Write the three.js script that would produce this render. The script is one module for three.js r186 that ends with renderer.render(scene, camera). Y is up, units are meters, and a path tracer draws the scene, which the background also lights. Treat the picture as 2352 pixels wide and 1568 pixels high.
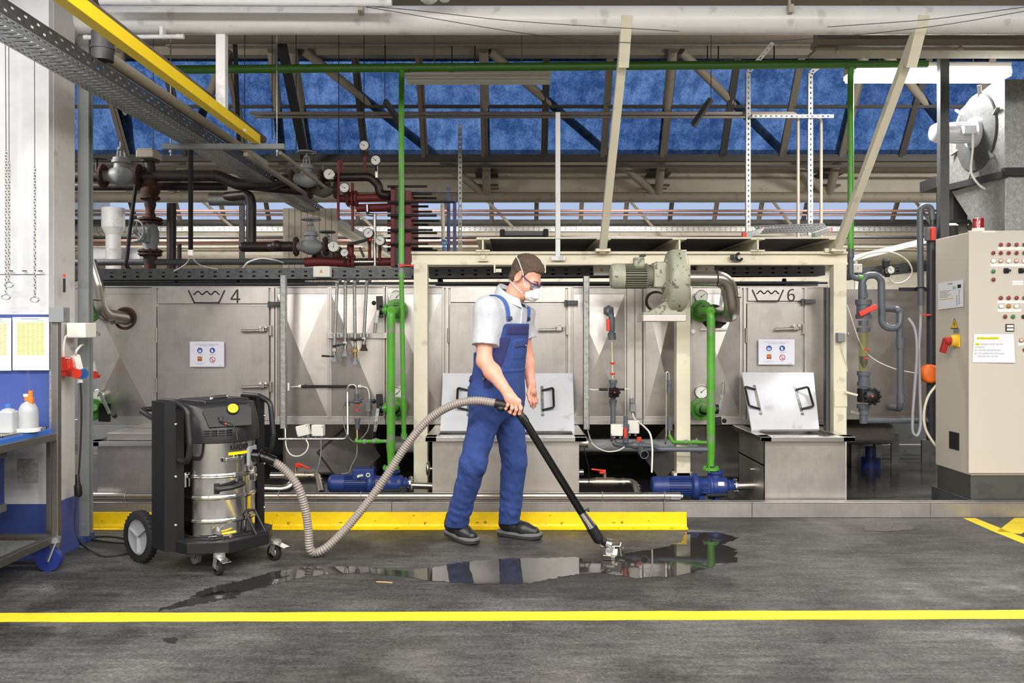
import * as THREE from 'three';
import { mergeGeometries } from 'three/addons/utils/BufferGeometryUtils.js';
import { RoundedBoxGeometry } from 'three/addons/geometries/RoundedBoxGeometry.js';
import { FontLoader } from 'three/addons/loaders/FontLoader.js';
import { TextGeometry } from 'three/addons/geometries/TextGeometry.js';
import { RectAreaLightUniformsLib } from 'three/addons/lights/RectAreaLightUniformsLib.js';

// ---------- camera, sky, lights, exposure ----------
const W = 2352, H = 1568, F = 2000, EYE = 1.3;
const scene = new THREE.Scene();
const renderer = new THREE.WebGLRenderer({ antialias: true });
renderer.toneMapping = THREE.LinearToneMapping;
renderer.toneMappingExposure = 0.8;
renderer.shadowMap.enabled = true;
const camera = new THREE.PerspectiveCamera(2 * Math.atan(H / 2 / F) * 180 / Math.PI, W / H, 0.1, 80);
camera.position.set(0, EYE, 0);
camera.lookAt(0, EYE, -10);
camera.setViewOffset(W, H, 0, 24, W, H);
scene.background = new THREE.Color().setRGB(0.56, 0.70, 1.0);
RectAreaLightUniformsLib.init();
// fluorescent fittings of the hall: [x, height, depth, length, strength]; each gets a housing, tubes and an area light below
const FITTINGS = [
  ...[-4.6, -2.3, 0, 2.3, 4.6].map((x) => [x, 3.3, 2.6, 1.5, 105, 40]), ...[-3.4, -1.1, 1.2, 3.5].map((x) => [x, 3.3, -0.2, 1.5, 105, 30]), ...[-4, -1.4, 1.4, 4].map((x) => [x, 3.3, -3, 1.5, 130, 30]),
  ...[-6, -2, 2, 6].map((x) => [x, 4.0, 15.4, 1.5, 230, 90]),
];

// ---------- helpers ----------
const V = (x, y, z) => new THREE.Vector3(x, y, z);
const X = (px, d) => (px - 1176) * d / F;             // picture column at a depth -> metres
const Y = (py, d) => EYE - (py - 760) * d / F;        // picture row at a depth -> height
const P = (px, py, d) => V(X(px, d), Y(py, d), -d);
const G = (px, py, h = 0) => { const d = (EYE - h) * F / (py - 760); return V(X(px, d), h, -d); };  // a point on the ground
let seedState = 12345;
const rnd = () => { seedState = (Math.imul(seedState, 1664525) + 1013904223) >>> 0; return seedState / 4294967296; };
const lerp = (a, b, t) => a + (b - a) * t;
const clamp = (x, a = 0, b = 1) => Math.max(a, Math.min(b, x));
const sstep = (a, b, x) => { const t = clamp((x - a) / (b - a)); return t * t * (3 - 2 * t); };
const c255 = (r, g, b) => new THREE.Color().setRGB(r / 255, g / 255, b / 255, THREE.SRGBColorSpace);

// geometry makers (world metres)
function box(x0, x1, y0, y1, z0, z1, bevel = 0) {
  const w = Math.abs(x1 - x0), h = Math.abs(y1 - y0), d = Math.abs(z1 - z0);
  const g = bevel > 0 ? new RoundedBoxGeometry(w, h, d, 1, Math.min(bevel, w * .49, h * .49, d * .49)) : new THREE.BoxGeometry(w, h, d);
  return g.translate((x0 + x1) / 2, (y0 + y1) / 2, (z0 + z1) / 2);
}
const cbox = (c, w, h, d, bevel = 0) => box(c.x - w / 2, c.x + w / 2, c.y - h / 2, c.y + h / 2, c.z - d / 2, c.z + d / 2, bevel);
// a box whose front face (at depth d) covers picture columns x0..x1 and rows y0..y1, and which goes back by t
const pbox = (x0, x1, y0, y1, d, t, bevel = 0) => box(X(x0, d), X(x1, d), Y(y1, d), Y(y0, d), -d - t, -d, bevel);
function obox(a, b, w, h, bevel = 0, up = V(0, 1, 0)) {   // a bar from a to b
  const dir = b.clone().sub(a), L = dir.length(); dir.normalize();
  let s = new THREE.Vector3().crossVectors(up, dir); if (s.length() < 1e-4) s = V(1, 0, 0); s.normalize();
  const u = new THREE.Vector3().crossVectors(dir, s);
  const g = bevel > 0 ? new RoundedBoxGeometry(w, h, L, 1, bevel) : new THREE.BoxGeometry(w, h, L);
  const m = new THREE.Matrix4().makeBasis(s, u, dir); m.setPosition(a.clone().add(b).multiplyScalar(.5));
  return g.applyMatrix4(m);
}
function cyl(a, b, r0, r1 = r0, seg = 18, open = false) {
  const d = b.clone().sub(a), L = d.length();
  const g = new THREE.CylinderGeometry(r1, r0, L, seg, 1, open);
  g.applyQuaternion(new THREE.Quaternion().setFromUnitVectors(V(0, 1, 0), d.normalize()));
  return g.translate((a.x + b.x) / 2, (a.y + b.y) / 2, (a.z + b.z) / 2);
}
const sph = (c, r, s = 16, sx = 1, sy = 1, sz = 1) => new THREE.SphereGeometry(r, s, Math.max(6, s * .6 | 0)).scale(sx, sy, sz).translate(c.x, c.y, c.z);
function orient(g, at, axis) {   // y axis of g -> axis
  g.applyQuaternion(new THREE.Quaternion().setFromUnitVectors(V(0, 1, 0), axis.clone().normalize()));
  return g.translate(at.x, at.y, at.z);
}
const lathe = (prof, at, axis = V(0, 1, 0), seg = 24) => orient(new THREE.LatheGeometry(prof.map(([r, y]) => new THREE.Vector2(Math.max(r, 1e-5), y)), seg), at, axis);
// a lathe with crisp edges: every profile corner is doubled
function lathec(prof, at, axis, seg = 24) {
  const parts = [];
  for (let i = 0; i + 1 < prof.length; i++) parts.push(new THREE.LatheGeometry([prof[i], prof[i + 1]].map(([r, y]) => new THREE.Vector2(Math.max(r, 1e-5), y)), seg));
  return orient(merge(parts), at, axis);
}
const torus = (at, axis, R, r, s = 28, t = 8, arc = Math.PI * 2) => orient(new THREE.TorusGeometry(R, r, t, s, arc).rotateX(Math.PI / 2), at, axis);
function fillet(pts, rad, n = 6) {
  if (rad <= 0) return pts;
  const out = [pts[0]];
  for (let i = 1; i < pts.length - 1; i++) {
    const a = pts[i - 1].clone().sub(pts[i]), b = pts[i + 1].clone().sub(pts[i]);
    const la = a.length(), lb = b.length(); a.normalize(); b.normalize();
    const ang = Math.acos(clamp(a.dot(b), -1, 1));
    if (ang > 3.1 || ang < 0.05) { out.push(pts[i]); continue; }
    const t = Math.min(rad / Math.tan(ang / 2), la * .49, lb * .49);
    const p0 = pts[i].clone().addScaledVector(a, t), p2 = pts[i].clone().addScaledVector(b, t);
    const r = t * Math.tan(ang / 2), bis = a.clone().add(b).normalize(), c = pts[i].clone().addScaledVector(bis, r / Math.sin(ang / 2));
    const u = p0.clone().sub(c), w = p2.clone().sub(c), tot = u.angleTo(w);
    for (let k = 0; k <= n; k++) {
      const s = k / n; out.push(c.clone().addScaledVector(u, Math.sin((1 - s) * tot) / Math.sin(tot)).addScaledVector(w, Math.sin(s * tot) / Math.sin(tot)));
    }
  }
  out.push(pts[pts.length - 1]);
  return out;
}
// sweep a circle (radius number or function of t) along points
function sweep(pts, r, seg = 12, caps = true, shape = null) {
  const n = pts.length, T = [];
  for (let i = 0; i < n; i++) T.push(pts[Math.min(i + 1, n - 1)].clone().sub(pts[Math.max(i - 1, 0)]).normalize());
  let N = Math.abs(T[0].y) < .9 ? V(0, 1, 0) : V(1, 0, 0);
  N.addScaledVector(T[0], -N.dot(T[0])).normalize();
  const pos = [], nor = [], idx = [], prof = shape || Array.from({ length: seg }, (_, k) => [Math.cos(k / seg * Math.PI * 2), Math.sin(k / seg * Math.PI * 2)]);
  const m = prof.length;
  for (let i = 0; i < n; i++) {
    if (i) { N.addScaledVector(T[i], -N.dot(T[i])).normalize(); }
    const B = new THREE.Vector3().crossVectors(T[i], N), rr = typeof r === 'function' ? r(i / (n - 1), i) : r;
    for (const [c, s] of prof) {
      const o = N.clone().multiplyScalar(c).addScaledVector(B, s);
      pos.push(pts[i].x + o.x * rr, pts[i].y + o.y * rr, pts[i].z + o.z * rr); o.normalize(); nor.push(o.x, o.y, o.z);
    }
  }
  for (let i = 0; i < n - 1; i++) for (let k = 0; k < m; k++) {
    const a = i * m + k, b = i * m + (k + 1) % m, c = a + m, d = b + m;
    idx.push(a, b, c, b, d, c);
  }
  const g = new THREE.BufferGeometry();
  if (caps) for (const [i, sgn] of [[0, -1], [n - 1, 1]]) {
    const c0 = pos.length / 3; pos.push(pts[i].x, pts[i].y, pts[i].z); nor.push(T[i].x * sgn, T[i].y * sgn, T[i].z * sgn);
    for (let k = 0; k < m; k++) { const q = (i * m + k) * 3; pos.push(pos[q], pos[q + 1], pos[q + 2]); nor.push(T[i].x * sgn, T[i].y * sgn, T[i].z * sgn); }
    for (let k = 0; k < m; k++) { const a = c0 + 1 + k, b = c0 + 1 + (k + 1) % m; sgn > 0 ? idx.push(c0, a, b) : idx.push(c0, b, a); }
  }
  g.setAttribute('position', new THREE.Float32BufferAttribute(pos, 3));
  g.setAttribute('normal', new THREE.Float32BufferAttribute(nor, 3));
  g.setIndex(idx);
  return g;
}
const pipe = (pts, r, bend = r * 2.2, seg = 14) => sweep(fillet(pts, bend), r, seg);
const curve = (pts, n = 40) => new THREE.CatmullRomCurve3(pts, false, 'centripetal').getPoints(n);
const wire = (pts, r, n = 40, seg = 7) => sweep(curve(pts, n), r, seg);
function extrude(pts2, depth, m, bevel = 0) {   // outline in local x,y; thickness along local z
  const s = new THREE.Shape(pts2.map(([x, y]) => new THREE.Vector2(x, y)));
  const g = new THREE.ExtrudeGeometry(s, { depth, bevelEnabled: bevel > 0, bevelThickness: bevel, bevelSize: bevel, bevelSegments: 1, curveSegments: 10 });
  return m ? g.applyMatrix4(m) : g;
}
const basis = (x, y, z, at) => { const m = new THREE.Matrix4().makeBasis(x, y, z); m.setPosition(at); return m; };
function flat(g) {   // to the common attribute set
  let h = g.index ? g.toNonIndexed() : g.clone();
  if (!h.attributes.normal) h.computeVertexNormals();
  for (const k of Object.keys(h.attributes)) if (!['position', 'normal', 'uv'].includes(k)) h.deleteAttribute(k);
  if (!h.attributes.uv) h.setAttribute('uv', new THREE.Float32BufferAttribute(new Float32Array(h.attributes.position.count * 2), 2));
  h.morphAttributes = {}; h.clearGroups();
  return h;
}
const merge = (list) => mergeGeometries(list.flat(9).map(flat), false);
function boxUV(g) {   // texture coordinates in metres, by the way each face points
  const p = g.attributes.position, n = g.attributes.normal, uv = g.attributes.uv;
  for (let i = 0; i < p.count; i += 3) {
    const ax = Math.abs(n.getX(i) + n.getX(i + 1) + n.getX(i + 2)), ay = Math.abs(n.getY(i) + n.getY(i + 1) + n.getY(i + 2)), az = Math.abs(n.getZ(i) + n.getZ(i + 1) + n.getZ(i + 2));
    for (let k = i; k < i + 3; k++) {
      if (az >= ax && az >= ay) uv.setXY(k, p.getX(k), p.getY(k));
      else if (ax >= ay) uv.setXY(k, p.getZ(k), p.getY(k));
      else uv.setXY(k, p.getX(k), p.getZ(k));
    }
  }
  return g;
}
// scene building
const used = {};
const numbered = (n) => { used[n] = (used[n] || 0) + 1; return used[n] === 1 ? n : n + '_' + String(used[n] - 1).padStart(3, '0'); };
const origin = new Map();
function thing(name, label, category, at = V(0, 0, 0), group, turn = 0, local = false) {
  const o = new THREE.Group(); o.name = numbered(name); o.position.copy(at); o.rotation.y = turn;
  o.userData = { label, category }; if (group) o.userData.group = group;
  scene.add(o); origin.set(o, local ? V(0, 0, 0) : at.clone());
  return o;
}
function obj(name, geos, mat, parent, { keepUV = false, label } = {}) {
  const g = merge([geos]); if (!keepUV) boxUV(g);
  const off = parent ? origin.get(parent) : null;
  const o = new THREE.Mesh(g, mat); o.castShadow = o.receiveShadow = true;
  if (parent) { g.translate(-off.x, -off.y, -off.z); o.name = name; parent.add(o); origin.set(o, off); }
  else {
    g.computeBoundingBox(); const b = g.boundingBox, c = V((b.min.x + b.max.x) / 2, b.min.y, (b.min.z + b.max.z) / 2);
    g.translate(-c.x, -c.y, -c.z); o.position.copy(c); o.name = numbered(name); scene.add(o); origin.set(o, c);
  }
  if (label) o.userData.label = label;
  return o;
}
function tag(o, label, category, group, kind) { Object.assign(o.userData, { label, category }); if (group) o.userData.group = group; if (kind) o.userData.kind = kind; return o; }
function struct(name, geos, mat, label, category, opt) { const o = obj(name, geos, mat, null, opt); o.userData = { label, category, kind: 'structure' }; return o; }
function copy(o, shift, label) {
  const c = o.clone(); c.name = numbered(o.name.replace(/_\d{3}$/, '')); c.userData = { ...o.userData }; if (label) c.userData.label = label;
  c.position.add(shift); scene.add(c); return c;
}

// ---------- textures ----------
function hash(x, y, s) { let h = Math.imul(x, 374761393) + Math.imul(y, 668265263) + Math.imul(s, 974634777); h = Math.imul(h ^ (h >>> 13), 1274126177); return ((h ^ (h >>> 16)) >>> 0) / 4294967296; }
function vnoise(x, y, per, s) {   // value noise that repeats after per cells
  const xi = Math.floor(x), yi = Math.floor(y), fx = x - xi, fy = y - yi, u = fx * fx * (3 - 2 * fx), v = fy * fy * (3 - 2 * fy);
  const m = (k) => ((k % per) + per) % per, a = m(xi), b = m(xi + 1), c = m(yi), d = m(yi + 1);
  return lerp(lerp(hash(a, c, s), hash(b, c, s), u), lerp(hash(a, d, s), hash(b, d, s), u), v);
}
function fbm(u, v, cells, oct, s) { let a = .5, t = 0, n = 0; for (let i = 0; i < oct; i++) { t += a * vnoise(u * cells, v * cells, cells, s + i); n += a; a *= .55; cells *= 2; } return t / n; }
function tex(w, h, fn, metres = [1, 1], srgb = true) {
  const data = new Uint8Array(w * h * 4);
  for (let j = 0; j < h; j++) for (let i = 0; i < w; i++) {
    const c = fn((i + .5) / w, (j + .5) / h, i, j), o = (j * w + i) * 4;
    if (typeof c === 'number') { data[o] = data[o + 1] = data[o + 2] = clamp(c) * 255; } else { data[o] = clamp(c[0]) * 255; data[o + 1] = clamp(c[1]) * 255; data[o + 2] = clamp(c[2]) * 255; }
    data[o + 3] = 255;
  }
  const t = new THREE.DataTexture(data, w, h); t.magFilter = THREE.LinearFilter; t.minFilter = THREE.LinearFilter;
  t.wrapS = t.wrapT = THREE.RepeatWrapping; t.repeat.set(1 / metres[0], 1 / metres[1]);
  if (srgb) t.colorSpace = THREE.SRGBColorSpace; t.needsUpdate = true; return t;
}
// scratches stamped on a canvas of greys
function scratches(w, h, n, minL, maxL, seed, wide = 1) {
  const a = new Float32Array(w * h); let s = seed; const r = () => { s = (Math.imul(s, 1664525) + 1013904223) >>> 0; return s / 4294967296; };
  for (let k = 0; k < n; k++) {
    let x = r() * w, y = r() * h, th = r() * 6.283, L = lerp(minL, maxL, r() * r()), k0 = .3 + .7 * r(), bend = (r() - .5) * .02;
    for (let q = 0; q < L; q++) {
      x += Math.cos(th); y += Math.sin(th); th += bend;
      const i = ((x | 0) % w + w) % w, j = ((y | 0) % h + h) % h; a[j * w + i] = Math.max(a[j * w + i], k0 * (r() > .25 ? 1 : .3));
      if (wide > 1) a[j * w + (i + 1) % w] = Math.max(a[j * w + (i + 1) % w], k0 * .7);
    }
  }
  return a;
}
const grime = (() => { const sc = scratches(512, 512, 90, 4, 40, 7); return tex(512, 512, (u, v, i, j) => .90 + .10 * fbm(u, v, 5, 5, 3) - .10 * Math.pow(sstep(.60, .80, fbm(u, v, 14, 4, 9)), 2) - .12 * sc[j * 512 + i], [1.3, 1.3]); })();
const steelMap = (() => { const sc = scratches(1024, 1024, 260, 10, 90, 3); return tex(1024, 1024, (u, v, i, j) => {
  const brush = vnoise(u * 512, v * 16, 512, 4) * .5 + vnoise(u * 256, v * 8, 256, 6) * .5, bl = fbm(u, v, 4, 5, 21), dirt = sstep(.52, .8, fbm(u, v, 9, 5, 33));
  const k = .85 + .045 * (brush - .5) + .15 * (bl - .5) - .05 * dirt + .06 * sc[j * 1024 + i]; return [k, k * .985, k * .975]; }, [1.2, 1.2]); })();
const steelRough = tex(512, 512, (u, v) => .45 + .03 * (vnoise(u * 256, v * 8, 256, 4) - .5) + .22 * (fbm(u, v, 4, 4, 11) - .5), [1.2, 1.2], false);
const galvMap = tex(512, 512, (u, v) => { const k = .76 + .12 * (vnoise(u * 60, v * 60, 60, 5) - .5) + .12 * (vnoise(u * 25, v * 25, 25, 8) - .5) + .1 * (fbm(u, v, 5, 4, 2) - .5); return [k, k, k * .99]; }, [.35, .35]);
const rustMap = tex(512, 512, (u, v) => { const r = sstep(.5, .66, fbm(u, v, 6, 5, 71)), n = fbm(u, v, 20, 4, 73); return [lerp(.27, .40, r * n * 1.6), lerp(.25, .26, r), lerp(.25, .20, r)].map((x) => x * (.75 + .5 * n)); }, [.5, .5]);
const chipMap = (base, chip, amount, m = 1) => tex(512, 512, (u, v) => { const k = sstep(amount, amount + .05, fbm(u, v, 16, 5, 91)), n = .9 + .2 * (fbm(u, v, 4, 4, 17) - .5); return base.map((b, i) => lerp(b * n, chip[i], k)); }, [m, m]);

// ---------- materials ----------
const std = (o) => new THREE.MeshStandardMaterial(o), phys = (o) => new THREE.MeshPhysicalMaterial(o);
const paint = (r, g, b, rough = .5, o = {}) => std({ color: c255(r, g, b), roughness: rough, map: grime, ...o });
const flatc = (r, g, b, rough = .5, o = {}) => std({ color: c255(r, g, b), roughness: rough, ...o });
const metal = (r, g, b, rough = .35, o = {}) => std({ color: c255(r, g, b), roughness: rough, metalness: 1, ...o });
const M = {
  cream: paint(238, 230, 206, .45), white: paint(240, 240, 240, .5), whiteTube: paint(240, 239, 237, .35), beige: paint(192, 183, 166, .6),
  roof: paint(150, 138, 122, .8), truss: paint(158, 148, 132, .6), dark: flatc(38, 38, 40, .6), black: flatc(22, 22, 24, .45), blackGloss: flatc(14, 14, 15, .18),
  steel: std({ color: c255(232, 229, 226), map: steelMap, metalness: .85, roughness: .9, roughnessMap: steelRough }),
  steelDoor: std({ color: c255(212, 209, 206), map: steelMap, metalness: .8, roughness: 1.05, roughnessMap: steelRough }),
  steelBright: metal(225, 223, 220, .22), chrome: metal(232, 230, 228, .1), steelPipe: metal(190, 184, 176, .3), lid: std({ color: c255(236, 238, 244), map: grime, metalness: .2, roughness: .38 }), steelPanel: std({ color: c255(230, 226, 223), map: steelMap, metalness: .9, roughness: .8, roughnessMap: steelRough }),
  galv: std({ color: c255(216, 218, 216), map: galvMap, metalness: .75, roughness: .5 }), galvDark: std({ color: c255(120, 122, 124), map: galvMap, metalness: .6, roughness: .5 }),
  grayPaint: paint(138, 142, 142, .5), darkGray: paint(84, 86, 88, .5), pvc: flatc(92, 98, 106, .35), blackPipe: std({ color: c255(150, 145, 150), map: rustMap, roughness: .45 }), rust: std({ color: c255(225, 190, 175), map: rustMap, roughness: .8 }),
  maroon: paint(126, 48, 50, .55), valveGray: paint(142, 145, 146, .5), green: std({ map: chipMap([.37, .70, .22], [.48, .54, .44], .64, .8), roughness: .35 }), greenDark: paint(66, 118, 40, .4),
  red: flatc(226, 58, 40, .35), blue: paint(44, 66, 132, .4), blueWall: std({ map: chipMap([.25, .33, .61], [.60, .63, .70], .74, 1.2), roughness: .5 }), yellow: flatc(253, 216, 20, .5), orange: flatc(250, 120, 40, .4),
  ivory: flatc(240, 238, 228, .5), rubber: flatc(40, 40, 42, .8), glass: phys({ color: 0xffffff, transmission: 1, roughness: .02, thickness: 0, ior: 1.45 }), face: flatc(246, 246, 240, .6),
};
// every piece of a list as a part of its own
function each(name, list, mat, parent, opt) { return list.map((g) => obj(name, g, mat, parent, opt)); }

// ---------- the building ----------
const floorMap = (() => {
  const N = 2048, sc = scratches(N, N, 900, 6, 90, 5), sp = scratches(N, N, 1500, 1, 3, 9, 2);
  return tex(N, N, (u, v, i, j) => {
    const big = fbm(u, v, 3, 4, 1), mid = fbm(u, v, 14, 4, 8), fine = vnoise(u * 700, v * 700, 700, 3), wx = u + .02 * (fbm(u, v, 5, 2, 70) - .5), drag = vnoise(wx * 24, v * 160, 160, 44) * .5 + vnoise(wx * 60, v * 340, 340, 45) * .5, scuff = sstep(.55, .75, fbm(u, v, 20, 4, 85)) * sstep(.4, .6, fbm(u, v, 4, 3, 86));
    let k = .272 + .16 * (big - .5) + .16 * (mid - .5) + .13 * (fine - .5) + .13 * (drag - .5) + .09 * scuff;
    k -= .09 * sstep(.54, .68, fbm(u, v, 7, 5, 61));
    k += .16 * sc[j * N + i] * sstep(.3, .65, big) + .34 * sp[j * N + i];
    return [k * 1.0, k * .985, k * .965];
  }, [5.2, 5.2]);
})();
const floorRough = tex(512, 512, (u, v) => .62 + .5 * (fbm(u, v, 8, 5, 31) - .5) - .2 * sstep(.55, .7, fbm(u, v, 4, 4, 57)), [3.1, 3.1], false);
M.floor = std({ map: floorMap, roughness: 1, roughnessMap: floorRough, bumpMap: floorMap, bumpScale: .0012 });
M.floorWet = std({ map: floorMap, roughness: .12 });
struct('floor', [box(-12, 13, -.3, 0, -6.12, 5), box(-12, 13, -.3, 0, -26, -9.2)], M.floor, 'dark grey scuffed hall floor with pale scratches', 'floor');
struct('floor_sump', box(-12, 13, -.3, -.002, -9.2, -6.12), M.floorWet, 'dark wet floor under the washing tanks behind the steel kerb', 'floor');

// worn yellow paint on the floor
const lineMap = (() => { const sc = scratches(1024, 128, 420, 4, 40, 11); return tex(1024, 128, (u, v, i, j) => {
  const n = fbm(u, v, 24, 4, 5), w = sstep(.70, .82, fbm(u, v, 40, 4, 15)), k = .93 + .14 * (n - .5); return [lerp(.99 * k, .50, w * .6), lerp(.87 * k, .42, w * .6), lerp(.16 * k, .18, w) + .1 * sc[j * 1024 + i]]; }, [2.4, .3]); })();
M.line = std({ map: lineMap, roughness: .6 });
struct('floor_line', (() => { const n = 60, top = [], bot = []; for (let i = 0; i <= n; i++) { const px = -1100 + 4500 * i / n; const t = px / 2352; const a = G(px, lerp(1408, 1401, t) + rnd() * 1.2), b = G(px, lerp(1428, 1420.5, t) + rnd() * 1.2); top.push([a.x, -a.z]); bot.push([b.x, -b.z]); }
  return extrude([...top, ...bot.reverse()].map(([x, z]) => [x, z]), .002, basis(V(1, 0, 0), V(0, 0, -1), V(0, 1, 0), V(0, .0005, 0))); })(), M.line, 'long worn yellow line painted across the hall floor', 'floor marking');
struct('floor_line', [[[2212, 1190], [2240, 1190], [2352, 1235], [2420, 1262], [2420, 1275], [2352, 1249], [2280, 1220]], [[2330, 1190], [2420, 1190], [2345, 1226], [2290, 1221]]].map((q) =>
  extrude(q.map(([a, b]) => G(a, b)).map((p) => [p.x, -p.z]), .002, basis(V(1, 0, 0), V(0, 0, -1), V(0, 1, 0), V(0, .0005, 0)))), M.line, 'worn yellow corner marking on floor before the control cabinet', 'floor marking');

// shell of the hall
M.wallOff = paint(214, 208, 196, .8);
struct('wall_front', box(-12.3, 13.3, 0, 5.2, 5, 5.3), M.wallOff, 'pale wall closing the hall behind the aisle', 'wall');
struct('wall_left', box(-12.3, -12, 0, 5.2, -26, 5), M.wallOff, 'pale side wall of the hall beyond the pier', 'wall');
struct('wall_right', box(13, 13.3, 0, 5.2, -26, 5), M.wallOff, 'pale side wall of the hall beyond the control cabinet', 'wall');
M.wallFar = paint(226, 219, 203, .8);
struct('wall_back', box(-12.3, 13.3, 0, 3.56, -18.9, -18.6), M.wallFar, 'cream far wall of the next bay', 'wall');
// saw-tooth roof: an opaque slope rises from each gutter to a ridge, glass leans back down
const BAYS = [[-1.9, 3.55, 4.33], [5.3, 10.7, 11.5], [12.5, 17.4, 18.2]];   // gutter, ridge, foot of the glass (depths)
const HG = 3.36, HR = 4.78, HF = 3.6;
BAYS.forEach(([g0, r, f], i) => {
  const slope = (a, b, ha, hb, t) => { const q = [V(-12.3, ha, -a), V(13.3, ha, -a), V(13.3, hb, -b), V(-12.3, hb, -b)];
    return merge([obox(V(.5, ha + t / 2, -a), V(.5, hb + t / 2, -b), 25.6, t)]); };
  struct('ceiling', slope(i ? g0 + .1 : -5.2, r + .1, HG, HR + .04, .12), i ? M.roof : M.white, ['pale sloping roof deck over the aisle', 'brownish sloping roof deck over the washing line', 'sloping roof deck of the far bay'][i], 'ceiling');
  struct('trim', i === 1 ? [box(-12, 13, 3.27, HF + .02, -f - 1.15, -f - 1.0), box(-12, 13, HF - .02, HF + .02, -f - 1.0, -f + .02)] : i ? [box(-12, 13, 3.2, HF - .02, -f - .4, -f - .16)] : [box(-12, 13, 3.4, HF - .02, -f - .4, -f - .16), box(-12, 13, 3.4, 3.44, -f - .9, -f - .4)], i ? M.beige : M.white, ['pale gutter apron above the aisle pipe', 'beige gutter apron below the big slanted window', 'beige gutter apron below the far window'][i], 'gutter');
});
struct('trim', [pbox(380, 1905, 88, 104, 10.2, .12), box(-12, 13, HR - .12, HR + .05, -10.86, -10.6)], M.truss, 'light brown ridge purlin above the slanted window', 'beam');

// slanted windows: mullions, transom, panes
const paneTex = (lo, hi, seed) => tex(256, 384, (u, v) => {
  const a = fbm(u, v, 5, 5, seed), b = fbm(u * 1, v * 1, 40, 2, seed + 9), st = fbm(u, v * .25, 16, 3, seed + 20);
  let k = clamp(.5 + 1.5 * (a - .5) + .9 * (b - .5) + .5 * (st - .5));
  return [0, 1, 2].map((i) => lerp(lo[i], hi[i], k)); }, [1, 1]);
const PANES = [[[.28, .40, .56], [.54, .66, .80], 1], [[.26, .37, .53], [.50, .62, .76], 2], [[.31, .43, .59], [.57, .68, .82], 5], [[.24, .35, .51], [.48, .59, .74], 7]].map(([a, b, s]) => phys({ map: paneTex(a, b, s), transmission: 1, thickness: 0, roughness: .25, ior: 1.45, specularIntensity: .25 }));
const paneClear = phys({ color: 0xffffff, transmission: 1, thickness: 0, roughness: .04, ior: 1.45, specularIntensity: .2 });   // clean window glass
M.mullion = paint(120, 110, 98, .6); M.mullionDark = paint(70, 66, 62, .6);
function sawWindow(n, [g0, r, f], first, step, count, label, rows, mats) {
  const w = new THREE.Group(); w.name = 'window_' + n; w.userData = { label, category: 'window', kind: 'structure' }; scene.add(w); origin.set(w, V(0, 0, 0));
  const at = (x, t) => V(x, lerp(HF, HR - .06, t), -lerp(f, r, t));
  const along = at(0, 1).sub(at(0, 0)).normalize(), out = new THREE.Vector3().crossVectors(V(1, 0, 0), along).normalize();
  obj('sill', [obox(at(first, -.015), at(first + step * count, -.015), .07, .09), obox(at(first, -.10), at(first + step * count, -.10), .05, .03)], M.mullionDark, w);
  for (let i = 0; i <= count; i++) {
    const x = first + step * i;
    obj('mullion', [obox(at(x, -.03), at(x, 1), .055, .05, 0, out), obox(at(x + .045, -.03), at(x + .045, 1), .035, .02, 0, out)], i % 3 === 1 ? M.mullionDark : M.mullion, w);
    if (i === count) break;
    for (let k = 0; k < rows; k++) {
      const t0 = k / rows + .012, t1 = (k + 1) / rows - .012, a = at(x + .05, t0), b = at(x + step - .03, t1);
      const g = new THREE.PlaneGeometry(1, 1); g.applyMatrix4(basis(V(step - .08, 0, 0), along.clone().multiplyScalar(a.distanceTo(V(a.x, b.y, b.z))), out, V((a.x + b.x) / 2, (a.y + b.y) / 2, (a.z + b.z) / 2)));
      obj('pane', g, mats(i, k), w, { keepUV: true });
    }
  }
  for (let k = 1; k < rows; k++) obj('transom', obox(at(first, k / rows), at(first + step * count, k / rows), .03, .04), M.mullionDark, w);
  return w;
}
const step1 = 147 * 10.7 / F, x1 = X(1399, 10.7) - step1 * 11;
sawWindow(1, BAYS[1], x1, step1, 22, 'big slanted industrial window of dirty blue wired glass above the washing line', 2, (i, k) => PANES[(i * 7 + k * 3 + (i >> 2)) % 4]);
sawWindow(2, BAYS[2], -11.6, .93, 26, 'far slanted window of pale clean glass in the next bay', 1, () => paneClear);
sawWindow(3, BAYS[0], -11.6, 1.16, 20, 'slanted window of dirty glass above the aisle', 1, (i) => PANES[i % 4]);

// tubular trusses in the glazing planes
const T1 = thing('roof_truss', 'warm grey tubular roof truss in front of the big slanted window', 'truss', V(0, 3, -12.3));
obj('bottom_chord', cyl(V(-12, Y(453, 12.3), -12.3), V(13, Y(453, 12.3), -12.3), .074), M.truss, T1);
for (const [xt, xb] of [[700, 1108], [1125, 1502], [1565, 1893], [2030, 2290], [520, 395], [255, 300]]) obj('diagonal', cyl(P(xt, 118, 10.55), V(X(xb, 12.28), 3.25, -12.28), .055), M.truss, T1);
for (const [xt, xb] of [[1111, 1118], [1545, 1512], [1985, 1905], [625, 655], [672, 722], [275, 310], [2400, 2310]]) obj('upright', cyl(P(xt, 116, 10.5), V(X(xb, 12.26), 3.25, -12.26), .058), M.truss, T1);
for (const x of [1118, 1512, 1905]) each('bracket', [X(x, 12.3), X(x, 12.2)].map((q, i) => box(q - .16, q + .16, 3.50 - i * .17, 3.53 - i * .17, -12.52, -12.2)), M.mullionDark, T1);
const T2 = thing('roof_truss', 'slender tubular truss before the pale far window', 'truss', V(0, 3, -18.3));
obj('bottom_chord', cyl(V(-12, 3.15, -18.25), V(13, 3.15, -18.25), .05), M.truss, T2);
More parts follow.
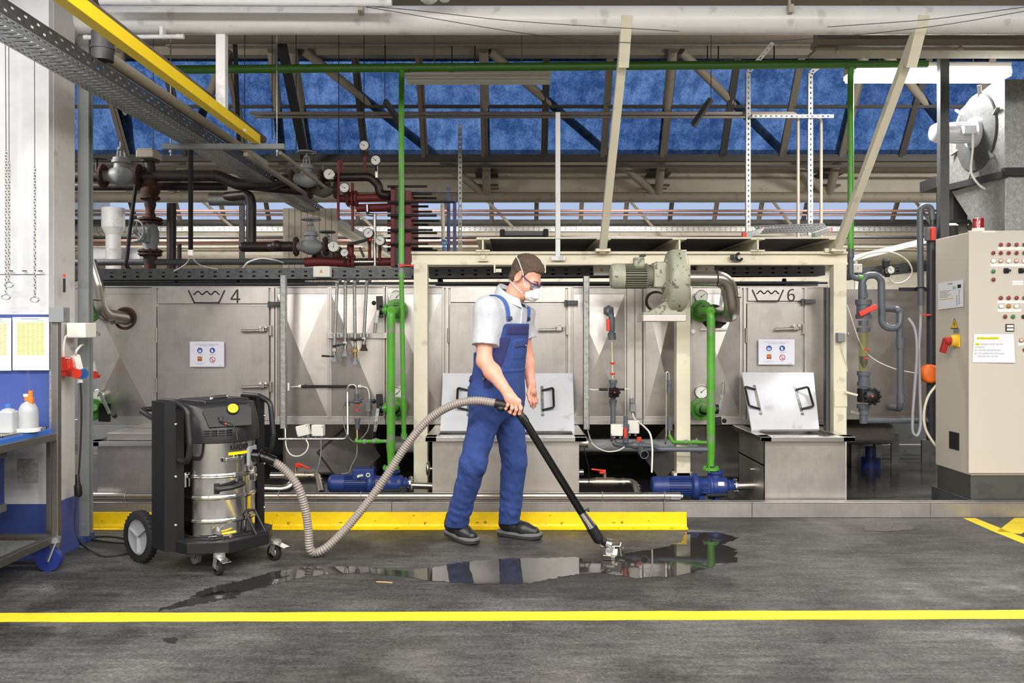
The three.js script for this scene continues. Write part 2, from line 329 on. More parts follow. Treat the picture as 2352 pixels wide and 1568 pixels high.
for (let k = 0; k < 8; k++) { const x = -10 + k * 2.9; obj('diagonal', cyl(V(x, 4.7, -17.2), V(x + 1.6, 3.18, -18.2), .03), M.truss, T2); }
// white chord tube over the aisle
const tube0 = thing('ceiling_tube', 'thick white painted tube spanning the hall above the aisle', 'pipe', V(0, 3.1, -5.3));
obj('tube', cyl(P(132, 46, 5.3).setY(3.19), V(5, 3.19, -5.3), .084, .084, 32), M.whiteTube, tube0);
obj('collar', [cyl(V(X(126, 5.3), 3.19, -5.3), V(X(138, 5.3), 3.19, -5.3), .093, .093, 28), sph(V(X(126, 5.3), 3.19, -5.3), .084, 20)], M.whiteTube, tube0);
obj('end_tube', cyl(V(X(120, 5.3), 3.19, -5.3), V(X(60, 5.3), 3.5, -5.3), .07, .07, 20), M.whiteTube, tube0);
each('bracket', [[830, 14], [1815, 12]].map(([x, y]) => [cbox(P(x, y + 10, 5.2), .03, .05, .06, .004), cbox(P(x - 2, y - 8, 5.22), .012, .09, .02)]), M.beige, tube0);

// fluorescent fittings: housing, glowing tubes and an area light just below them
M.glow = std({ color: 0xffffff, emissive: new THREE.Color().setRGB(1, .97, .92), emissiveIntensity: 4 });
function fitting(x, h, d, L, power, label, group, size = .22, name = 'fluorescent_light', sideways = 0, open = false) {
  const t = thing(name, label, 'light', V(x, h, -d), group);
  obj('housing', [box(x - L / 2, x + L / 2, h, h + .06, -d - .11, -d + .11, .006), box(x - L / 2, x + L / 2, h - .035, h, -d - .115, -d - .108), box(x - L / 2, x + L / 2, h - .035, h, -d + .108, -d + .115)], M.ivory, t);
  obj('hanger', [cyl(V(x - L * .3, h + .06, -d), V(x - L * .3, h + .5, -d), .004), cyl(V(x + L * .3, h + .06, -d), V(x + L * .3, h + .5, -d), .004)], M.galv, t);
  for (const s of [-.05, .05]) obj('tube', cyl(V(x - L / 2 + .03, h - .018, -d + s), V(x + L / 2 - .03, h - .018, -d + s), .013, .013, 10), power > 0 ? M.glow : M.ivory, t);
  if (open) obj('diffuser', [box(x - L / 2 + .01, x + L / 2 - .01, h - .05, h + .02, -d + .112, -d + .118), box(x - L / 2 + .01, x + L / 2 - .01, h - .055, h - .03, -d - .10, -d + .118)], M.glow, t);
  if (power > 0) {
    const a = new THREE.RectAreaLight(new THREE.Color().setRGB(1, .97, .935), power, L, size); a.position.set(x, h - .06, -d); a.lookAt(x, 0, -d); a.name = 'tube_light'; scene.add(a);
    if (sideways) { const b = new THREE.RectAreaLight(new THREE.Color().setRGB(1, .97, .935), sideways, L, .09); b.position.set(x, h - .02, -d - .125); b.lookAt(x, h - .02, -d - 5); b.name = 'tube_light'; scene.add(b); }
  }
  return t;
}
for (const [x, h, d, L, p, side] of FITTINGS) fitting(x, h, d, L, p, d < -1 ? 'twin tube fluorescent batten hung near the front wall' : d > 10 ? 'fluorescent batten under the roof of the far bay' : 'twin tube fluorescent batten hung over the aisle', d < -1 ? 'battens near the front wall' : d > 10 ? 'battens of the far bay' : 'battens over the aisle', .22, 'fluorescent_light', side);

// ---------- shared makers for the plant ----------
const font = await new FontLoader().loadAsync('fonts/droid/droid_sans_regular.typeface.json');
// a sheet with slots: local x along, local y up, thickness along z
function perfSheet(L, Hh, slots, t = .003) {
  const s = new THREE.Shape([[0, 0], [L, 0], [L, Hh], [0, Hh]].map(([x, y]) => new THREE.Vector2(x, y)));
  for (const [x, y, w, h] of slots) s.holes.push(new THREE.Path([[x - w / 2, y - h / 2], [x - w / 2, y + h / 2], [x + w / 2, y + h / 2], [x + w / 2, y - h / 2]].map(([a, b]) => new THREE.Vector2(a, b))));
  return new THREE.ExtrudeGeometry(s, { depth: t, bevelEnabled: false });
}
const rowSlots = (L, ys, pitch, w, h, stagger = 0) => { const o = []; ys.forEach((y, r) => { for (let x = pitch * .6 + (r % 2) * stagger; x < L - w; x += pitch) o.push([x, y, w, h]); }); return o; };
const place = (g, at, ax = V(1, 0, 0), ay = V(0, 1, 0)) => g.applyMatrix4(basis(ax, ay, new THREE.Vector3().crossVectors(ax, ay), at));
// a strip of given width along flat points (local x,y), as thin solid
function stroke(pts, w, t) {
  const g = [];
  for (let i = 0; i + 1 < pts.length; i++) { const a = V(pts[i][0], pts[i][1], t / 2), b = V(pts[i + 1][0], pts[i + 1][1], t / 2); const d = b.clone().sub(a).normalize().multiplyScalar(w * .25); g.push(obox(a.sub(d), b.add(d), w, t, 0, V(0, 0, 1))); }
  return merge(g);
}
function canvasTex(w, h, draw) { const c = document.createElement('canvas'); c.width = w; c.height = h; const k = c.getContext('2d'); draw(k, w, h); const t = new THREE.CanvasTexture(c); t.colorSpace = THREE.SRGBColorSpace; return t; }
// a printed sheet: front face x0..x1, y0..y1 at depth d (facing the aisle)
function sheet(name, label, category, corners, map, group) {   // corners: tl, tr, br, bl
  const g = new THREE.BufferGeometry(), [a, b, c, d] = corners, n = b.clone().sub(a).cross(d.clone().sub(a)).normalize().negate(), t = .0012;
  const q = [], uv = [], f = (p, off) => { const r = p.clone().addScaledVector(n, off); return [r.x, r.y, r.z]; };
  const tri = (pp, uu) => { pp.forEach((p) => q.push(...p)); uu.forEach((u) => uv.push(...u)); };
  const front = [d, c, b, a].map((p) => f(p, t)), back = [d, c, b, a].map((p) => f(p, 0)), U = [[0, 0], [1, 0], [1, 1], [0, 1]];
  tri([front[0], front[1], front[2]], [U[0], U[1], U[2]]); tri([front[0], front[2], front[3]], [U[0], U[2], U[3]]);
  tri([back[0], back[2], back[1]], [[0, 0], [0, 0], [0, 0]]); tri([back[0], back[3], back[2]], [[0, 0], [0, 0], [0, 0]]);
  for (let i = 0; i < 4; i++) { const j = (i + 1) % 4; tri([back[i], back[j], front[j]], [[0, 0], [0, 0], [0, 0]]); tri([back[i], front[j], front[i]], [[0, 0], [0, 0], [0, 0]]); }
  g.setAttribute('position', new THREE.Float32BufferAttribute(q, 3)); g.setAttribute('uv', new THREE.Float32BufferAttribute(uv, 2)); g.computeVertexNormals();
  const o = obj(name, g, std({ map, roughness: .6 }), null, { keepUV: true });
  return tag(o, label, category, group);
}
const psheet = (name, label, category, x0, x1, y0, y1, d, map, group) => sheet(name, label, category, [P(x0, y0, d), P(x1, y0, d), P(x1, y1, d), P(x0, y1, d)], map, group);
function gaugeParts(t, at, r, n = V(0, 0, 1), needle = .8, caseMat = M.black) {
  const up = Math.abs(n.y) > .9 ? V(0, 0, -1) : V(0, 1, 0), right = new THREE.Vector3().crossVectors(up, n).normalize(), u2 = new THREE.Vector3().crossVectors(n, right);
  obj('case', lathec([[0, -.045], [r * .95, -.045], [r, -.03], [r, .004], [r * .92, .008], [r * .9, .002]], at, n, 28), caseMat, t);
  const dial = obj('dial', cyl(at.clone().addScaledVector(n, -.002), at.clone().addScaledVector(n, .002), r * .91, r * .91, 28), M.face, t);
  const at2 = (a, q, z) => at.clone().addScaledVector(right, Math.cos(a) * q).addScaledVector(u2, Math.sin(a) * q).addScaledVector(n, z);
  const ticks = []; for (let k = 0; k <= 10; k++) { const a = -.8 - k / 10 * 4.7 + Math.PI * 1.5 * 0 + 4.0; ticks.push(obox(at2(a, r * .66, .0025), at2(a, r * .8, .0025), r * .035, .001, 0, n)); }
  obj('scale', ticks, M.dark, dial);
  obj('needle', [obox(at2(needle, -r * .2, .004), at2(needle, r * .7, .004), r * .07, .002, 0, n), cyl(at2(0, 0, .002), at2(0, 0, .006), r * .1)], M.black, t);
}
// flange with bolts; axis n
const flange = (at, n, r, t = .018, bolts = 6) => { const g = [lathec([[0, -t / 2], [r * .97, -t / 2], [r, -t / 2 + .002], [r, t / 2 - .002], [r * .97, t / 2], [0, t / 2]], at, n, 28)];
  const a = Math.abs(n.y) > .9 ? V(1, 0, 0) : V(0, 1, 0), e1 = new THREE.Vector3().crossVectors(n, a).normalize(), e2 = new THREE.Vector3().crossVectors(n, e1);
  for (let k = 0; k < bolts; k++) { const q = (k + .5) / bolts * Math.PI * 2, c = at.clone().addScaledVector(e1, Math.cos(q) * r * .76).addScaledVector(e2, Math.sin(q) * r * .76); g.push(cyl(c.clone().addScaledVector(n, -t), c.clone().addScaledVector(n, t), r * .12, r * .12, 6)); } return g; };
function handwheelParts(t, at, n, r, mat) {
  const a = Math.abs(n.y) > .9 ? V(1, 0, 0) : V(0, 1, 0), e1 = new THREE.Vector3().crossVectors(n, a).normalize(), e2 = new THREE.Vector3().crossVectors(n, e1), g = [torus(at, n, r, r * .11, 30, 8), cyl(at.clone().addScaledVector(n, -.012), at.clone().addScaledVector(n, .012), r * .18)];
  for (let k = 0; k < 3; k++) { const q = k * 2.094 + .4, e = at.clone().addScaledVector(e1, Math.cos(q) * r).addScaledVector(e2, Math.sin(q) * r); g.push(cyl(at, e, r * .09, r * .07, 8)); }
  return obj('handwheel', g, mat, t);
}
// flanged globe valve along axis ax, stem along up
function globeValve(t, c, ax, up, s, body, rim, wheel = true, wheelMat = body) {
  const e = (k, j = 0) => c.clone().addScaledVector(ax, k * s).addScaledVector(up, j * s);
  obj('body', [lathe([[.30, -.95], [.30, -.7], [.42, -.5], [.56, -.15], [.58, .1], [.48, .42], [.32, .66], [.30, .95]].map(([r, y]) => [r * s, y * s]), c, ax, 22), cyl(e(0, .2), e(0, .75), .42 * s, .36 * s), lathec([[0, .72], [.5, .72], [.5, .86], [.44, .88], [.44, 1.0], [.30, 1.05], [0, 1.05]].map(([r, y]) => [r * s, y * s]), c, up, 18)], body, t);
  for (const k of [-1, 1]) obj('flange', flange(e(k), ax, .66 * s, .16 * s, 8), rim, t);
  obj('stem', [cyl(e(0, 1.0), e(0, 1.9), .07 * s), obox(e(-.22, 1.05), e(-.16, 1.5), .06 * s, .1 * s), obox(e(.22, 1.05), e(.16, 1.5), .06 * s, .1 * s), cyl(e(0, 1.45), e(0, 1.6), .22 * s, .16 * s)], body, t);
  if (wheel) handwheelParts(t, e(0, 1.85), up, .62 * s, wheelMat);
}

// ---------- the washing line ----------
const DM = 6.95;
// embossed sheet: cross-broken towards its middle
function embossed(x0, x1, y0, y1, d, rise = .016) {
  const a = P(x0, y0, d), b = P(x1, y0, d), c = P(x1, y1, d), e = P(x0, y1, d), m = a.clone().add(c).multiplyScalar(.5); m.z += rise;
  const q = []; for (const [p, r] of [[e, c], [c, b], [b, a], [a, e]]) q.push(p.x, p.y, p.z, r.x, r.y, r.z, m.x, m.y, m.z);
  const g = new THREE.BufferGeometry(); g.setAttribute('position', new THREE.Float32BufferAttribute(q, 3)); g.computeVertexNormals(); return g;
}
const washSymbol = (x0, x1, y0, y1, d, w) => {
  const o = P(x0, y1, d), L = X(x1, d) - X(x0, d), h = Y(y0, d) - Y(y1, d), g = [stroke([[0, h], [L * .16, 0], [L * .84, 0], [L, h]], w, .002)];
  const wv = []; for (let i = 0; i <= 40; i++) { const t = i / 40; wv.push([L * lerp(.14, .86, t), h * (.80 - .13 * Math.cos(t * Math.PI * 6))]); }
  g.push(stroke(wv, w * .8, .002)); return merge(g).translate(o.x, o.y, o.z + .001);
};
function digit(ch, x, yBase, hpx, d) { const g = new TextGeometry(ch, { font, size: hpx * d / F, depth: .002, curveSegments: 8 }); const p = P(x, yBase, d); return g.translate(p.x, p.y, p.z + .001); }
M.print = flatc(52, 44, 44, .6);
const YT = 659, YB = 972;
function tankBlock(label, x0, x1, panels, door, latchY, symbol, lock) {
  const t = thing('washing_tank', label, 'washing tank', V(X((x0 + x1) / 2, DM), Y(YB, DM), -DM - .6), 'stainless tanks of the washing line');
  delete t.userData.group;
  obj('body', [box(X(x0, DM), X(x1, DM), Y(YB, DM), Y(YT + 2, DM), -9.14, -DM - .012), pbox(x0, x1, YB - 9, YB + 3, DM - .012, .03, .003), pbox(x0, x1, YT - 2, YT + 3, DM - .01, .04, .003)], M.steel, t);
  for (const [a, b, e] of panels) {
    const q = obj('panel', e ? [embossed(a + 4, b - 4, YT + 16, YB - 14, DM - .004, .034)] : [pbox(a, b, YT + 3, YB - 10, DM - .008, .01, .002)], e ? M.steelPanel : M.steel, t);
    if (e) obj('frame', [pbox(a, a + 4.5, YT, YB - 9, DM - .012, .02, .002), pbox(b - 4.5, b, YT, YB - 9, DM - .012, .02, .002), pbox(a, b, YT, YT + 16, DM - .010, .02, .002), pbox(a, b, YB - 16, YB - 9, DM - .010, .02, .002)], M.steel, q);
  }
  if (door) {
    const [a, b, ys] = door;
    obj('header', [pbox(a + 4, b - 3, YT, ys - 3, DM - .016, .03, .003), pbox(a - 6, a, YT, YB - 8, DM - .012, .03, .002), pbox(b + 2, b + 10, YT, YB - 8, DM - .012, .03, .002)], M.steel, t);
    const dr = obj('door', pbox(a + 2, b - 2, ys + 2, YB - 6, DM - .022, .03, .004), M.steelDoor, t);
    obj('hinge', [[770], [885]].map(([y]) => cyl(P(a, y - 17, DM - .024), P(a, y + 17, DM - .024), .009, .009, 10)), M.steelPipe, dr);
    for (const y of latchY) obj('latch', [pipe([P(b - 66, y + 1, DM - .06), P(b - 26, y, DM - .06), P(b - 8, y - 1, DM - .05)], .011, .02, 10), cbox(P(b - 18, y - 3, DM - .05), .05, .045, .05, .008), cyl(P(b - 22, y - 8, DM - .09), P(b - 22, y - 8, DM - .04), .01), cyl(P(b - 10, y - 8, DM - .09), P(b - 10, y - 8, DM - .04), .01), pbox(b - 2, b + 3, y - 12, y + 12, DM - .06, .05, .003)], M.steelPipe, dr);
    if (symbol) obj('symbol', symbol(DM - .017), M.print, t, { label: 'dark wash tub pictogram with a number' });
    if (lock) obj('lock_switch', [cbox(P(lock + 13, ys - 2, DM - .05), .085, .035, .05, .004), cyl(P(lock - 2, ys - 8, DM - .05), P(lock - 2, ys + 6, DM - .05), .012)], M.darkGray, t);
  }
  return t;
}
tankBlock('stainless washing tank marked 4 with wide latched door', 150, 885, [[205, 353, 1], [632, 757, 1], [757, 884, 1]], [359, 620, 700], [759, 888], (d) => [washSymbol(433, 516, 667, 695, d, .011), digit('4', 529, 695.5, 31, d)], 620);
tankBlock('stainless washing tank with wide door behind the worker', 886, 1476, [[886, 1020, 1], [1312, 1439, 1], [1440, 1457, 0], [1459, 1475, 0]], [1030, 1302, 697], [757], null, 1302);
tankBlock('stainless washing tank marked 6 with narrow latched door', 1477, 1900, [[1478, 1553, 1], [1586, 1704, 1], [1850, 1896, 0]], [1714, 1846, 694], [755], (d) => [washSymbol(1728, 1799, 666, 691, d, .011), digit('6', 1806, 691.5, 28, d)], 1846);
const tailT = thing('steel_housing', 'plain dull stainless housing behind the grey plastic pipework', 'housing', V(X(2060, 7.35), .5, -7.6));
obj('body', [box(X(1890, 7.35), X(2260, 7.35), Y(955, 7.35), Y(664, 7.35), -9.14, -7.36), pbox(1890, 2260, 955, 963, 7.33, .06)], M.steelDoor, tailT);
obj('panel', embossed(1905, 2150, 668, 950, 7.35, .02), M.steelDoor, tailT);
// oval outlet collars on the tank fronts
function outletElbow(label, pts, r, collar, mat, weldAt) {
  const t = thing('exhaust_pipe', label, 'pipe', pts[0].clone());
  obj('pipe', pipe(pts, r, r * 2.0, 24), mat, t);
  obj('weld', weldAt.map(([p, n]) => torus(p, n, r, .0035, 26, 6)), M.rust, t);
  if (collar) obj('collar', [torus(collar, V(0, 0, 1), r * 1.55, .012, 28, 8), cyl(collar.clone().setZ(collar.z - .02), collar, r * 1.5, r * 1.5, 26)], M.rust, t);
  return t;
}
outletElbow('stainless exhaust elbow entering tank 4 beside the pier', [P(205, 600, 6.6), P(222, 655, 6.62), P(232, 722, 6.66), P(288, 731, 6.92)], .052, P(287, 731, 6.93), M.steelPipe, [[P(222, 690, 6.63), V(0, 1, 0)], [P(258, 729, 6.78), V(.7, 0, -.7)]]);
outletElbow('stainless exhaust pipe looping from blower into tank 6', [P(1572, 639, 6.3), P(1672, 640, 6.35), P(1684, 722, 6.42), P(1640, 722, 6.94)], .058, P(1640, 728, 6.93), M.steelPipe, [[P(1646, 639, 6.33), V(1, 0, 0)], [P(1683, 683, 6.39), V(0, 1, 0)]]);

// galvanised uprights in front of the tanks
for (const [x0, x1, y0, y1, d, label, m] of [[643, 657, 632, 984, 6.72, 'galvanised channel upright beside the door of tank 4', M.galv], [1340, 1354, 634, 986, 6.72, 'galvanised channel upright beside the tank door behind the worker', M.galv], [1896, 1906, 660, 986, 6.72, 'dark steel channel upright beside tank 6', M.darkGray]]) {
  const t = thing('channel_upright', label, 'upright', P((x0 + x1) / 2, y1, d));
  obj('web', pbox(x0, x1, y0, y1, d, .003), m, t);
  const L = Y(y0, d) - Y(y1, d);
  obj('flange', [place(perfSheet(L, .045, rowSlots(L, [.022], .08, .02, .009)), P(x1, y1, d).add(V(-.003, 0, 0)), V(0, 1, 0), V(0, 0, -1)), box(X(x0, d), X(x0, d) + .003, Y(y1, d), Y(y0, d), -d - .045, -d)], m, t);
  obj('bolt', [692, 905].map((y) => cyl(P((x0 + x1) / 2, y, d + .004), P((x0 + x1) / 2, y, d - .008), .008, .008, 8)), m, t);
}
// perforated cable tray along the tank tops
function trayRun(label, a, b, Hh, depth, mat) {
  const L = a.distanceTo(b), ax = b.clone().sub(a).normalize(), t = thing('cable_tray', label, 'cable tray', a.clone());
  obj('side_rail', [place(perfSheet(L, Hh, rowSlots(L, [Hh * .27, Hh * .66], .104, .026, .013)), a.clone(), ax), place(perfSheet(L, Hh, []), a.clone().add(V(0, 0, -depth)), ax)], mat, t);
  obj('bottom', place(perfSheet(L, depth, []), a.clone(), ax, V(0, 0, -1)), mat, t);
  if (depth < .21 && a.z > -10) each('cable', [0, 1, 2, 3].map((i) => cyl(a.clone().addScaledVector(ax, .02).add(V(0, .016 + i * .021, -.02 - (i % 2) * .012)), b.clone().addScaledVector(ax, -.02).add(V(0, .016 + i * .021, -.02 - (i % 2) * .012)), .0115, .0115, 8)), M.black, t);
  return t;
}
trayRun('long slotted cable tray above tank 4 beneath the heat exchanger', P(120, 643, 7.0), P(945, 639, 7.0), .088, .2, M.galvDark);
trayRun('slotted dark cable tray under the cream platform beam', P(985, 638, 7.0), P(1895, 632, 7.0), .088, .2, M.darkGray);
trayRun('slotted cable tray rising behind the plastic pipework', P(1958, 642, 7.2), P(2160, 618, 7.2), .088, .2, M.galvDark);
// conduits under the trays
for (const [y, d, r, x0, x1, label] of [[652, 7.1, .012, 205, 1900, 'thin dark conduit along the tops of the tanks'], [603, 7.7, .028, 120, 760, 'dark pipe running above the slotted tray']]) tag(obj('conduit', cyl(P(x0, y, d), P(x1, y - 3, d), r), M.darkGray), label, 'pipe');
const roofDuct = thing('tank_roof', 'dull grey insulated top of the washing tanks', 'tank roof', V(0, Y(660, 6.97), -7.6));
obj('deck', [box(X(150, 7), X(1900, 7), Y(659, 7), Y(656, 7), -8.4, -6.98), box(X(205, 7.4), X(700, 7.4), Y(660, 7.4), Y(643, 7.4), -7.9, -7.4, .01), box(X(1000, 7.4), X(1880, 7.4), Y(660, 7.4), Y(648, 7.4), -7.9, -7.4, .01)], M.darkGray, roofDuct);
obj('strut', [[405, 638], [548, 640], [1010, 640], [1205, 640], [1440, 650], [1800, 650]].map(([x, y]) => obox(P(x, y - 6, 7.3), P(x + 4, 660, 7.35), .03, .05)), M.dark, roofDuct);

// junction boxes on the tray
const warnTex = (bg) => canvasTex(128, 64, (k, w, h) => { k.fillStyle = bg; k.fillRect(0, 0, w, h); k.fillStyle = '#e0a81c'; k.beginPath(); k.moveTo(64, 14); k.lineTo(80, 42); k.lineTo(48, 42); k.fill(); k.fillStyle = '#222'; k.fillRect(63, 22, 2, 12); });
for (const [x0, x1, y0, y1, d, label] of [[719, 757, 611, 636, 6.9, 'white junction box with warning triangle below the red manifold'], [1364, 1400, 607, 632, 6.9, 'pale junction box under platform beam beside the blower motor'], [1603, 1641, 609, 628, 6.9, 'pale junction box under platform beam above the exhaust bend'], [1960, 1981, 606, 626, 7.1, 'small pale junction box beside the right end post']]) {
  const t = thing('junction_box', label.replace('right end', 'cream end'), 'junction box', P((x0 + x1) / 2, y1, d));
  obj('box', pbox(x0, x1, y0, y1, d, .09, .006), M.ivory, t);
  const a = P(x0 + 2, y0 + 2, d - .001), b = P(x1 - 2, y1 - 2, d - .001); const g = new THREE.PlaneGeometry(b.x - a.x, a.y - b.y).translate((a.x + b.x) / 2, (a.y + b.y) / 2, a.z + .0015);
  obj('cover_print', g, std({ map: warnTex('#e9e8e2'), roughness: .5 }), t, { keepUV: true });
}

// ---------- tubs with their lids ----------
function tub(label, x0, x1, left, h = .553, d0 = 6.15, d1 = 6.93) {   // x in metres
  const t = thing('overflow_tub', label, 'tub', V((x0 + x1) / 2, 0, -(d0 + d1) / 2));
  const th = .012, iz = .05;
  obj('shell', [box(x0, x1, 0, h - .03, -d0 - .08, -d0 - .05), box(x0, x0 + th, 0, h - .03, -d1, -d0 - .06), box(x1 - th, x1, 0, h - .03, -d1, -d0 - .06), box(x0, x1, 0, h - .03, -d1, -d1 + th), box(x0, x1, h - .22, h - .21, -d1, -d0 - .07)], M.steel, t);
  obj('rim', [box(x0 - .045, x1 + .05, h - .035, h, -d0 - .12, -d0, .004), box(x0 - .045, x0 + .035, h - .035, h, -d1, -d0, .004), box(x1 - .035, x1 + .05, h - .035, h, -d1, -d0, .004)], M.steelBright, t);
  return t;
}
tub('wide stainless tub behind the worker with dull front', X(993, 6.2), X(1330, 6.2));
tub('narrow stainless tub below the door of tank 6', X(1757, 6.2), X(1942, 6.2));
tub('low stainless tub below tank 4 behind the vacuum cleaner', X(224, 6.2), X(470, 6.2), 0, .52);
function lid(label, tl, tr, br, bl, handles) {
  const t = thing('tub_lid', label, 'lid', bl.clone());
  const n = tr.clone().sub(tl).cross(bl.clone().sub(tl)).normalize().negate(), ax = tr.clone().sub(tl).normalize(), s = [];
  const m = new THREE.Matrix4(); const up = new THREE.Vector3().crossVectors(n, ax);
  const loc = (p) => { const q = p.clone().sub(bl); return [q.dot(ax), q.dot(up)]; };
  obj('plate', extrude([loc(bl), loc(br), loc(tr), loc(tl)], .022, basis(ax, up, n, bl.clone().addScaledVector(n, -.022)), .002), M.lid, t);
  for (const [hx, dir] of handles) {   // handle: black grip on two brackets
    const at = (u, v, w) => bl.clone().addScaledVector(ax, hx + u).addScaledVector(up, v).addScaledVector(n, w), L = loc(tl)[1];
    const hd = obj('handle', pipe([at(0, L * .68, .005), at(dir * .085, L * .68, .04), at(dir * .085, L * .34, .04), at(0, L * .34, .005)], .009, .015, 10), M.black, t);
    obj('bracket', [place(perfSheet(.022, L * .42, []), at(-.011, L * .30, .002), ax, up), at(0, L * .74, .002), at(0, L * .26, .002)].map((g) => g.isVector3 ? cyl(g.clone().addScaledVector(n, -.002), g.clone().addScaledVector(n, .004), .013) : g), M.galv, hd);
  }
  return t;
}
lid('bright steel lid leaning upright behind the worker', P(1018, 857, 6.86), P(1315, 857, 6.86), P(1319, 989, 6.5), P(1012, 989, 6.5), [[.20, -1], [.765, 1]]);
lid('bright steel lid leaning over the narrow tub of tank 6', P(1705, 855, 6.86), P(1868, 856, 6.84), P(1880, 988, 6.45), P(1727, 986, 6.45), [[.09, -1], [.40, 1]]);
const lid4 = thing('tub_lid', 'flat steel lid lying on the tub behind the vacuum cleaner', 'lid', P(300, 1000, 6.2));
obj('plate', box(X(245, 6.2), X(460, 6.2), .521, .575, -6.85, -6.2, .006), M.steel, lid4);

// ---------- steel kerb, yellow guard angle ----------
const kerb = thing('steel_kerb', 'low stainless kerb along the edge of the wet sump', 'kerb', V(0, 0, -6.1));
const kx = [X(120, 6.07), X(900, 6.07), X(1525, 6.07), X(1728, 6.07), X(2138, 6.07), X(2900, 6.07)];
for (let i = 0; i < 5; i++) obj('section', [box(kx[i], kx[i + 1] - .002, .0, .104, -6.085, -6.07, .003), box(kx[i], kx[i + 1] - .002, .096, .106, -6.16, -6.07, .003)], M.steelDoor, kerb);
const yg = thing('guard_angle', 'yellow painted steel angle guarding the sump edge', 'guard rail', V(-1, 0, -5.75));
M.yellowSteel = std({ map: (() => { const sc = scratches(512, 256, 60, 3, 18, 23); return tex(512, 256, (u, v, i, j) => { const n = fbm(u, v, 20, 4, 5), w = sstep(.74, .82, fbm(u, v, 18, 5, 33)) * .7, q = sc[j * 512 + i] * .6, k = .97 + .1 * (n - .5); return [lerp(.99 * k, .30, w) - q * .5, lerp(.84 * k, .26, w) - q * .45, lerp(.03, .12, w)]; }, [.9, .45]); })(), roughness: .5 });
{ const x0 = X(150, 5.74), x1 = X(1577, 5.74), prof = [[0, .0], [.062, 0], [.066, .006], [.016, .016], [.010, .03], [.010, .107], [0, .107]];
  obj('angle', extrude(prof, x1 - x0, basis(V(0, 0, 1), V(0, 1, 0), V(-1, 0, 0), V(x1, 0, -5.745))), M.yellowSteel, yg); }
// long stainless drain pipe on clamps
const dp = thing('drain_pipe', 'long polished stainless pipe running low along the sump', 'pipe', V(-1, Y(1143, 6.13), -6.13));
const dpy = Y(1139, 6.13);
obj('pipe', cyl(V(X(120, 6.13), dpy, -6.13), V(X(1558, 6.13), dpy, -6.13), .027, .027, 24), M.steelPipe, dp);
obj('end_cap', [cyl(V(X(1540, 6.13), dpy, -6.13), V(X(1562, 6.13), dpy, -6.13), .031, .031, 6), cyl(V(X(1562, 6.13), dpy, -6.13), V(X(1568, 6.13), dpy, -6.13), .014)], M.steelBright, dp);
obj('weld', [730, 1445, 1488].map((x) => cyl(V(X(x, 6.13), dpy, -6.13), V(X(x + 3, 6.13), dpy, -6.13), .029, .029, 24)), M.steelPipe, dp);
for (const x of [290, 641, 830, 1070, 1383, 1526]) obj('clamp', [torus(V(X(x, 6.13), dpy, -6.13), V(1, 0, 0), .031, .004, 22, 6), cyl(V(X(x, 6.13), .02, -6.12), V(X(x, 6.13), dpy - .03, -6.12), .006, .006, 8), cyl(V(X(x, 6.13), .045, -6.12), V(X(x, 6.13), .085, -6.12), .010, .010, 6)], M.galv, dp);

// ---------- cream platform frame ----------
const DF = 6.65;
const fr = thing('platform_frame', 'cream painted steel platform frame over the washing tanks', 'platform', V(X(1447, DF), 0, -DF));
for (const [a, b] of [[950, 982], [1554, 1586], [1915, 1945]]) obj('post', box(X(a, DF), X(b, DF), 0, Y(607, DF), -DF - .1, -DF, .004), M.cream, fr);
obj('front_beam', [pbox(944, 1948, 577, 583, DF, .1, .003), pbox(944, 1948, 603, 608, DF, .1, .003), pbox(946, 1946, 582, 604, DF + .03, .012)], M.cream, fr);
for (const x of [1109, 1387, 1561, 1741, 1921]) {
  obj('cross_beam', [pbox(x - 16, x + 16, 547, 550, DF - .02, 2.6), pbox(x - 16, x + 16, 573.5, 577, DF - .02, 2.6), pbox(x - 2, x + 2, 549, 575, DF - .02, 2.6)], M.cream, fr);
  obj('bolt', [x - 9, x + 9].map((q) => cyl(P(q, 581, DF + .03), P(q, 581, DF - .015), .010, .010, 6)), M.cream, fr);
}
M.deck = paint(92, 88, 84, .7);
obj('deck_plate', box(X(1095, DF), X(1935, DF), Y(547, DF), Y(545, DF), -DF - 2.6, -DF + .02), M.deck, fr);
obj('deck_edge', pbox(1095, 1935, 544.5, 548, DF - .022, .012), M.cream, fr);
for (const [xt, xb] of [[1442, 1384], [2106, 1921]]) obj('strut', [obox(V(X(xb, 6.62), Y(577, 6.62), -6.62), V(X(xb, 6.62), 3.13, -5.29), .055, .055, .004), obox(V(X(xb, 6.62), 2.94, -5.40), V(X(xb, 6.62), 3.2, -5.23), .066, .066, .004), cbox(V(X(xb, 6.62), Y(575, 6.62), -6.62), .11, .02, .1)], M.cream, fr);
obj('guard_post', [pbox(1276, 1287, 257, 595, DF - .01, .036, .003), pbox(1266, 1299, 588, 598, DF - .02, .03, .003)], M.white, fr);
each('lug', [[1110, 591], [1898, 575]].map(([x, y]) => [cbox(P(x, y, DF - .01), .03, .03, .03), pbox(x - 11, x + 11, y + 5, y + 8, DF - .02, .04)]), M.cream, fr);
obj('hook', [[1136, 1], [1252, -1]].map(([x, s]) => [pbox(x - 2, x + 2, 607, 626, DF, .012), pbox(Math.min(x, x + s * 16), Math.max(x, x + s * 16), 617, 625, DF, .03, .003)]), M.cream, fr);
obj('foot', pbox(1548, 1592, 1086, 1094, DF, .1), M.cream, fr);
const clampHook = thing('cable_clamp', 'black cable clamp fixed on the cream platform beam', 'clamp', P(1690, 600, DF));
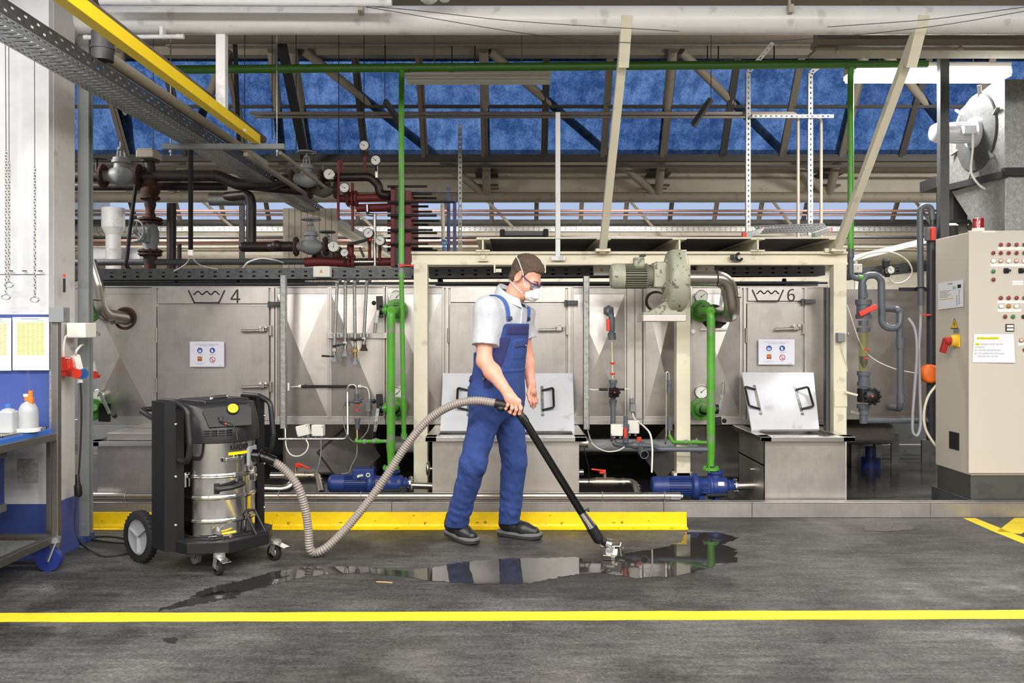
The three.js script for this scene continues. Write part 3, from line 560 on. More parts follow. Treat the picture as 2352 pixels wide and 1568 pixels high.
obj('clamp', [torus(P(1698, 590, DF - .02), V(.3, 0, 1), .026, .010, 18, 7, 4.4), cbox(P(1682, 591, DF - .015), .03, .035, .03, .006), obox(P(1682, 596, DF - .02), P(1697, 598, DF - .02), .02, .02)], M.black, clampHook);
// guard rails lying on the platform
const lad = thing('steel_step', 'folded aluminium step with red feet lying on the platform', 'step ladder', P(1810, 545, 7.4));
obj('tread', place(perfSheet(.62, .18, rowSlots(.62, [.04, .09, .14], .03, .012, .02)), P(1742, 545, 7.5).add(V(0, .03, 0)), V(1, .03, 0).normalize(), V(0, .5, -.86).normalize()), M.galvDark, lad);
each('leg', [obox(P(1708, 543, 7.2), P(1752, 528, 7.6), .03, .04), obox(P(1868, 540, 7.2), P(1905, 527, 7.6), .03, .04), obox(P(1752, 527, 7.6), P(1880, 527, 7.6), .02, .03)], M.galv, lad);
each('foot_cap', [P(1709, 540, 7.18), P(1751, 528, 7.62), P(1906, 528, 7.62)].map((p) => cbox(p, .035, .045, .04, .004)), M.red, lad);
const tb = thing('dumbbell_rack', 'dark steel roller bar lying on the platform deck', 'roller', P(1205, 545, 7.6));
obj('bar', [pbox(1150, 1258, 530, 541, 7.6, .1, .004)], M.darkGray, tb); tb.name = 'roller_bar';
each('end_block', [pbox(1148, 1160, 526, 544, 7.58, .14, .01), pbox(1248, 1260, 525, 543, 7.58, .14, .01)], M.rubber, tb);

// ---------- green water pipework ----------
const gp = thing('green_main', 'green horizontal water pipe below the slanted window', 'pipe', P(1200, 155, 6.85));
obj('pipe', cyl(P(395, 160, 6.85), P(1960, 147, 6.85), .033, .033, 20), M.greenDark, gp);
obj('pipe_end', cyl(P(1940, 148, 6.85), P(2130, 147, 6.85), .028, .028, 16), M.greenDark, gp);
each('tee', [cyl(P(908, 156, 6.85), P(940, 156, 6.85), .037, .037, 18), cyl(P(1942, 148, 6.85), P(1966, 148, 6.85), .037, .037, 18), cyl(P(1030, 155, 6.85), P(1042, 155, 6.85), .036, .036, 18)], M.greenDark, gp);
for (const x of [497, 885, 1038, 1091, 1625, 1650, 1778]) obj('hanger_rod', cyl(P(x, 150, 6.85), P(x, 105, 6.85), .005, .005, 6), M.dark, gp);
const g1 = thing('green_riser', 'thin scuffed green riser dropping to the tank behind the hose', 'pipe', P(923, 1000, 6.6));
obj('upper_pipe', pipe([P(923, 158, 6.85), P(922, 230, 6.7), P(922, 612, 6.6)], .022, .05, 14), M.green, g1);
obj('valve', [cyl(P(922, 602, 6.6), P(922, 640, 6.6), .02, .02, 12), cyl(P(922, 606, 6.6), P(922, 614, 6.6), .028, .028, 6)], M.valveGray, g1);
obj('lever', [obox(P(922, 609, 6.56), P(951, 610, 6.56), .016, .01, .003), cyl(P(922, 613, 6.57), P(922, 606, 6.57), .014)], M.red, g1);
obj('lower_pipe', [cyl(P(922, 632, 6.6), P(928, 1005, 6.6), .018, .018, 14), cyl(P(922, 628, 6.6), P(922, 638, 6.6), .026, .026, 14), cyl(P(928, 995, 6.6), P(928, 1008, 6.6), .024, .024, 12)], M.green, g1);
const g2 = thing('green_riser', 'green riser descending in front of the lit batten', 'pipe', P(1955, 620, 6.85));
obj('pipe', cyl(P(1954, 155, 6.85), P(1954, 574, 6.85), .024, .024, 14), M.green, g2);
obj('socket', cyl(P(1953, 572, 6.85), P(1953, 592, 6.85), .030, .030, 14), M.pvc, g2);
obj('plastic_elbow', pipe([P(1953, 590, 6.85), P(1954, 636, 6.85), P(1975, 640, 6.85)], .023, .06, 14), M.pvc, g2);
obj('sleeve', cyl(P(1970, 637, 6.85), P(1988, 640, 6.85), .024, .024, 14), M.green, g2);

function greenStack(label, x, x2, d, yTop, yBot, side, gaugesY, needle) {
  const t = thing('green_pipe_stack', label, 'pipe', P(x, yBot, d)), r = .031, fx = x2;
  obj('riser', pipe([P(fx, yTop + 8, DM - .12), P(fx, yTop + 8, d + .12), P(x, yTop + 6, d), P(x, yTop + 60, d), P(x, yBot - 45, d)], r, .07, 20), M.green, t);
  obj('reducer', [cyl(P(x, yBot - 50, d), P(x, yBot - 8, d), r, r * .8, 18), ...flange(P(x, yBot - 2, d), V(0, 1, 0), .062, .022, 6)], M.green, t);
  for (const y of [yTop + 8, yTop + 233]) {
    obj('valve_flange', flange(P(fx, y, DM - .10), V(0, 0, 1), .088, .03, 6), M.green, t);
    obj('valve_body', [lathe([[.03, -.08], [.05, -.04], [.06, 0], [.05, .05], [.038, .09]], P(fx, y, DM - .14), V(0, 0, 1), 20), cyl(P(fx, y, DM - .14), P(fx + side * 34, y, DM - .14), .034, .030, 18), cyl(P(fx + side * 22, y, DM - .14), P(fx + side * 27, y, DM - .14), .042, .042, 18), cyl(P(fx, y, DM - .14), P(x, y, d), .03, .03, 16)], M.green, t);
    const hb = P(fx + side * 38, y, DM - .14);
    obj('lever_plate', [cyl(hb.clone().add(V(-side * .02, 0, 0)), hb, .038, .038, 14), obox(hb.clone().add(V(0, -.06, 0)), hb.clone().add(V(side * .006, side < 0 ? .11 : -.13, 0)), .05, .016, .004, V(0, 0, 1))], M.black, t);
    const up = side < 0 ? -1 : 1;
    obj('lever', [obox(hb.clone().add(V(side * .012, 0, .02)), hb.clone().add(V(side * .035, side < 0 ? -.17 : .20, .03)), .026, .009, .002, V(0, 0, 1)), cyl(hb.clone().add(V(side * .03, (side < 0 ? -.10 : .12), .03)), hb.clone().add(V(side * .036, side < 0 ? -.18 : .21, .03)), .012, .012, 8)], M.galv, t);
    obj('knob', sph(hb.clone().add(V(side * .045, side < 0 ? .055 : -.09, .02)), .018, 12), M.black, t);
  }
  for (const y of gaugesY) { const gt = thing('pressure_gauge', label.includes('tank 6') ? (y < 800 ? 'upper steel pressure gauge above green valve on tank 6' : 'lower steel pressure gauge above green valve on tank 6') : (y < 800 ? 'upper pressure gauge behind the scuffed green riser' : 'lower pressure gauge behind the scuffed green riser'), 'gauge', P(fx, y, DM - .05)); gaugeParts(gt, P(fx, y, DM - .06), .052, V(0, 0, 1), needle, M.steelBright); }
  return t;
}
greenStack('thick chipped green pipe rising from the pump beside the hose', 898, 911, 6.5, 704, 1076, -1, [682, 904], .75);
greenStack('thick green pipe rising from the pump before tank 6', 1633, 1611, 6.5, 706, 1078, 1, [681, 900], .7);
// stack at the pier, mostly hidden
const g4 = thing('green_pipe_stack', 'green flange with lever and gauge peeping out behind the pier', 'pipe', P(213, 960, 6.6));
obj('valve_flange', [...flange(P(214, 940, DM - .12), V(.3, 0, 1).normalize(), .085, .03, 6), cyl(P(214, 940, DM - .12), P(214, 935, 6.6), .03), cyl(P(196, 690, 6.6), P(196, 1070, 6.6), .03), ...flange(P(206, 717, DM - .12), V(0, 0, 1), .08, .03, 6)], M.green, g4);
obj('lever_plate', [obox(P(242, 925, 6.75), P(240, 968, 6.75), .09, .02, .004, V(0, 0, 1)), sph(P(264, 955, 6.7), .018, 12)], M.black, g4);
obj('lever', obox(P(228, 900, 6.72), P(252, 950, 6.7), .024, .01, .002, V(0, 0, 1)), M.galv, g4);
const gg4 = thing('pressure_gauge', 'pressure gauge at the green flange behind the pier', 'gauge', P(226, 910, DM - .06)); gaugeParts(gg4, P(226, 908, DM - .06), .05, V(0, 0, 1), 1.2, M.steelBright);
obj('fitting', [cyl(P(214, 742, 6.8), P(214, 756, 6.8), .012), obox(P(212, 754, 6.78), P(228, 769, 6.78), .014, .014), cyl(P(224, 764, 6.78), P(224, 772, 6.78), .018, .018, 6)], M.galv, g4);
const sign4 = thing('warning_cone', 'small red and white cone marker hung behind the pier', 'marker', P(217, 872, 6.7));
obj('cone', cyl(P(214, 852, 6.7), P(214, 830, 6.7), .03, .012, 14), M.white, sign4); obj('band', [cyl(P(214, 868, 6.7), P(214, 852, 6.7), .05, .03, 14), obox(P(205, 870, 6.7), P(231, 862, 6.7), .03, .012)], M.red, sign4);

// ---------- pumps ----------
function pump(label, x0, x1, y, d, s, variant) {   // axis along x at row y
  const t = thing('water_pump', label, 'pump', V(X((x0 + x1) / 2, d), 0, -d)), ax = V(1, 0, 0), yc = Y(y, d), L = X(x1, d) - X(x0, d), at = (u, v = 0, w = 0) => V(X(x0, d) + u * L, yc + v, -d + w), r = .072 * s;
  const prof = (list) => lathe(list.map(([q, u]) => [q * r, u * L]), at(0), ax, 26);
  obj('fan_cover', prof([[0, 0], [.75, .0], [.95, .02], [1, .06], [1, .2]]), M.blue, t);
  const fins = [cyl(at(.2), at(.47), r * .84, r * .84, 24)]; for (let k = 0; k < 26; k++) { const a = k / 26 * Math.PI * 2; fins.push(obox(at(.2, Math.sin(a) * r * .92, Math.cos(a) * r * .92), at(.46, Math.sin(a) * r * .92, Math.cos(a) * r * .92), .004, r * .2, 0, V(0, Math.sin(a), Math.cos(a)))); }
  obj('motor', fins, M.blue, t);
  if (variant) { const b = obj('terminal_box', [box(at(.3).x, at(.56).x, yc + r * .5, yc + r * 1.75, -d - .05, -d + .06, .008)], M.blue, t); obj('gland', [cyl(at(.42, r * 1.05, .06), at(.38, r * 1.05, .10), .01), torus(at(.49, r * 1.1, .062), V(0, 0, 1), .013, .004, 16, 6)], M.ivory, b); obj('cover_screw', [[.42], [.49]].map(([u]) => cyl(at(u, r * .72, .055), at(u, r * .72, .064), .011)), M.blue, b); }
  obj('lantern', [prof([[.8, .46], [1.0, .47], [1.28, .49], [1.28, .53], [1.05, .55], [.85, .60], [.85, .66], [1.18, .68], [1.18, .71], [1.0, .72]]), ...[.49, .53].map((u) => torus(at(u), ax, r * 1.24, .005, 26, 6))], M.blue, t);
  obj('guard_grille', place(perfSheet(.055, .075, rowSlots(.055, [.012, .026, .048, .062], .014, .008, .008)), at(.58, -.035, r * .98), V(1, 0, 0), V(0, 1, 0)), variant ? M.galv : M.blue, t);
  obj('volute', [prof([[1.0, .70], [.98, .86], [.88, .89], [.6, .9], [.6, .91], [.72, .915], [.72, .93], [.55, .94], [.55, .955], [.72, .96], [.72, .975], [0, .976]]), cyl(at(.76, 0), at(.76, r * 1.35), .045 * s, .04 * s, 18), ...flange(at(.76, r * 1.4), V(0, 1, 0), .062, .018, 6)], M.blue, t);
  obj('suction_flange', flange(at(.985), ax, r * .86, .016, 6), M.steelBright, t);
  obj('hand_lever', [cyl(at(.91, -r * .55, r * .8), at(.91, -r * .55, r * 1.25), r * .42, r * .42, 18), obox(at(.92, -r * .55, r * 1.1), at(.62, -r * .62, r * 1.1), .016, .02, .003), torus(at(.91, -r * .55, r * 1.2), V(0, 0, 1), r * .36, .007, 20, 6)], M.dark, t);
  obj('name_plate', cbox(at(.80, r * .35, r * .93), .045, .04, .004), variant ? M.blue : M.face, t);
  obj('foot', [box(at(.55).x, at(.62).x, 0, yc - r * .8, -d - .04, -d + .04), box(at(.74).x, at(.80).x, 0, yc - r * .8, -d - .04, -d + .04)], M.blue, t);
  return t;
}
pump('blue pump with terminal box below the chipped green pipe', 755, 946, 1110, 6.5, .92, 1);
pump('blue pump with cast cover below the green pipe of tank 6', 1495, 1690, 1117, 6.5, 1.08, 0);
tag(obj('suction_pipe', cyl(P(942, 1114, 6.5), P(1000, 1116, 6.5), .026, .026, 18), M.steelPipe), 'short stainless suction stub from the pump into the wide tub', 'pipe');
tag(obj('suction_pipe', cyl(P(1684, 1116, 6.5), P(1752, 1114, 6.5), .034, .034, 18), M.steelPipe), 'short stainless suction stub from the pump into the narrow tub', 'pipe');

// ball valves with bent stainless outlets
function ballValve(label, x0, x1, y, d, hx, bendX) {
  const t = thing('ball_valve', label, 'valve', P((x0 + x1) / 2, y, d));
  obj('inlet_pipe', cyl(P(x0, y, d), P(x0 + (x1 - x0) * .35, y, d), .026, .026, 16), M.steelPipe, t);
  const bx = x0 + (x1 - x0) * .5;
  M.brassNickel = M.brassNickel || metal(176, 166, 150, .42);
  obj('body', [cyl(P(bx - 22, y, d), P(bx + 22, y, d), .036, .036, 8), cyl(P(bx - 30, y, d), P(bx - 20, y, d), .032, .032, 6), cyl(P(bx + 20, y, d), P(bx + 31, y, d), .032, .032, 6), cyl(P(bx + 38, y, d), P(bx + 46, y, d), .034, .034, 6), cyl(P(bx, y, d), P(bx, y - 20, d), .014, .014, 8)], M.brassNickel, t);
  obj('handle', [cbox(P(hx, y - 24, d - .01), .05, .03, .03, .006), obox(P(hx, y - 27, d - .02), P(hx + (hx > bx ? 26 : -26), y - (hx > bx ? 16 : 30), d - .03), .02, .012, .004)], M.red, t);
  obj('outlet_pipe', [pipe([P(bx + 26, y, d), P(bendX - 8, y - 1, d), P(bendX, y + 40, 6.22)], .026, .055, 18)], M.steelPipe, t);
  obj('corrugation', [.25, .45, .65, .85].map((k) => { const p = P(bendX - 4, y + 4, d - .02).lerp(P(bendX, y + 40, 6.24), k); return torus(p, P(bendX, y + 40, 6.24).sub(P(bendX - 4, y + 4, d - .02)).normalize(), .026, .004, 22, 6); }), M.steelBright, t);
  return t;
}
ballValve('red handled ball valve with bent pipe behind the vacuum hose', 622, 735, 1092, 6.45, 686, 738);
ballValve('red handled ball valve with bent pipe at the wide tub', 1328, 1450, 1107, 6.45, 1384, 1466);
tag(obj('drain_elbow', pipe([P(600, 1122, 6.4), P(660, 1124, 6.4), P(680, 1100, 6.45)], .034, .08, 18), M.steelPipe), 'fat stainless elbow low behind the vacuum cleaner', 'pipe');
const un = thing('pipe_union', 'nickel union stub on the side of the wide tub', 'fitting', P(1340, 1020, 6.4));
each('nut', [cyl(P(1328, 1017, 6.4), P(1350, 1017, 6.4), .042, .042, 6), cyl(P(1330, 1084, 6.4), P(1340, 1084, 6.4), .02, .02, 10)], M.steelPipe, un);
const disc = thing('blind_cover', 'round steel cover on the side of the wide tub', 'cover', P(988, 1076, 6.45));
obj('cover', [lathe([[0, -.01], [.05, -.01], [.055, 0], [.05, .012], [0, .02]], P(984, 1076, 6.45), V(-1, 0, 0), 22), cyl(P(984, 1076, 6.45), P(996, 1076, 6.45), .012)], M.steelPipe, disc);
tag(obj('bolt_stub', cyl(P(1722, 1077, 6.5), P(1736, 1077, 6.5), .009, .009, 8), M.steelBright), 'small steel bolt on the dark flank of the narrow tub', 'bolt');

// four galvanised drop pipes with couplings
const rail = thing('clamp_rail', 'flat steel rail holding the four drop pipes', 'rail', P(820, 772, DM - .06));
obj('rail', pbox(751, 891, 764, 777, DM - .05, .03, .002), M.steel, rail);
const dropG = [[774, 768, 832, -1], [793, 793, 820, -1], [814, 816, 838, 0], [842, 836, 808, -1]];
dropG.forEach(([xt, xb, yb, hs], i) => {
  const t = thing('drop_pipe', ['galvanised drop pipe with lever and claw coupling, end of the row by tank door', 'galvanised drop pipe with black lever and bell coupling', 'galvanised drop pipe with brassy valve and long claw coupling', 'galvanised drop pipe with rusty short coupling beside the green valve'][i], 'pipe', P(xb, yb, 6.78)), d = 6.78;
  const ys = [798, 778, 795, 772][i];
  obj('pipe', [pipe([P(xt + 8, 644, d + .14), P(xt, 646, d + .02), P(xt, 660, d), P(xb, ys, d)], .0125, .03, 12), sph(P(xt + .5, 648, d + .01), .017, 12)], M.galv, t);
  obj('clamp', [cyl(P(xb, 766, d), P(xb, 775, d), .018, .018, 12), cbox(P(xb, 770, d + .03), .075, .02, .05)], M.galv, t);
  obj('valve', [cyl(P(xb, ys, d), P(xb, yb - 18, d), .015, .015, 8), cbox(P(xb, (ys + yb - 18) / 2 - 2, d), .034, .03, .034, .005)], i === 2 ? (M.brass = metal(170, 148, 96, .45)) : M.steelPipe, t);
  obj('coupling', lathec([[.013, 0], [.018, .0], [.018, -.02], [.027, -.035], [.030, -.05], [.012, -.05]].map(([r, y]) => [r, y]), P(xb, yb - 17, d), V(0, 1, 0), 16), i === 3 ? M.rust : M.valveGray, t);
  if (hs) { const y = [818, 790, 0, 780][i]; obj('lever', [obox(P(xb, y, d - .02), P(xb - 14, y + [0, 2, 0, 0][i], d - .035), .012, .008, .002, V(0, 0, 1)), cyl(P(xb - 12, y + [0, 2, 0, 0][i], d - .035), P(xb - 29, y + [-1, 5, 0, 0][i], d - .035), .008, .008, 8)], M.dark, t); }
});
// sensor and hose group between tank doors
const sn = thing('sensor_line', 'black conduit with white ends and grey sensor plug by tank 4', 'conduit', P(740, 890, DM - .06));
obj('conduit', cyl(P(690, 887, DM - .05), P(822, 887, DM - .05), .0105, .0105, 10), M.black, sn);
obj('ferrule', [cyl(P(686, 887, DM - .05), P(692, 887, DM - .05), .012, .012, 8), cyl(P(822, 887, DM - .05), P(830, 887, DM - .05), .012, .012, 8), cbox(P(663, 888, 6.70), .012, .06, .02, .003)], M.ivory, sn);
obj('cable', [wire([P(662, 888, 6.72), P(676, 888, DM - .06), P(688, 887, DM - .05)], .005, 10), wire([P(828, 887, DM - .05), P(843, 891, DM - .06), P(848, 905, DM - .06), P(848, 916, DM - .06)], .005, 20)], M.ivory, sn);
obj('plug', [cbox(P(846, 935, DM - .07), .04, .075, .04, .006), cyl(P(848, 915, DM - .07), P(848, 925, DM - .07), .016, .014, 10), cyl(P(846, 945, DM - .07), P(846, 956, DM - .07), .013, .010, 10)], M.valveGray, sn);
obj('clip', [[701], [813]].map(([x]) => torus(P(x, 887, DM - .05), V(1, 0, 0), .014, .004, 14, 6)), M.rust, sn);
const fm = thing('flow_meter', 'slim chrome bypass line with clear flow meter by the green pipe', 'flow meter', P(810, 1010, 6.75));
obj('bypass', pipe([P(640, 1008, 6.6), P(792, 1008, 6.6), P(799, 1000, 6.65), P(798, 900, 6.72), P(800, 884, 6.72), P(817, 882, 6.72), P(820, 905, 6.72)], .010, .03, 10), M.steelBright, fm);
each('fitting', [cyl(P(798, 922, 6.72), P(798, 932, 6.72), .019, .019, 12), cyl(P(819, 904, 6.72), P(820, 918, 6.72), .018, .018, 10), cyl(P(804, 922, 6.72), P(834, 914, 6.72), .010, .010, 8), lathe([[.012, -.02], [.04, -.012], [.04, .004], [.02, .014]], P(820, 921, 6.72), V(0, 1, 0), 16), cyl(P(821, 965, 6.72), P(821, 985, 6.72), .018, .018, 10), cyl(P(821, 960, 6.72), P(821, 967, 6.72), .023, .023, 12)], M.pvc, fm);
obj('sight_tube', cyl(P(820, 924, 6.72), P(821, 962, 6.72), .019, .019, 16, true), M.glass, fm);
obj('mark', [[928], [940]].map(([y]) => cyl(P(820, y, 6.72), P(820, y + 3, 6.72), .0195, .0195, 14)), M.red, fm);
obj('brass_stem', [cyl(P(820, 985, 6.72), P(821, 1012, 6.7), .009, .009, 8)], M.brass, fm);
const gl = thing('green_branch', 'small green branch line with valve to the chipped green pipe', 'pipe', P(850, 1015, 6.6));
obj('pipe', pipe([P(820, 1008, 6.66), P(818, 1014, 6.6), P(898, 1013, 6.5)], .014, .03, 12), M.green, gl);
each('fitting', [cyl(P(834, 1014, 6.58), P(841, 1014, 6.58), .022, .022, 6), cyl(P(856, 1013, 6.55), P(872, 1013, 6.55), .020, .020, 6), cyl(P(864, 1013, 6.55), P(864, 1006, 6.55), .008)], M.valveGray, gl);
for (const [pts, r, label, m] of [
  [[P(848, 956, 6.88), P(846, 985, 6.8), P(832, 1005, 6.75), P(815, 1015, 6.7), P(798, 1000, 6.7), P(789, 965, 6.75), P(788, 935, 6.75), P(793, 925, 6.72)], .004, 'thin grey cable looping beside the flow meter', M.valveGray],
  [[P(820, 1016, 6.68), P(819, 1045, 6.6), P(808, 1068, 6.5), P(800, 1085, 6.4), P(784, 1088, 6.38)], .004, 'thin cable hanging down to the blue terminal box', M.valveGray],
  [[P(655, 984, 6.7), P(659, 1030, 6.55), P(672, 1046, 6.5), P(690, 1046, 6.5), P(704, 1035, 6.5), P(708, 1020, 6.52), P(703, 1010, 6.55)], .005, 'cream cable loop hanging below the junction boxes', M.ivory],
  [[P(737, 1006, 6.6), P(737, 1040, 6.55), P(732, 1070, 6.5), P(727, 1085, 6.5)], .004, 'straight grey cable dropping from the junction box', M.valveGray]])
  tag(obj('cable', wire(pts, r, 40), m), label, 'cable');
for (const [c, w, h, a, label] of [[P(697, 988, 6.6), .098, .082, .22, 'tilted white junction box below tank 4'], [P(731, 988, 6.6), .095, .085, 0, 'upright white junction box below tank 4'], [P(1417, 987, 6.62), .095, .09, 0, 'white junction box behind the red plastic valve'], [P(1452, 980, 6.7), .11, .10, 0, 'pale junction box half hidden behind the red plastic valve']]) {
  const t = thing('junction_box', label, 'junction box', c.clone());
  const mk = (g) => g.translate(-c.x, -c.y, -c.z).rotateZ(a).rotateY(-.15).translate(c.x, c.y, c.z);
  obj('box', mk(cbox(c, w, h, .055, .008)), M.ivory, t);
  obj('gland', mk(merge([cyl(c.clone().add(V(-.02, -h / 2, 0)), c.clone().add(V(-.02, -h / 2 - .018, 0)), .009), cyl(c.clone().add(V(.025, -h / 2, 0)), c.clone().add(V(.025, -h / 2 - .018, 0)), .009)])), M.valveGray, t);
  obj('screw', mk(merge([[-1, -1], [1, 1]].map(([i, j]) => cyl(c.clone().add(V(i * w * .42, j * h * .36, .02)), c.clone().add(V(i * w * .42, j * h * .36, .029)), .004, .004, 8)))), M.dark, t);
}

// ---------- grey plastic dosing lines ----------
function pvcBits(list, d) { return list.map(([x, y0, y1, r]) => cyl(P(x, y0, d), P(x, y1, d), r, r, 16)); }
const pv = thing('dosing_line', 'grey plastic dosing line with clear tube and red lever before the tank', 'pipe', P(1405, 1020, 6.7));
obj('pipe', [pipe([P(1400, 716, DM - .02), P(1400, 714, 6.8), P(1404, 716, 6.72), P(1405, 780, 6.72)], .021, .05, 14), pipe([P(1408, 905, 6.72), P(1408, 1021, 6.7), P(1500, 1023, 6.6), P(1514, 1031, 6.55), P(1625, 1032, 6.5)], .020, .04, 14)], M.pvc, pv);
each('socket', [...pvcBits([[1405, 728, 760, .025], [1405, 764, 772, .031], [1406, 772, 780, .030], [1408, 872, 880, .031], [1408, 880, 892, .024], [1408, 917, 924, .031], [1408, 924, 934, .026]], 6.72), cyl(P(1452, 1022, 6.65), P(1462, 1022, 6.65), .029, .029, 14), cyl(P(1470, 1022, 6.64), P(1480, 1022, 6.64), .029, .029, 14), cyl(P(1601, 1032, 6.52), P(1612, 1032, 6.52), .030, .030, 6), orient(new THREE.CylinderGeometry(.045, .045, .012, 6), P(1398, 713, DM - .03), V(0, 0, 1))], M.pvc, pv);
obj('sight_tube', cyl(P(1405, 780, 6.72), P(1408, 873, 6.72), .021, .021, 16, true), M.glass, pv);
obj('rod', cyl(P(1405.5, 784, 6.72), P(1407, 870, 6.72), .006, .006, 8), phys({ color: c255(228, 214, 180), roughness: .4 }), pv);
obj('mark', [[832], [856]].map(([y]) => [cyl(P(1407, y, 6.72), P(1407, y + 3, 6.72), .0215, .0215, 14), cyl(P(1407, y + 3, 6.72), P(1407, y + 6, 6.72), .012, .004, 8)]), M.red, pv);
obj('lever', pbox(1393, 1401, 732, 760, 6.62, .02, .004), M.red, pv);
obj('hand_knob', (() => { const c = P(1412, 901, 6.62), g = [lathe([[0, .03], [.012, .028], [.02, .012], [.034, .010], [.034, -.012], [.02, -.02], [.02, -.08]], c, V(0, 0, 1), 20)]; for (let k = 0; k < 8; k++) g.push(sph(c.clone().add(V(Math.cos(k * .785) * .034, Math.sin(k * .785) * .034, 0)), .012, 8)); g.push(cyl(P(1408, 890, 6.72), P(1408, 912, 6.72), .032, .032, 14)); return g; })(), M.black, pv);
obj('knob_cap', cyl(P(1412, 901, 6.592), P(1412, 901, 6.588), .005, .005, 10), M.red, pv);
obj('drain_valve', [...pvcBits([[1437, 955, 975, .017], [1437, 974, 990, .028], [1437, 1000, 1016, .024]], 6.62), cyl(P(1437, 985, 6.62), P(1437, 1002, 6.62), .020, .020, 12)], M.pvc, pv);
obj('drain_lever', [orient(new THREE.CylinderGeometry(.014, .014, .02, 8), P(1436, 994, 6.585), V(0, 0, 1)), obox(P(1436, 982, 6.575), P(1436, 1006, 6.575), .02, .012, .003, V(0, 0, 1)), cbox(P(1468, 1008, 6.65), .034, .032, .03, .004)], M.red, pv);
obj('open_end', [cyl(P(1475, 1040, 6.55), P(1480, 1044, 6.42), .03, .03, 18, true), cyl(P(1470, 1030, 6.66), P(1475, 1040, 6.55), .03, .03, 18), torus(P(1480, 1044, 6.42), V(.05, -.03, 1).normalize(), .029, .004, 20, 6)], M.pvc, pv);
obj('cross_rod', [cyl(P(1376, 894, 6.72), P(1396, 894, 6.72), .010, .010, 8), cyl(P(1420, 894, 6.72), P(1434, 894, 6.72), .009, .009, 8)], M.black, pv);
const pvw = thing('float_switch', 'white cable and grey sensor plug beside the dosing valve', 'sensor', P(1450, 930, 6.75));
obj('cable', [wire([P(1352, 893, 6.75), P(1366, 895, 6.74), P(1374, 894, 6.72)], .005, 10), wire([P(1434, 893, 6.72), P(1446, 894, 6.74), P(1450, 903, 6.76), P(1450, 915, 6.78)], .005, 16), wire([P(1453, 950, 6.8), P(1458, 962, 6.75), P(1478, 978, 6.6), P(1493, 996, 6.5), P(1498, 1025, 6.45), P(1497, 1085, 6.42)], .007, 36)], M.ivory, pvw);
obj('plug', [cbox(P(1453, 935, 6.82), .044, .07, .04, .006), cyl(P(1450, 914, 6.8), P(1451, 925, 6.8), .016, .018, 10), cyl(P(1453, 945, 6.82), P(1453, 953, 6.82), .012, .008, 8)], M.valveGray, pvw);
const pv2 = thing('bypass_line', 'slender steel bypass with grey sockets beside the cream post', 'pipe', P(1535, 1010, 6.7));
obj('pipe', [pipe([P(1528, 1018, 6.66), P(1530, 1000, 6.7), P(1530, 856, 6.72), P(1533, 853, 6.72), P(1536, 858, 6.72), P(1537, 872, 6.72)], .008, .012, 10), cyl(P(1537, 988, 6.7), P(1538, 1005, 6.7), .009, .009, 8)], M.steelBright, pv2);
obj('socket', pvcBits([[1537, 872, 884, .021], [1537, 884, 894, .016], [1537, 894, 901, .023], [1538, 956, 968, .021], [1538, 968, 988, .023]], 6.71), M.pvc, pv2);
obj('elbow', pipe([P(1538, 1000, 6.7), P(1545, 1015, 6.65), P(1632, 1016, 6.5)], .013, .03, 12), M.green, pv2);
obj('fitting', [cyl(P(1573, 1015, 6.6), P(1581, 1015, 6.6), .020, .020, 6), cyl(P(1590, 1015, 6.58), P(1606, 1015, 6.58), .018, .018, 8), cyl(P(1600, 1015, 6.58), P(1600, 1006, 6.58), .007)], M.valveGray, pv2);
for (const [pts, r, m, label] of [[[P(1350, 987, 6.7), P(1358, 1015, 6.6), P(1380, 1030, 6.55), P(1400, 1020, 6.55), P(1412, 1012, 6.6)], .005, M.valveGray, 'grey cable sagging from the channel upright'], [[P(1350, 990, 6.7), P(1362, 1020, 6.58), P(1392, 1036, 6.5), P(1420, 1034, 6.5), P(1434, 1026, 6.55)], .005, M.ivory, 'pale cable sagging from the channel upright'], [[P(1341, 1010, 6.4), P(1344, 1040, 6.4), P(1352, 1075, 6.4), P(1353, 1110, 6.42)], .003, M.black, 'thin black cable down the side of the wide tub']]) tag(obj('cable', wire(pts, r), m), label, 'cable');

// under-tank gear in the dark sump
const sumpT = thing('sump_tank', 'steel sump vessels under the washing tanks', 'vessel', V(0, 0, -8.2));
M.sump = M.steelDoor;
each('vessel', [box(X(640, 7.6), X(860, 7.6), .02, .5, -8.6, -7.7, .04), box(X(1180, 7.6), X(1330, 7.6), .02, .5, -8.6, -7.7, .04), box(X(1560, 7.6), X(1720, 7.6), .0, .5, -8.4, -7.6, .04), box(X(1930, 8), X(2060, 8), .25, .45, -8.8, -8, .06)], M.sump, sumpT);
each('chute', [obox(P(760, 1080, 7.3), P(842, 1006, 7.5), .06, .4), obox(P(1508, 1006, 7.3), P(1556, 1070, 7.15), .05, .4)], M.steelDoor, sumpT);
each('leg', [[2015, 8.3], [1960, 8.4], [700, 8], [1230, 8]].map(([x, d]) => box(X(x, d) - .03, X(x, d) + .03, 0, .3, -d - .03, -d + .03)), M.sump, sumpT);
M.grayDuct = paint(172, 172, 170, .5);
tag(obj('sump_duct', cyl(P(1330, 1022, 7.2), P(1600, 1022, 7.2), .055, .055, 20), M.grayDuct), 'pale round duct crossing behind the dosing line', 'duct');
tag(obj('sump_duct', cyl(P(890, 1020, 7.3), P(985, 1020, 7.3), .07, .07, 20), M.grayDuct), 'pale round duct behind the chipped green pipe', 'duct');
const spn = thing('sump_stand', 'pale frame members in the dark space below the plastic pipes', 'stand', V(X(2020, 8.7), 0, -8.7));
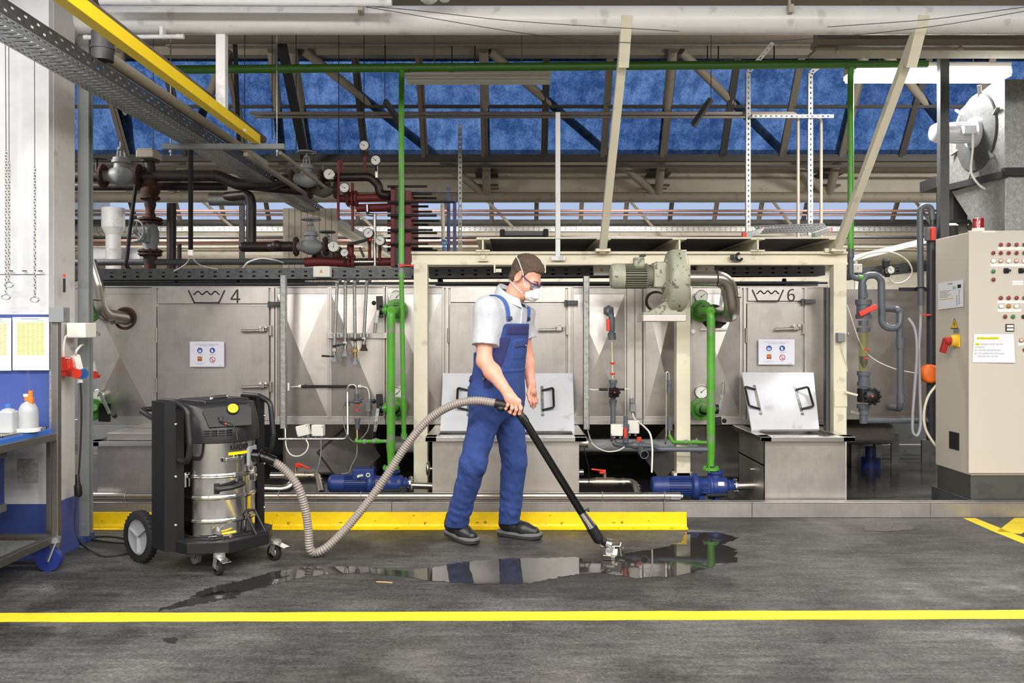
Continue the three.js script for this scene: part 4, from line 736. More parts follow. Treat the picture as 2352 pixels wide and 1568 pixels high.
each('frame_member', [pbox(1885, 2150, 1022, 1030, 8.8, .1), pbox(2048, 2065, 995, 1110, 8.6, .03), pbox(2118, 2150, 1010, 1112, 8.6, .03), pbox(1955, 1963, 1080, 1112, 8.6, .03)], M.grayDuct, spn);
struct('wall_sump', box(-4.5, 4.8, 0, .62, -9.25, -9.15), M.grayPaint, 'grey low wall at the back of the wet sump', 'wall');
tag(obj('sump_motor', [cyl(P(2000, 1110, 8.3), P(2000, 1050, 8.3), .09, .09, 18), cyl(P(2000, 1050, 8.3), P(2000, 1026, 8.3), .05, .05, 14)], M.blue), 'blue motor standing in the sump below the plastic pipes', 'motor');

// ---------- pier, steel column and what hangs there ----------
const DP = 4.95, xE = X(112, DP);
M.pierWhite = std({ map: chipMap([.92, .92, .925], [.82, .81, .79], .76, .9), roughness: .7 });
const pier = struct('wall_pier', box(-12, xE, .315, 4.2, -5.2, -DP), M.pierWhite, 'white painted masonry pier with blue base beside the washing line', 'wall');
obj('dado', box(-12, xE + .002, 0, .317, -5.2, -DP + .002), M.blueWall, pier, { label: 'scuffed blue painted base' });
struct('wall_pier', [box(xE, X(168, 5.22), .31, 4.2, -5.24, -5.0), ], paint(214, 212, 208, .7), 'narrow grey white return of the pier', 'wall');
struct('wall_pier', box(xE - .01, X(176, 5.22), 0, .312, -5.25, -4.99), M.blueWall, 'scuffed blue foot of the pier return', 'wall');
const col = thing('steel_column', 'grey painted steel column at the end of the pier', 'column', V(X(192, 5.4), 0, -5.4));
each('flange', [box(X(178, 5.32), X(203, 5.32), .045, 4.2, -5.34, -5.32, .003), box(X(186, 5.42), X(211, 5.42), .045, 4.2, -5.44, -5.42, .003)], M.grayPaint, col);
obj('web', box(X(192, 5.35) - .006, X(192, 5.35) + .006, .045, 4.2, -5.42, -5.34), M.grayPaint, col);
obj('foot', box(X(178, 5.32), X(211, 5.42), 0, .045, -5.46, -5.3, .004), M.blueWall, col);
const mark = thing('wall_scale', 'small red and black marker strip on the pier', 'marker', P(147, 671, 5.0));
obj('red_tab', pbox(144.5, 149.5, 629, 636, 5.02, .006), M.red, mark); obj('black_tab', pbox(144.5, 149.5, 639, 671, 5.02, .006), M.black, mark);
// pull chains
const linkG = new THREE.TorusGeometry(.010, .0026, 6, 14).scale(.62, 1, 1);
function pullChain(label, x, yc0, y0, y1, d, dx) {
  const t = thing('pull_chain', label, 'chain', P(x, y1, d)), n = Math.round((Y(y0, d) - Y(y1, d)) / .0165);
  obj('cord', cyl(P(x - dx * .3, yc0, d), P(x, y0, d), .0018, .0018, 6), M.rust, t);
  for (let k = 0; k < n; k++) { const u = (k + .5) / n, m = new THREE.Mesh(linkG, M.steelPipe); m.name = 'link'; m.castShadow = m.receiveShadow = true; m.position.set(lerp(0, 0, u) + (rnd() - .5) * .002, (Y(y0, d) - Y(y1, d)) * (1 - u), 0); m.rotation.y = k % 2 ? 1.25 : -.35; m.rotation.z = (rnd() - .5) * .2; t.add(m); }
  const c = P(x, y1 + 6, d);
  obj('pull_ring', [torus(c, V(0, 0, 1), .019, .0032, 22, 7).translate(-c.x, -c.y, 0).scale(1.25, .72, 1).translate(c.x, c.y, 0), cyl(P(x, y1 - 2, d), P(x, y1 + 2, d), .004)], M.steelPipe, t);
  return t;
}
pullChain('long double pull chain hanging on the white pier', 14, 96, 345, 676, 4.86, 6);
pullChain('pull chain tied up beside the double chain', 21, 96, 372, 648, 4.88, 2);
pullChain('single pull chain with oval ring near the pier edge', 80, 132, 384, 682, 4.86, 3);
const cable0 = thing('wall_rail', 'thin white rail with hooks on the pier', 'rail', P(50, 628, 4.93));
obj('rail', pbox(-40, 99, 625, 629, 4.94, .008), M.white, cable0); each('hook', [20, 52, 88].map((x) => obox(P(x, 622, 4.93), P(x + 9, 622, 4.92), .006, .006)), M.rust, cable0);
// sockets
const jb = thing('junction_box', 'grey white electrical box on the pier above the red socket', 'junction box', P(170, 776, 5.1));
obj('box', box(X(152, 5.1), X(196, 5.1), Y(776, 5.1), Y(741, 5.1), -5.24, -5.1, .008), M.ivory, jb);
const sk = thing('power_socket', 'red three-phase socket tilted on the pier', 'socket', P(153, 860, 5.1));
obj('housing', [extrude([[-.048, -.05], [.05, -.055], [.055, -.02], [.04, .048], [-.045, .055]], .075, basis(V(1, 0, 0), V(0, 1, 0), V(0, 0, 1), P(153, 840, 5.14)), .004)], M.red, sk);
obj('flap', [cyl(P(160, 851, 5.1), P(176, 858, 5.02), .026, .028, 16), cbox(P(146, 842, 5.06), .06, .05, .02, .006)], M.red, sk);
obj('label_plate', cbox(P(156, 822, 5.055), .03, .008, .004), M.white, sk);
const sk2 = thing('power_socket', 'grey socket with blue flap and plugged black cable', 'socket', P(183, 880, 5.12));
obj('housing', [obox(P(171, 816, 5.14), P(182, 862, 5.12), .045, .05, .008), cyl(P(180, 858, 5.12), P(183, 880, 5.11), .024, .018, 14)], M.ivory, sk2);
obj('flap', orient(new THREE.CylinderGeometry(.028, .028, .02, 20), P(191, 858, 5.1), V(.6, -.2, .8)), flatc(40, 92, 160, .4), sk2);
tag(obj('cable', wire([P(146, 830, 5.12), P(146, 800, 5.1), P(150, 775, 5.1), P(155, 770, 5.1)], .007, 20), M.ivory), 'white cable from the electrical box to the red socket', 'cable');
tag(obj('cable', wire([P(172, 818, 5.12), P(176, 805, 5.1), P(184, 795, 5.15), P(190, 792, 5.28)], .007, 20), M.ivory), 'white cable from the grey socket into the steel column', 'cable');
const pc = thing('power_cable', 'black power cable running from the socket down to the floor', 'cable', G(200, 1270));
obj('cord', wire([P(185, 880, 5.1), P(187, 920, 5.1), P(186, 1000, 5.1), P(181, 1090, 5.08), P(178, 1125, 5.06), P(174, 1160, 5.02), P(172, 1205, 5.0), P(180, 1238, 4.96), G(205, 1262, .006), G(240, 1277, .006), G(285, 1272, .006), G(320, 1255, .006), G(300, 1240, .006), G(258, 1232, .006), G(220, 1232, .006), G(212, 1238, .006), G(240, 1243, .006), G(290, 1247, .006), G(330, 1246, .01)], .0055, 150, 8), M.rubber, pc);
obj('plug', lathe([[0, .07], [.012, .07], [.014, .02], [.022, .0], [.022, -.05], [.014, -.06], [0, -.062]], P(179, 1117, 5.06), V(-.05, 1, 0).normalize(), 16), M.black, pc);
tag(obj('cable_clip', [pbox(148, 158, 978, 1007, 5.18, .004)], M.ivory), 'small pale plate fixed on the pier return', 'plate');

// ---------- work cart ----------
const XC = -2.5, ct = thing('work_cart', 'steel trolley workbench with blue back board and blue castor', 'cart', V(-2.8, 0, -4.4));
M.frame = metal(150, 146, 142, .45);
obj('post', box(X(120, 4.75), X(135, 4.75), .09, Y(706, 4.75), -4.78, -4.74, .004), M.frame, ct);
obj('post_head', box(X(118, 4.75), X(152, 4.75), Y(740, 4.75), Y(706, 4.75), -4.79, -4.72, .003), M.grayPaint, ct);
obj('back_board', box(-3.7, X(118, 4.78), .74, Y(722, 4.78), -4.8, -4.775), M.blueWall, ct);
obj('board_edge', box(X(114, 4.77), X(121, 4.77), .72, Y(722, 4.77), -4.81, -4.765), M.galv, ct);
obj('work_top', box(-3.7, XC, .745, .768, -4.76, -3.4), flatc(52, 104, 186, .35), ct);
each('top_rail', [box(XC - .01, XC + .02, .705, .745, -4.76, -3.4, .003), box(-3.7, XC, .705, .745, -4.77, -4.74, .003)], M.frame, ct);
each('lower_rail', [box(XC - .02, XC + .02, .15, .19, -4.76, -3.4, .003), box(-3.7, XC, .15, .19, -4.78, -4.74, .003)], M.frame, ct);
obj('rear_leg', box(X(112, 4.85), X(124, 4.85), .17, .72, -4.86, -4.82, .003), M.frame, ct);
obj('lower_shelf', box(-3.7, XC - .05, .16, .17, -4.7, -3.5), M.galv, ct);
const du = obj('drawer_box', box(-3.5, -2.68, .36, .70, -4.6, -3.9, .004), flatc(30, 46, 104, .4), ct);
each('drawer_rail', [box(-3.5, -2.58, .655, .695, -4.45, -4.39, .004), box(-3.5, -2.58, .38, .42, -4.45, -4.39, .004)], M.darkGray, du);
each('catch', [box(-2.7, -2.60, .47, .60, -4.78, -4.75)], M.galv, du);
{ const c = V(X(118, 4.72), .065, -4.72); const cs = obj('castor_fork', [obox(c.clone().add(V(.02, .1, 0)), c.clone().add(V(-.01, -.005, .025)), .05, .008), obox(c.clone().add(V(.02, .1, 0)), c.clone().add(V(-.01, -.005, -.03)), .05, .008), cyl(c.clone().add(V(.02, .09, 0)), c.clone().add(V(.02, .12, 0)), .03)], M.galv, ct);
  obj('castor_wheel', [cyl(c.clone().add(V(-.01, 0, -.018)), c.clone().add(V(-.01, 0, .018)), .065, .065, 26)], flatc(38, 54, 130, .4), cs); }
// sheets on the board
const listTex = (tint, red) => canvasTex(256, 360, (k, w, h) => { k.fillStyle = '#d9dedb'; k.fillRect(0, 0, w, h); k.fillStyle = tint; k.fillRect(30, 36, w - 60, h * .62); for (let i = 0; i < 26; i++) { k.fillStyle = red && i % 3 ? 'rgba(214,84,36,.9)' : 'rgba(96,100,80,.85)'; for (let j = 0; j < 6; j++) k.fillRect(34 + j * 33, 42 + i * 8.3, 10 + ((i * 7 + j * 5) % 18), 2); } k.fillStyle = '#8fce8a'; k.fillRect(150, 22, 70, 6); k.fillStyle = '#666'; k.fillRect(60, 10, 130, 4); });
psheet('paper_sheet', 'yellowish printed list pinned on blue board beside the cart post', 'paper', 29, 113, 728, 850, 4.755, listTex('#d8dc92', false));
psheet('paper_sheet', 'printed list with orange figures pinned on the blue board', 'paper', -55, 26, 730, 851, 4.757, listTex('#dcd8a4', true));
// tray and bottles on the bench
const tr = thing('steel_tray', 'shallow steel tray on the workbench', 'tray', V(-2.75, .768, -4.55));
obj('tray', [box(-3.2, -2.52, .769, .772, -4.72, -4.3), box(-3.2, -2.52, .772, .782, -4.315, -4.3, .002), box(-2.535, -2.52, .772, .782, -4.72, -4.3, .002), box(-3.2, -2.52, .772, .782, -4.72, -4.705, .002)], M.steelBright, tr);
M.pe = phys({ color: c255(206, 208, 208), roughness: .35, transmission: .4, thickness: 0 });
const bt = thing('wash_bottle', 'round-shouldered clear bottle with orange dispenser cap and tall burette', 'bottle', P(65, 980, 4.55).setY(.773));
const bb = bt.position.clone(), dB = 4.55;
obj('bottle', lathe([[0, 0], [.054, 0], [.056, .006], [.056, .022], [.049, .026], [.048, .10], [.044, .125], [.032, .148], [.015, .158], [.015, .17]], bb, V(0, 1, 0), 26), M.pe, bt);
obj('base_ring', lathec([[.0565, .002], [.0575, .004], [.0575, .020], [.0565, .022]], bb, V(0, 1, 0), 26), M.white, bt);
obj('cap', [cyl(bb.clone().add(V(.0, .165, 0)), bb.clone().add(V(0, .185, 0)), .019), cyl(bb.clone().add(V(.012, .165, .0)), bb.clone().add(V(.012, .215, 0)), .011), cbox(bb.clone().add(V(.022, .165, .01)), .02, .03, .02, .003)], M.orange, bt);
obj('cap_top', cyl(bb.clone().add(V(-.012, .185, 0)), bb.clone().add(V(-.012, .198, 0)), .013), M.white, bt);
obj('burette', [cyl(bb.clone().add(V(.008, .21, 0)), bb.clone().add(V(-.01, .52, 0)), .006, .005, 10, true), cyl(bb.clone().add(V(-.01, .2, 0)), bb.clone().add(V(-.005, .53, 0)), .003, .003, 8)], M.glass, bt);
const b2 = thing('plastic_bottle', 'white square plastic bottle with blue cap on the bench', 'bottle', P(19, 985, 4.5).setY(.773)), q2 = b2.position.clone();
obj('bottle', [cbox(q2.clone().add(V(0, .058, 0)), .082, .116, .07, .012), lathe([[.036, .11], [.03, .122], [.014, .128], [.014, .138]], q2, V(0, 1, 0), 18)], M.pe, b2);
obj('cap', cyl(q2.clone().add(V(0, .134, 0)), q2.clone().add(V(0, .15, 0)), .018), flatc(60, 110, 190, .4), b2);
obj('spout', cyl(q2.clone().add(V(0, .15, 0)), q2.clone().add(V(-.004, .2, 0)), .005, .003, 8), M.glass, b2);
const bk = thing('glass_beaker', 'glass beaker beside the square bottle', 'beaker', P(-17, 985, 4.5).setY(.773));
obj('wall', cyl(bk.position, bk.position.clone().add(V(0, .14, 0)), .03, .032, 20, true), M.glass, bk); obj('graduation', [.03, .06, .09, .12].map((h) => torus(bk.position.clone().add(V(0, h, 0)), V(0, 1, 0), .0315, .001, 24, 5)), M.white, bk);

// ---------- overhead runs that lead into the picture ----------
const yb = thing('yellow_beam', 'yellow square steel beam hung above the aisle', 'beam', V(-1.75, 2.58, -4.5));
obj('beam', box(-1.785, -1.725, 2.582, 2.645, -5.97, -2.2, .004), M.yellow, yb);
each('bolt', [[545], [562]].map(([x]) => cyl(P(x, (x - 115) * .69 - 10, 5.55), P(x, (x - 115) * .69 - 10, 5.53), .01, .01, 8)), M.galv, yb);
obj('hanger_post', box(X(495, 5.3), X(517, 5.3), 2.60, 3.14, -5.36, -5.3, .004), M.white, yb, { label: 'white square hanger post' });
const bar = thing('support_bar', 'grey channel bar carrying the overhead tray and the yellow beam', 'support', V(-2, 2.55, -5.95));
obj('channel', box(X(372, 5.95), X(652, 5.95), 2.545, 2.582, -6.0, -5.95, .003), M.grayPaint, bar);
each('rod', [[392, 3.5], [636, 3.5]].map(([x, h]) => cyl(V(X(x, 5.97), 2.5, -5.97), V(X(x, 5.97), h, -5.97), .005, .005, 8)), M.galv, bar);
each('nut', [[392], [636]].map(([x]) => cyl(V(X(x, 5.97), 2.525, -5.97), V(X(x, 5.97), 2.54, -5.97), .012, .012, 6)), M.galv, bar);
// slotted tray running away
function depthTray(label, x0, x1, h, d0, d1, side) {
  const t = thing('cable_tray', label, 'cable tray', V((x0 + x1) / 2, h, -(d0 + d1) / 2)), L = d1 - d0, w = x1 - x0, s = [];
  let k = 0; for (let z = .06; z < L - .05; z += .05, k++) { const near = z < 4.6; if (!near && k % 2) continue; s.push([z, w * .5, near ? .016 : .03, w * .42]); if (near) for (const v of [.09, .18, .82, .91]) s.push([z + .015, w * v, .030, .007]); }
  obj('bottom', place(perfSheet(L, w, s, .002), V(x0, h, -d0), V(0, 0, -1), V(1, 0, 0)), M.galv, t);
  const ss = []; for (let z = .08; z < L - .05; z += .10) { ss.push([z, side * .3, .022, .011]); ss.push([z + .05, side * .7, .022, .011]); }
  each('side_rail', [place(perfSheet(L, side, ss, .002), V(x1, h, -d0), V(0, 0, -1), V(0, 1, 0)), place(perfSheet(L, side, [], .002), V(x0 - .002, h, -d0), V(0, 0, -1), V(0, 1, 0))], M.galvDark, t);
  const cb = []; for (let i = 0; i < 7; i++) cb.push(sweep(curve(Array.from({ length: 12 }, (_, q) => V(x0 + .03 + i * .024 + (rnd() - .5) * .02, h + .012 + (i % 3) * .008, -lerp(d0, d1, q / 11))), 40), .008, 6));
  each('cable', cb, M.dark, t);
  return t;
}
depthTray('long slotted overhead cable tray running back beside the yellow beam', -2.3, -2.085, 2.6, 2.4, 15.5, .066);
tag(obj('overhead_pipe', [cyl(V(-1.885, 2.75, -2.3), V(-1.885, 2.75, -6.6), .028, .028, 14)], paint(112, 96, 84, .5)), 'brown overhead pipe above the yellow beam', 'pipe');
const ohp = thing('overhead_pipe', 'beige overhead pipe between tray and yellow beam', 'pipe', V(-2.13, 2.7, -6));
obj('pipe', cyl(V(-2.13, 2.74, -4.58), V(-2.13, 2.74, -7.5), .034, .034, 14), M.beige, ohp);
obj('stub', [cyl(V(-2.14, 2.71, -4.55), V(-2.14, 2.86, -4.55), .055, .055, 20), cyl(V(-2.14, 2.77, -4.55), V(-2.14, 2.785, -4.55), .06, .06, 20)], flatc(66, 62, 66, .5), ohp, { label: 'dark upright pipe stub' });
tag(obj('overhead_rail', cyl(V(-1.60, 2.53, -6.0), V(-1.60, 2.53, -7.5), .014, .014, 10), M.truss), 'thin rail running back beyond the support bar to the grey valve', 'pipe');
tag(obj('overhead_rail', box(-1.85, -1.82, 2.505, 2.53, -8.2, -6.0), M.truss), 'flat rail running back beneath the overhead tray', 'rail');
const wcd = thing('white_conduit', 'white plastic conduit under the thick white tube', 'pipe', P(305, 90, 5.2));
obj('conduit', cyl(P(194, 86, 5.2), P(412, 84, 5.2), .013, .013, 14), M.white, wcd); each('clip', [240, 370].map((x) => box(X(x, 5.2) - .01, X(x, 5.2) + .01, Y(85, 5.2), 3.12, -5.25, -5.2)), M.white, wcd); each('end_sleeve', [cyl(P(406, 84, 5.2), P(422, 84, 5.2), .015, .015, 14), cyl(P(193, 86, 5.2), P(203, 86, 5.2), .015, .015, 14)], M.white, wcd);
// pipes above the white tube
tag(obj('ceiling_conduit', cyl(P(230, 3, 5.0), P(900, 6, 5.0), .024, .024, 14), M.white), 'white conduit just above the thick white tube', 'pipe');
tag(obj('ceiling_bowl', lathe([[0, -.04], [.03, -.036], [.05, -.02], [.056, .01], [.04, .06]], P(985, -8, 5.05), V(0, 1, 0), 22), M.white), 'larger rounded white bowl above the thick white tube', 'bowl');
tag(obj('ceiling_bowl', lathe([[0, -.03], [.025, -.027], [.036, -.012], [.04, .01], [.03, .05]], P(1021, -8, 5.05), V(0, 1, 0), 20), M.white), 'smaller rounded white bowl above the thick white tube', 'bowl');
tag(obj('steel_wire', wire([P(230, 10, 5.0), P(830, 14, 5.0), P(1180, 48, 5.05), P(1560, 72, 5.1)], .002, 60), M.dark), 'thin wire crossing in front of the thick white tube', 'wire');
tag(obj('steel_wire', wire([P(840, 16, 5.02), P(1300, 88, 5.1), P(1650, 100, 5.1), P(2100, 66, 5.0), P(2400, 18, 4.95)], .002, 60), M.dark), 'sagging wire strung below the thick white tube', 'wire');
tag(obj('steel_wire', wire([P(1900, 62, 5.08), P(2140, 44, 5.05), P(2220, 34, 5.0), P(2400, 10, 4.95)], .002, 40), M.dark), 'short wire rising along the thick white tube', 'wire');
const trunk = thing('lighting_trunk', 'beige lighting trunk under the ridge beside the slanted window', 'trunking', P(2110, 100, 6.7));
each('trunk', [pbox(1878, 2500, 66, 92, 6.75, .1), pbox(1875, 2500, 89, 103, 6.62, .14, .006), pbox(1875, 2500, 108, 116, 6.56, .2, .006)], M.beige, trunk);
each('clip', [[1925, 118], [2205, 112]].map(([x, y]) => [sph(P(x, y, 6.55), .022, 12), cyl(P(x, y, 6.55), P(x, y - 10, 6.55), .008)]), M.beige, trunk);
// battens in this bay
fitting(X(1098, 7.3), Y(176, 7.3), 7.3, X(1265, 7.3) - X(930, 7.3), 0, 'unlit beige batten hung below the green pipe', null, .2, 'batten_light');
fitting(X(2128, 7.2), Y(168, 7.2), 7.2, 1.29, 170, 'lit fluorescent batten glowing beside the dark blower', null, .2, 'batten_light', 120, true);
fitting(-5.4, 3.5, 7.0, 1.5, 200, 'lit batten beyond the pier', null, .2, 'batten_light', 230);
fitting(6.2, 3.5, 8.4, 1.5, 200, 'lit batten beyond the fan housing', null, .2, 'batten_light', 230);
const roofH = (d) => HG + (d - 5.4) * (HR + .04 - HG) / 5.4;
// hung conduits and perforated rails before the window
for (const [y, x1, x2, label, bend, dd = bend > 1850 ? 8.57 : 8.5] of [[260, 575, 1828, 'upper thin pipe crossing before the window and turning down', 1833], [268, 585, 1880, 'lower thin pipe crossing before the window and turning down', 1886]])
  tag(obj('thin_pipe', pipe([P(x1, y, dd), P(bend, y, dd), P(bend, 545, dd)], .016, .06, 10), M.truss), label, 'pipe');
function perfRail(label, pts, w) {
  const t = thing('perforated_rail', label, 'rail', pts[0].clone());
  for (let i = 0; i + 1 < pts.length; i++) { const L = pts[i].distanceTo(pts[i + 1]), ax = pts[i + 1].clone().sub(pts[i]).normalize(), ay = new THREE.Vector3().crossVectors(V(0, 0, 1), ax).normalize(); obj('rail', [place(perfSheet(L, w, rowSlots(L, [w / 2], .05, .022, .014)), pts[i].clone().addScaledVector(ay, -w / 2), ax, ay), place(perfSheet(L, .03, []), pts[i].clone().addScaledVector(ay, w / 2), ax, V(0, 0, -1))], M.galv, t); }
}
perfRail('perforated galvanised hanger with bent top above the platform step', [P(1719, 540, 8.45), P(1719, 166, 8.45), P(1776, 98, 8.45)], .042);
perfRail('perforated galvanised hanger above the cream end strut', [P(1862, 540, 8.45), P(1862, 168, 8.45), P(1884, 150, 8.45)], .042);
perfRail('short horizontal perforated rail joining the hangers', [P(1728, 267, 8.4), P(1915, 267, 8.4)], .03);
perfRail('perforated post rising behind the plate heat exchanger', [P(1057, 580, 8.5), P(1057, 285, 8.5)], .034);
for (const [x, y0, y1, m, label] of [[1030, 430, 580, M.blue, 'tall blue post behind the heat exchanger rods'], [1044, 456, 580, M.blue, 'short blue post behind the heat exchanger rods']]) tag(obj('blue_post', box(X(x, 8.3) - .016, X(x, 8.3) + .016, Y(y1, 8.3), Y(y0, 8.3), -8.33, -8.3), m), label, 'post');
const wp = thing('white_standpipe', 'white standpipe with blue ring sensor behind the heat exchanger', 'pipe', P(1018, 580, 8.2));
obj('pipe', cyl(P(1019, 560, 8.2), P(1016, 468, 8.2), .018, .018, 10), M.cream, wp); obj('sensor', [torus(P(1020, 557, 8.15), V(0, 0, 1), .022, .010, 18, 8), cyl(P(1020, 566, 8.2), P(1020, 578, 8.2), .018, .014, 10)], flatc(90, 150, 205, .4), wp);
for (const [a, b, label] of [[[884, 232], [918, 280], 'short dark tilted bar hung by the green riser'], [[1633, 228], [1592, 288], 'short dark tilted bar hung before the window']]) { const t = thing('tilted_bar', label, 'bar', P(b[0], b[1], 7.6)); obj('bar', obox(P(...a, 7.6), P(...b, 7.8), .035, .05, .004), M.darkGray, t); obj('wire', cyl(P(...a, 7.6), P(...a, 7.6).setY(roofH(7.6) - .02), .003, .003, 6), M.dark, t); }
for (const [x, y0, y1, d, label] of [[352, 120, 345, 9, 'thin suspension wire beside the tray'], [562, 110, 330, 8.6, 'thin suspension wire by the support bar'], [625, 112, 320, 8.6, 'thin suspension wire beside the truss upright'], [680, 112, 345, 8.6, 'thin suspension wire before the dark post'], [778, 108, 365, 8.4, 'thin suspension wire above the red pipe'], [836, 112, 322, 8.2, 'thin suspension wire above the topmost gauge']]) tag(obj('suspension_wire', cyl(P(x, y0, d).setY(roofH(d)), P(x, y1, d), .004, .004, 6), M.dark), label, 'wire');
tag(obj('dark_post', obox(P(648, 108, 9.6).setY(roofH(9.6) - .05), P(700, 362, 11.2), .10, .06), M.dark), 'dark slanted post beside the truss uprights', 'post');
tag(obj('dark_post', obox(P(540, 112, 9.6).setY(roofH(9.6) - .05), P(550, 362, 11.2), .05, .04), M.dark), 'slender dark hanger post behind the white hanger', 'post');

M.brownPipe = paint(110, 84, 76, .6);
// ---------- far bay furniture seen above the tanks ----------
trayRun('bright galvanised tray along the far bay', V(-9, Y(531, 17), -17), V(11, Y(531, 17), -17), .10, .2, M.galv);
for (const [y, d, r, x0, x1, m, label] of [[484, 16.5, .025, -12, 13, M.brownPipe, 'upper red brown pipe across the far window'], [493, 16.6, .025, -12, 13, M.brownPipe, 'lower red brown pipe across the far window'], [556, 15.5, .05, -12, 1, M.brownPipe, 'brown insulated pipe in the far bay'], [545, 16, .03, -12, 13, M.dark, 'dark pipe in the far bay below the tray'], [570, 15, .03, -12, 13, M.truss, 'beige pipe in the far bay']]) tag(obj('far_pipe', cyl(V(x0, Y(y, d), -d), V(x1, Y(y, d), -d), r, r, 10), m), label, 'pipe');
tag(obj('far_duct', [cyl(P(260, 600, 11).setY(0), P(260, 540, 11), .09, .09, 20), cyl(P(260, 540, 11), P(260, 522, 11), .09, .14, 20), cyl(P(260, 522, 11), P(260, 478, 11), .14, .14, 20), cyl(P(205, 590, 11.4), P(330, 592, 11.4), .12, .12, 20)], M.white), 'white exhaust duct standing in the next bay', 'duct');
const fwall = thing('ribbed_enclosure', 'beige ribbed enclosure behind the lower grey valve', 'enclosure', P(715, 660, 9.4));
each('plank', Array.from({ length: 9 }, (_, i) => pbox(650 + i * 14, 663 + i * 14, 478, 665, 9.4, .03)), M.beige, fwall);
const sp = thing('steel_upright', 'perforated dark upright near the black downpipe', 'upright', P(556, 640, 9));
obj('upright', [box(X(549, 9), X(560, 9), 0, Y(470, 9), -9.04, -9)], M.galvDark, sp);
tag(obj('far_machine', [box(-8, -1, 0, 1.7, -15.8, -14, .05), box(0, 9, 0, 1.9, -15.8, -14, .05)], M.cream), 'low cream machines standing in the far bay', 'machine');

// ---------- valves and heat exchanger on the tank roof ----------
const DV = 7.7, AX = V(1, 0, 0), UP = V(0, 1, 0);
const main = thing('steam_main', 'dark lagged steam main with bends above tank 4', 'pipe', P(400, 410, DV));
obj('pipe', pipe([P(150, 405, DV), P(500, 404, DV), P(548, 424, DV), P(620, 424, DV), P(652, 413, DV - .1), P(676, 412, DV - .1)], .050, .13, 20), M.blackPipe, main);
obj('branch', pipe([P(560, 424, DV + .1), P(640, 432, DV + .1), P(705, 438, DV + .1)], .046, .12, 18), M.blackPipe, main);
each('weld_ring', [355, 492].map((x) => torus(P(x, 404, DV), AX, .046, .006, 22, 6)), M.rust, main);
obj('low_pipe', cyl(P(150, 428, DV + .22), P(520, 428, DV + .22), .038, .038, 16), M.blackPipe, main);
const v1 = thing('globe_valve', 'big dirty grey globe valve with rusty flanges near the pier', 'valve', P(278, 404, DV - .02));
globeValve(v1, P(278, 404, DV - .02), AX, UP, .158, M.valveGray, M.rust, false);
const v1b = thing('valve_actuator', 'beige boxy valve actuator on the steam main', 'actuator', P(340, 375, DV));
obj('box', [pbox(311, 352, 343, 361, DV - .12, .2, .01), pbox(314, 350, 340, 344, DV - .1, .16, .008)], M.beige, v1b); obj('yoke', [cyl(P(345, 398, DV), P(342, 358, DV), .05, .04, 12), cyl(P(345, 372, DV), P(345, 367, DV), .08, .08, 14)], M.dark, v1b);
const hw0 = thing('handwheel_valve', 'dark handwheel showing beside the pier', 'valve', P(222, 400, DV)); handwheelParts(hw0, P(222, 364, DV), V(.1, 1, .15).normalize(), .075, M.dark); obj('stem', cyl(P(222, 400, DV), P(222, 364, DV), .012), M.dark, hw0);
const v2 = thing('gate_valve', 'grey gate valve with side handwheel in rusty vertical branch', 'valve', P(345, 600, DV));
each('branch_pipe', [lathe([[.05, Y(410, DV)], [.085, Y(440, DV)], [.045, Y(458, DV)], [.05, Y(470, DV)], [.035, Y(485, DV)], [.055, Y(503, DV)]].map(([r, y]) => [r, y - Y(503, DV)]).reverse(), P(345, 503, DV), UP, 20), cyl(P(345, 585, DV), P(345, 618, DV), .06, .05, 18)], M.rust, v2);
each('flange', [[455, .085], [504, .105], [512, .105], [577, .105], [584, .10]].map(([y, r]) => flange(P(345, y, DV), UP, r, .018, 8)), M.rust, v2);
obj('body', [lathe([[.07, -.12], [.06, -.08], [.075, -.03], [.075, .05], [.06, .09], [.07, .12]], P(345, 544, DV), UP, 20), cyl(P(345, 542, DV), P(322, 542, DV - .15), .05, .04, 16)], M.valveGray, v2);
obj('bonnet', [cbox(P(330, 541, DV - .1), .10, .12, .05, .01), cyl(P(326, 541, DV - .12), P(312, 536, DV - .26), .012)], M.valveGray, v2);
handwheelParts(v2, P(312, 531, DV - .26), V(-.45, .05, 1).normalize(), .092, M.valveGray);
const rubberHose = wire([P(312, 425, DV - .15), P(306, 470, DV - .2), P(298, 530, DV - .28), P(292, 590, DV - .3), P(290, 608, DV - .3), P(300, 622, DV - .25)], .016, 40, 10);
tag(obj('drain_hose', rubberHose, M.rubber), 'black rubber hose hanging from the big grey valve', 'hose');
tag(obj('black_standpipe', [cyl(P(394, 640, 8.0), P(394, 467, 8.0), .042, .042, 18), cyl(P(412, 640, 8.1), P(412, 560, 8.1), .02, .02, 10)], M.blackPipe), 'thick black standpipe with open top behind the tray', 'pipe');
const pole = thing('cable_pole', 'slim black conduit hung from support bar with white end sleeve', 'conduit', P(438, 580, 6.3));
obj('tube', cyl(P(438, 335, 6.05), P(438, 575, 6.3), .017, .017, 12), M.blackGloss, pole); obj('sleeve', cyl(P(438, 574, 6.3), P(438, 587, 6.3), .020, .020, 12), M.ivory, pole);
each('cable', [wire([P(436, 586, 6.3), P(432, 600, 6.4), P(415, 614, 6.7), P(400, 622, 6.95)], .004, 20), wire([P(440, 586, 6.3), P(448, 600, 6.4), P(470, 612, 6.7), P(500, 618, 6.95)], .004, 20)], M.ivory, pole);
tag(obj('white_flex', wire([P(558, 616, 7.05), P(570, 602, 7), P(600, 593, 7), P(625, 596, 7.05), P(650, 603, 7.3)], .007, 30), M.ivory), 'white flexible cable arching over the dark pipe', 'cable');
const dn = thing('black_downpipe', 'black downpipe with elbows leading to the lower grey valve', 'pipe', P(577, 570, DV));
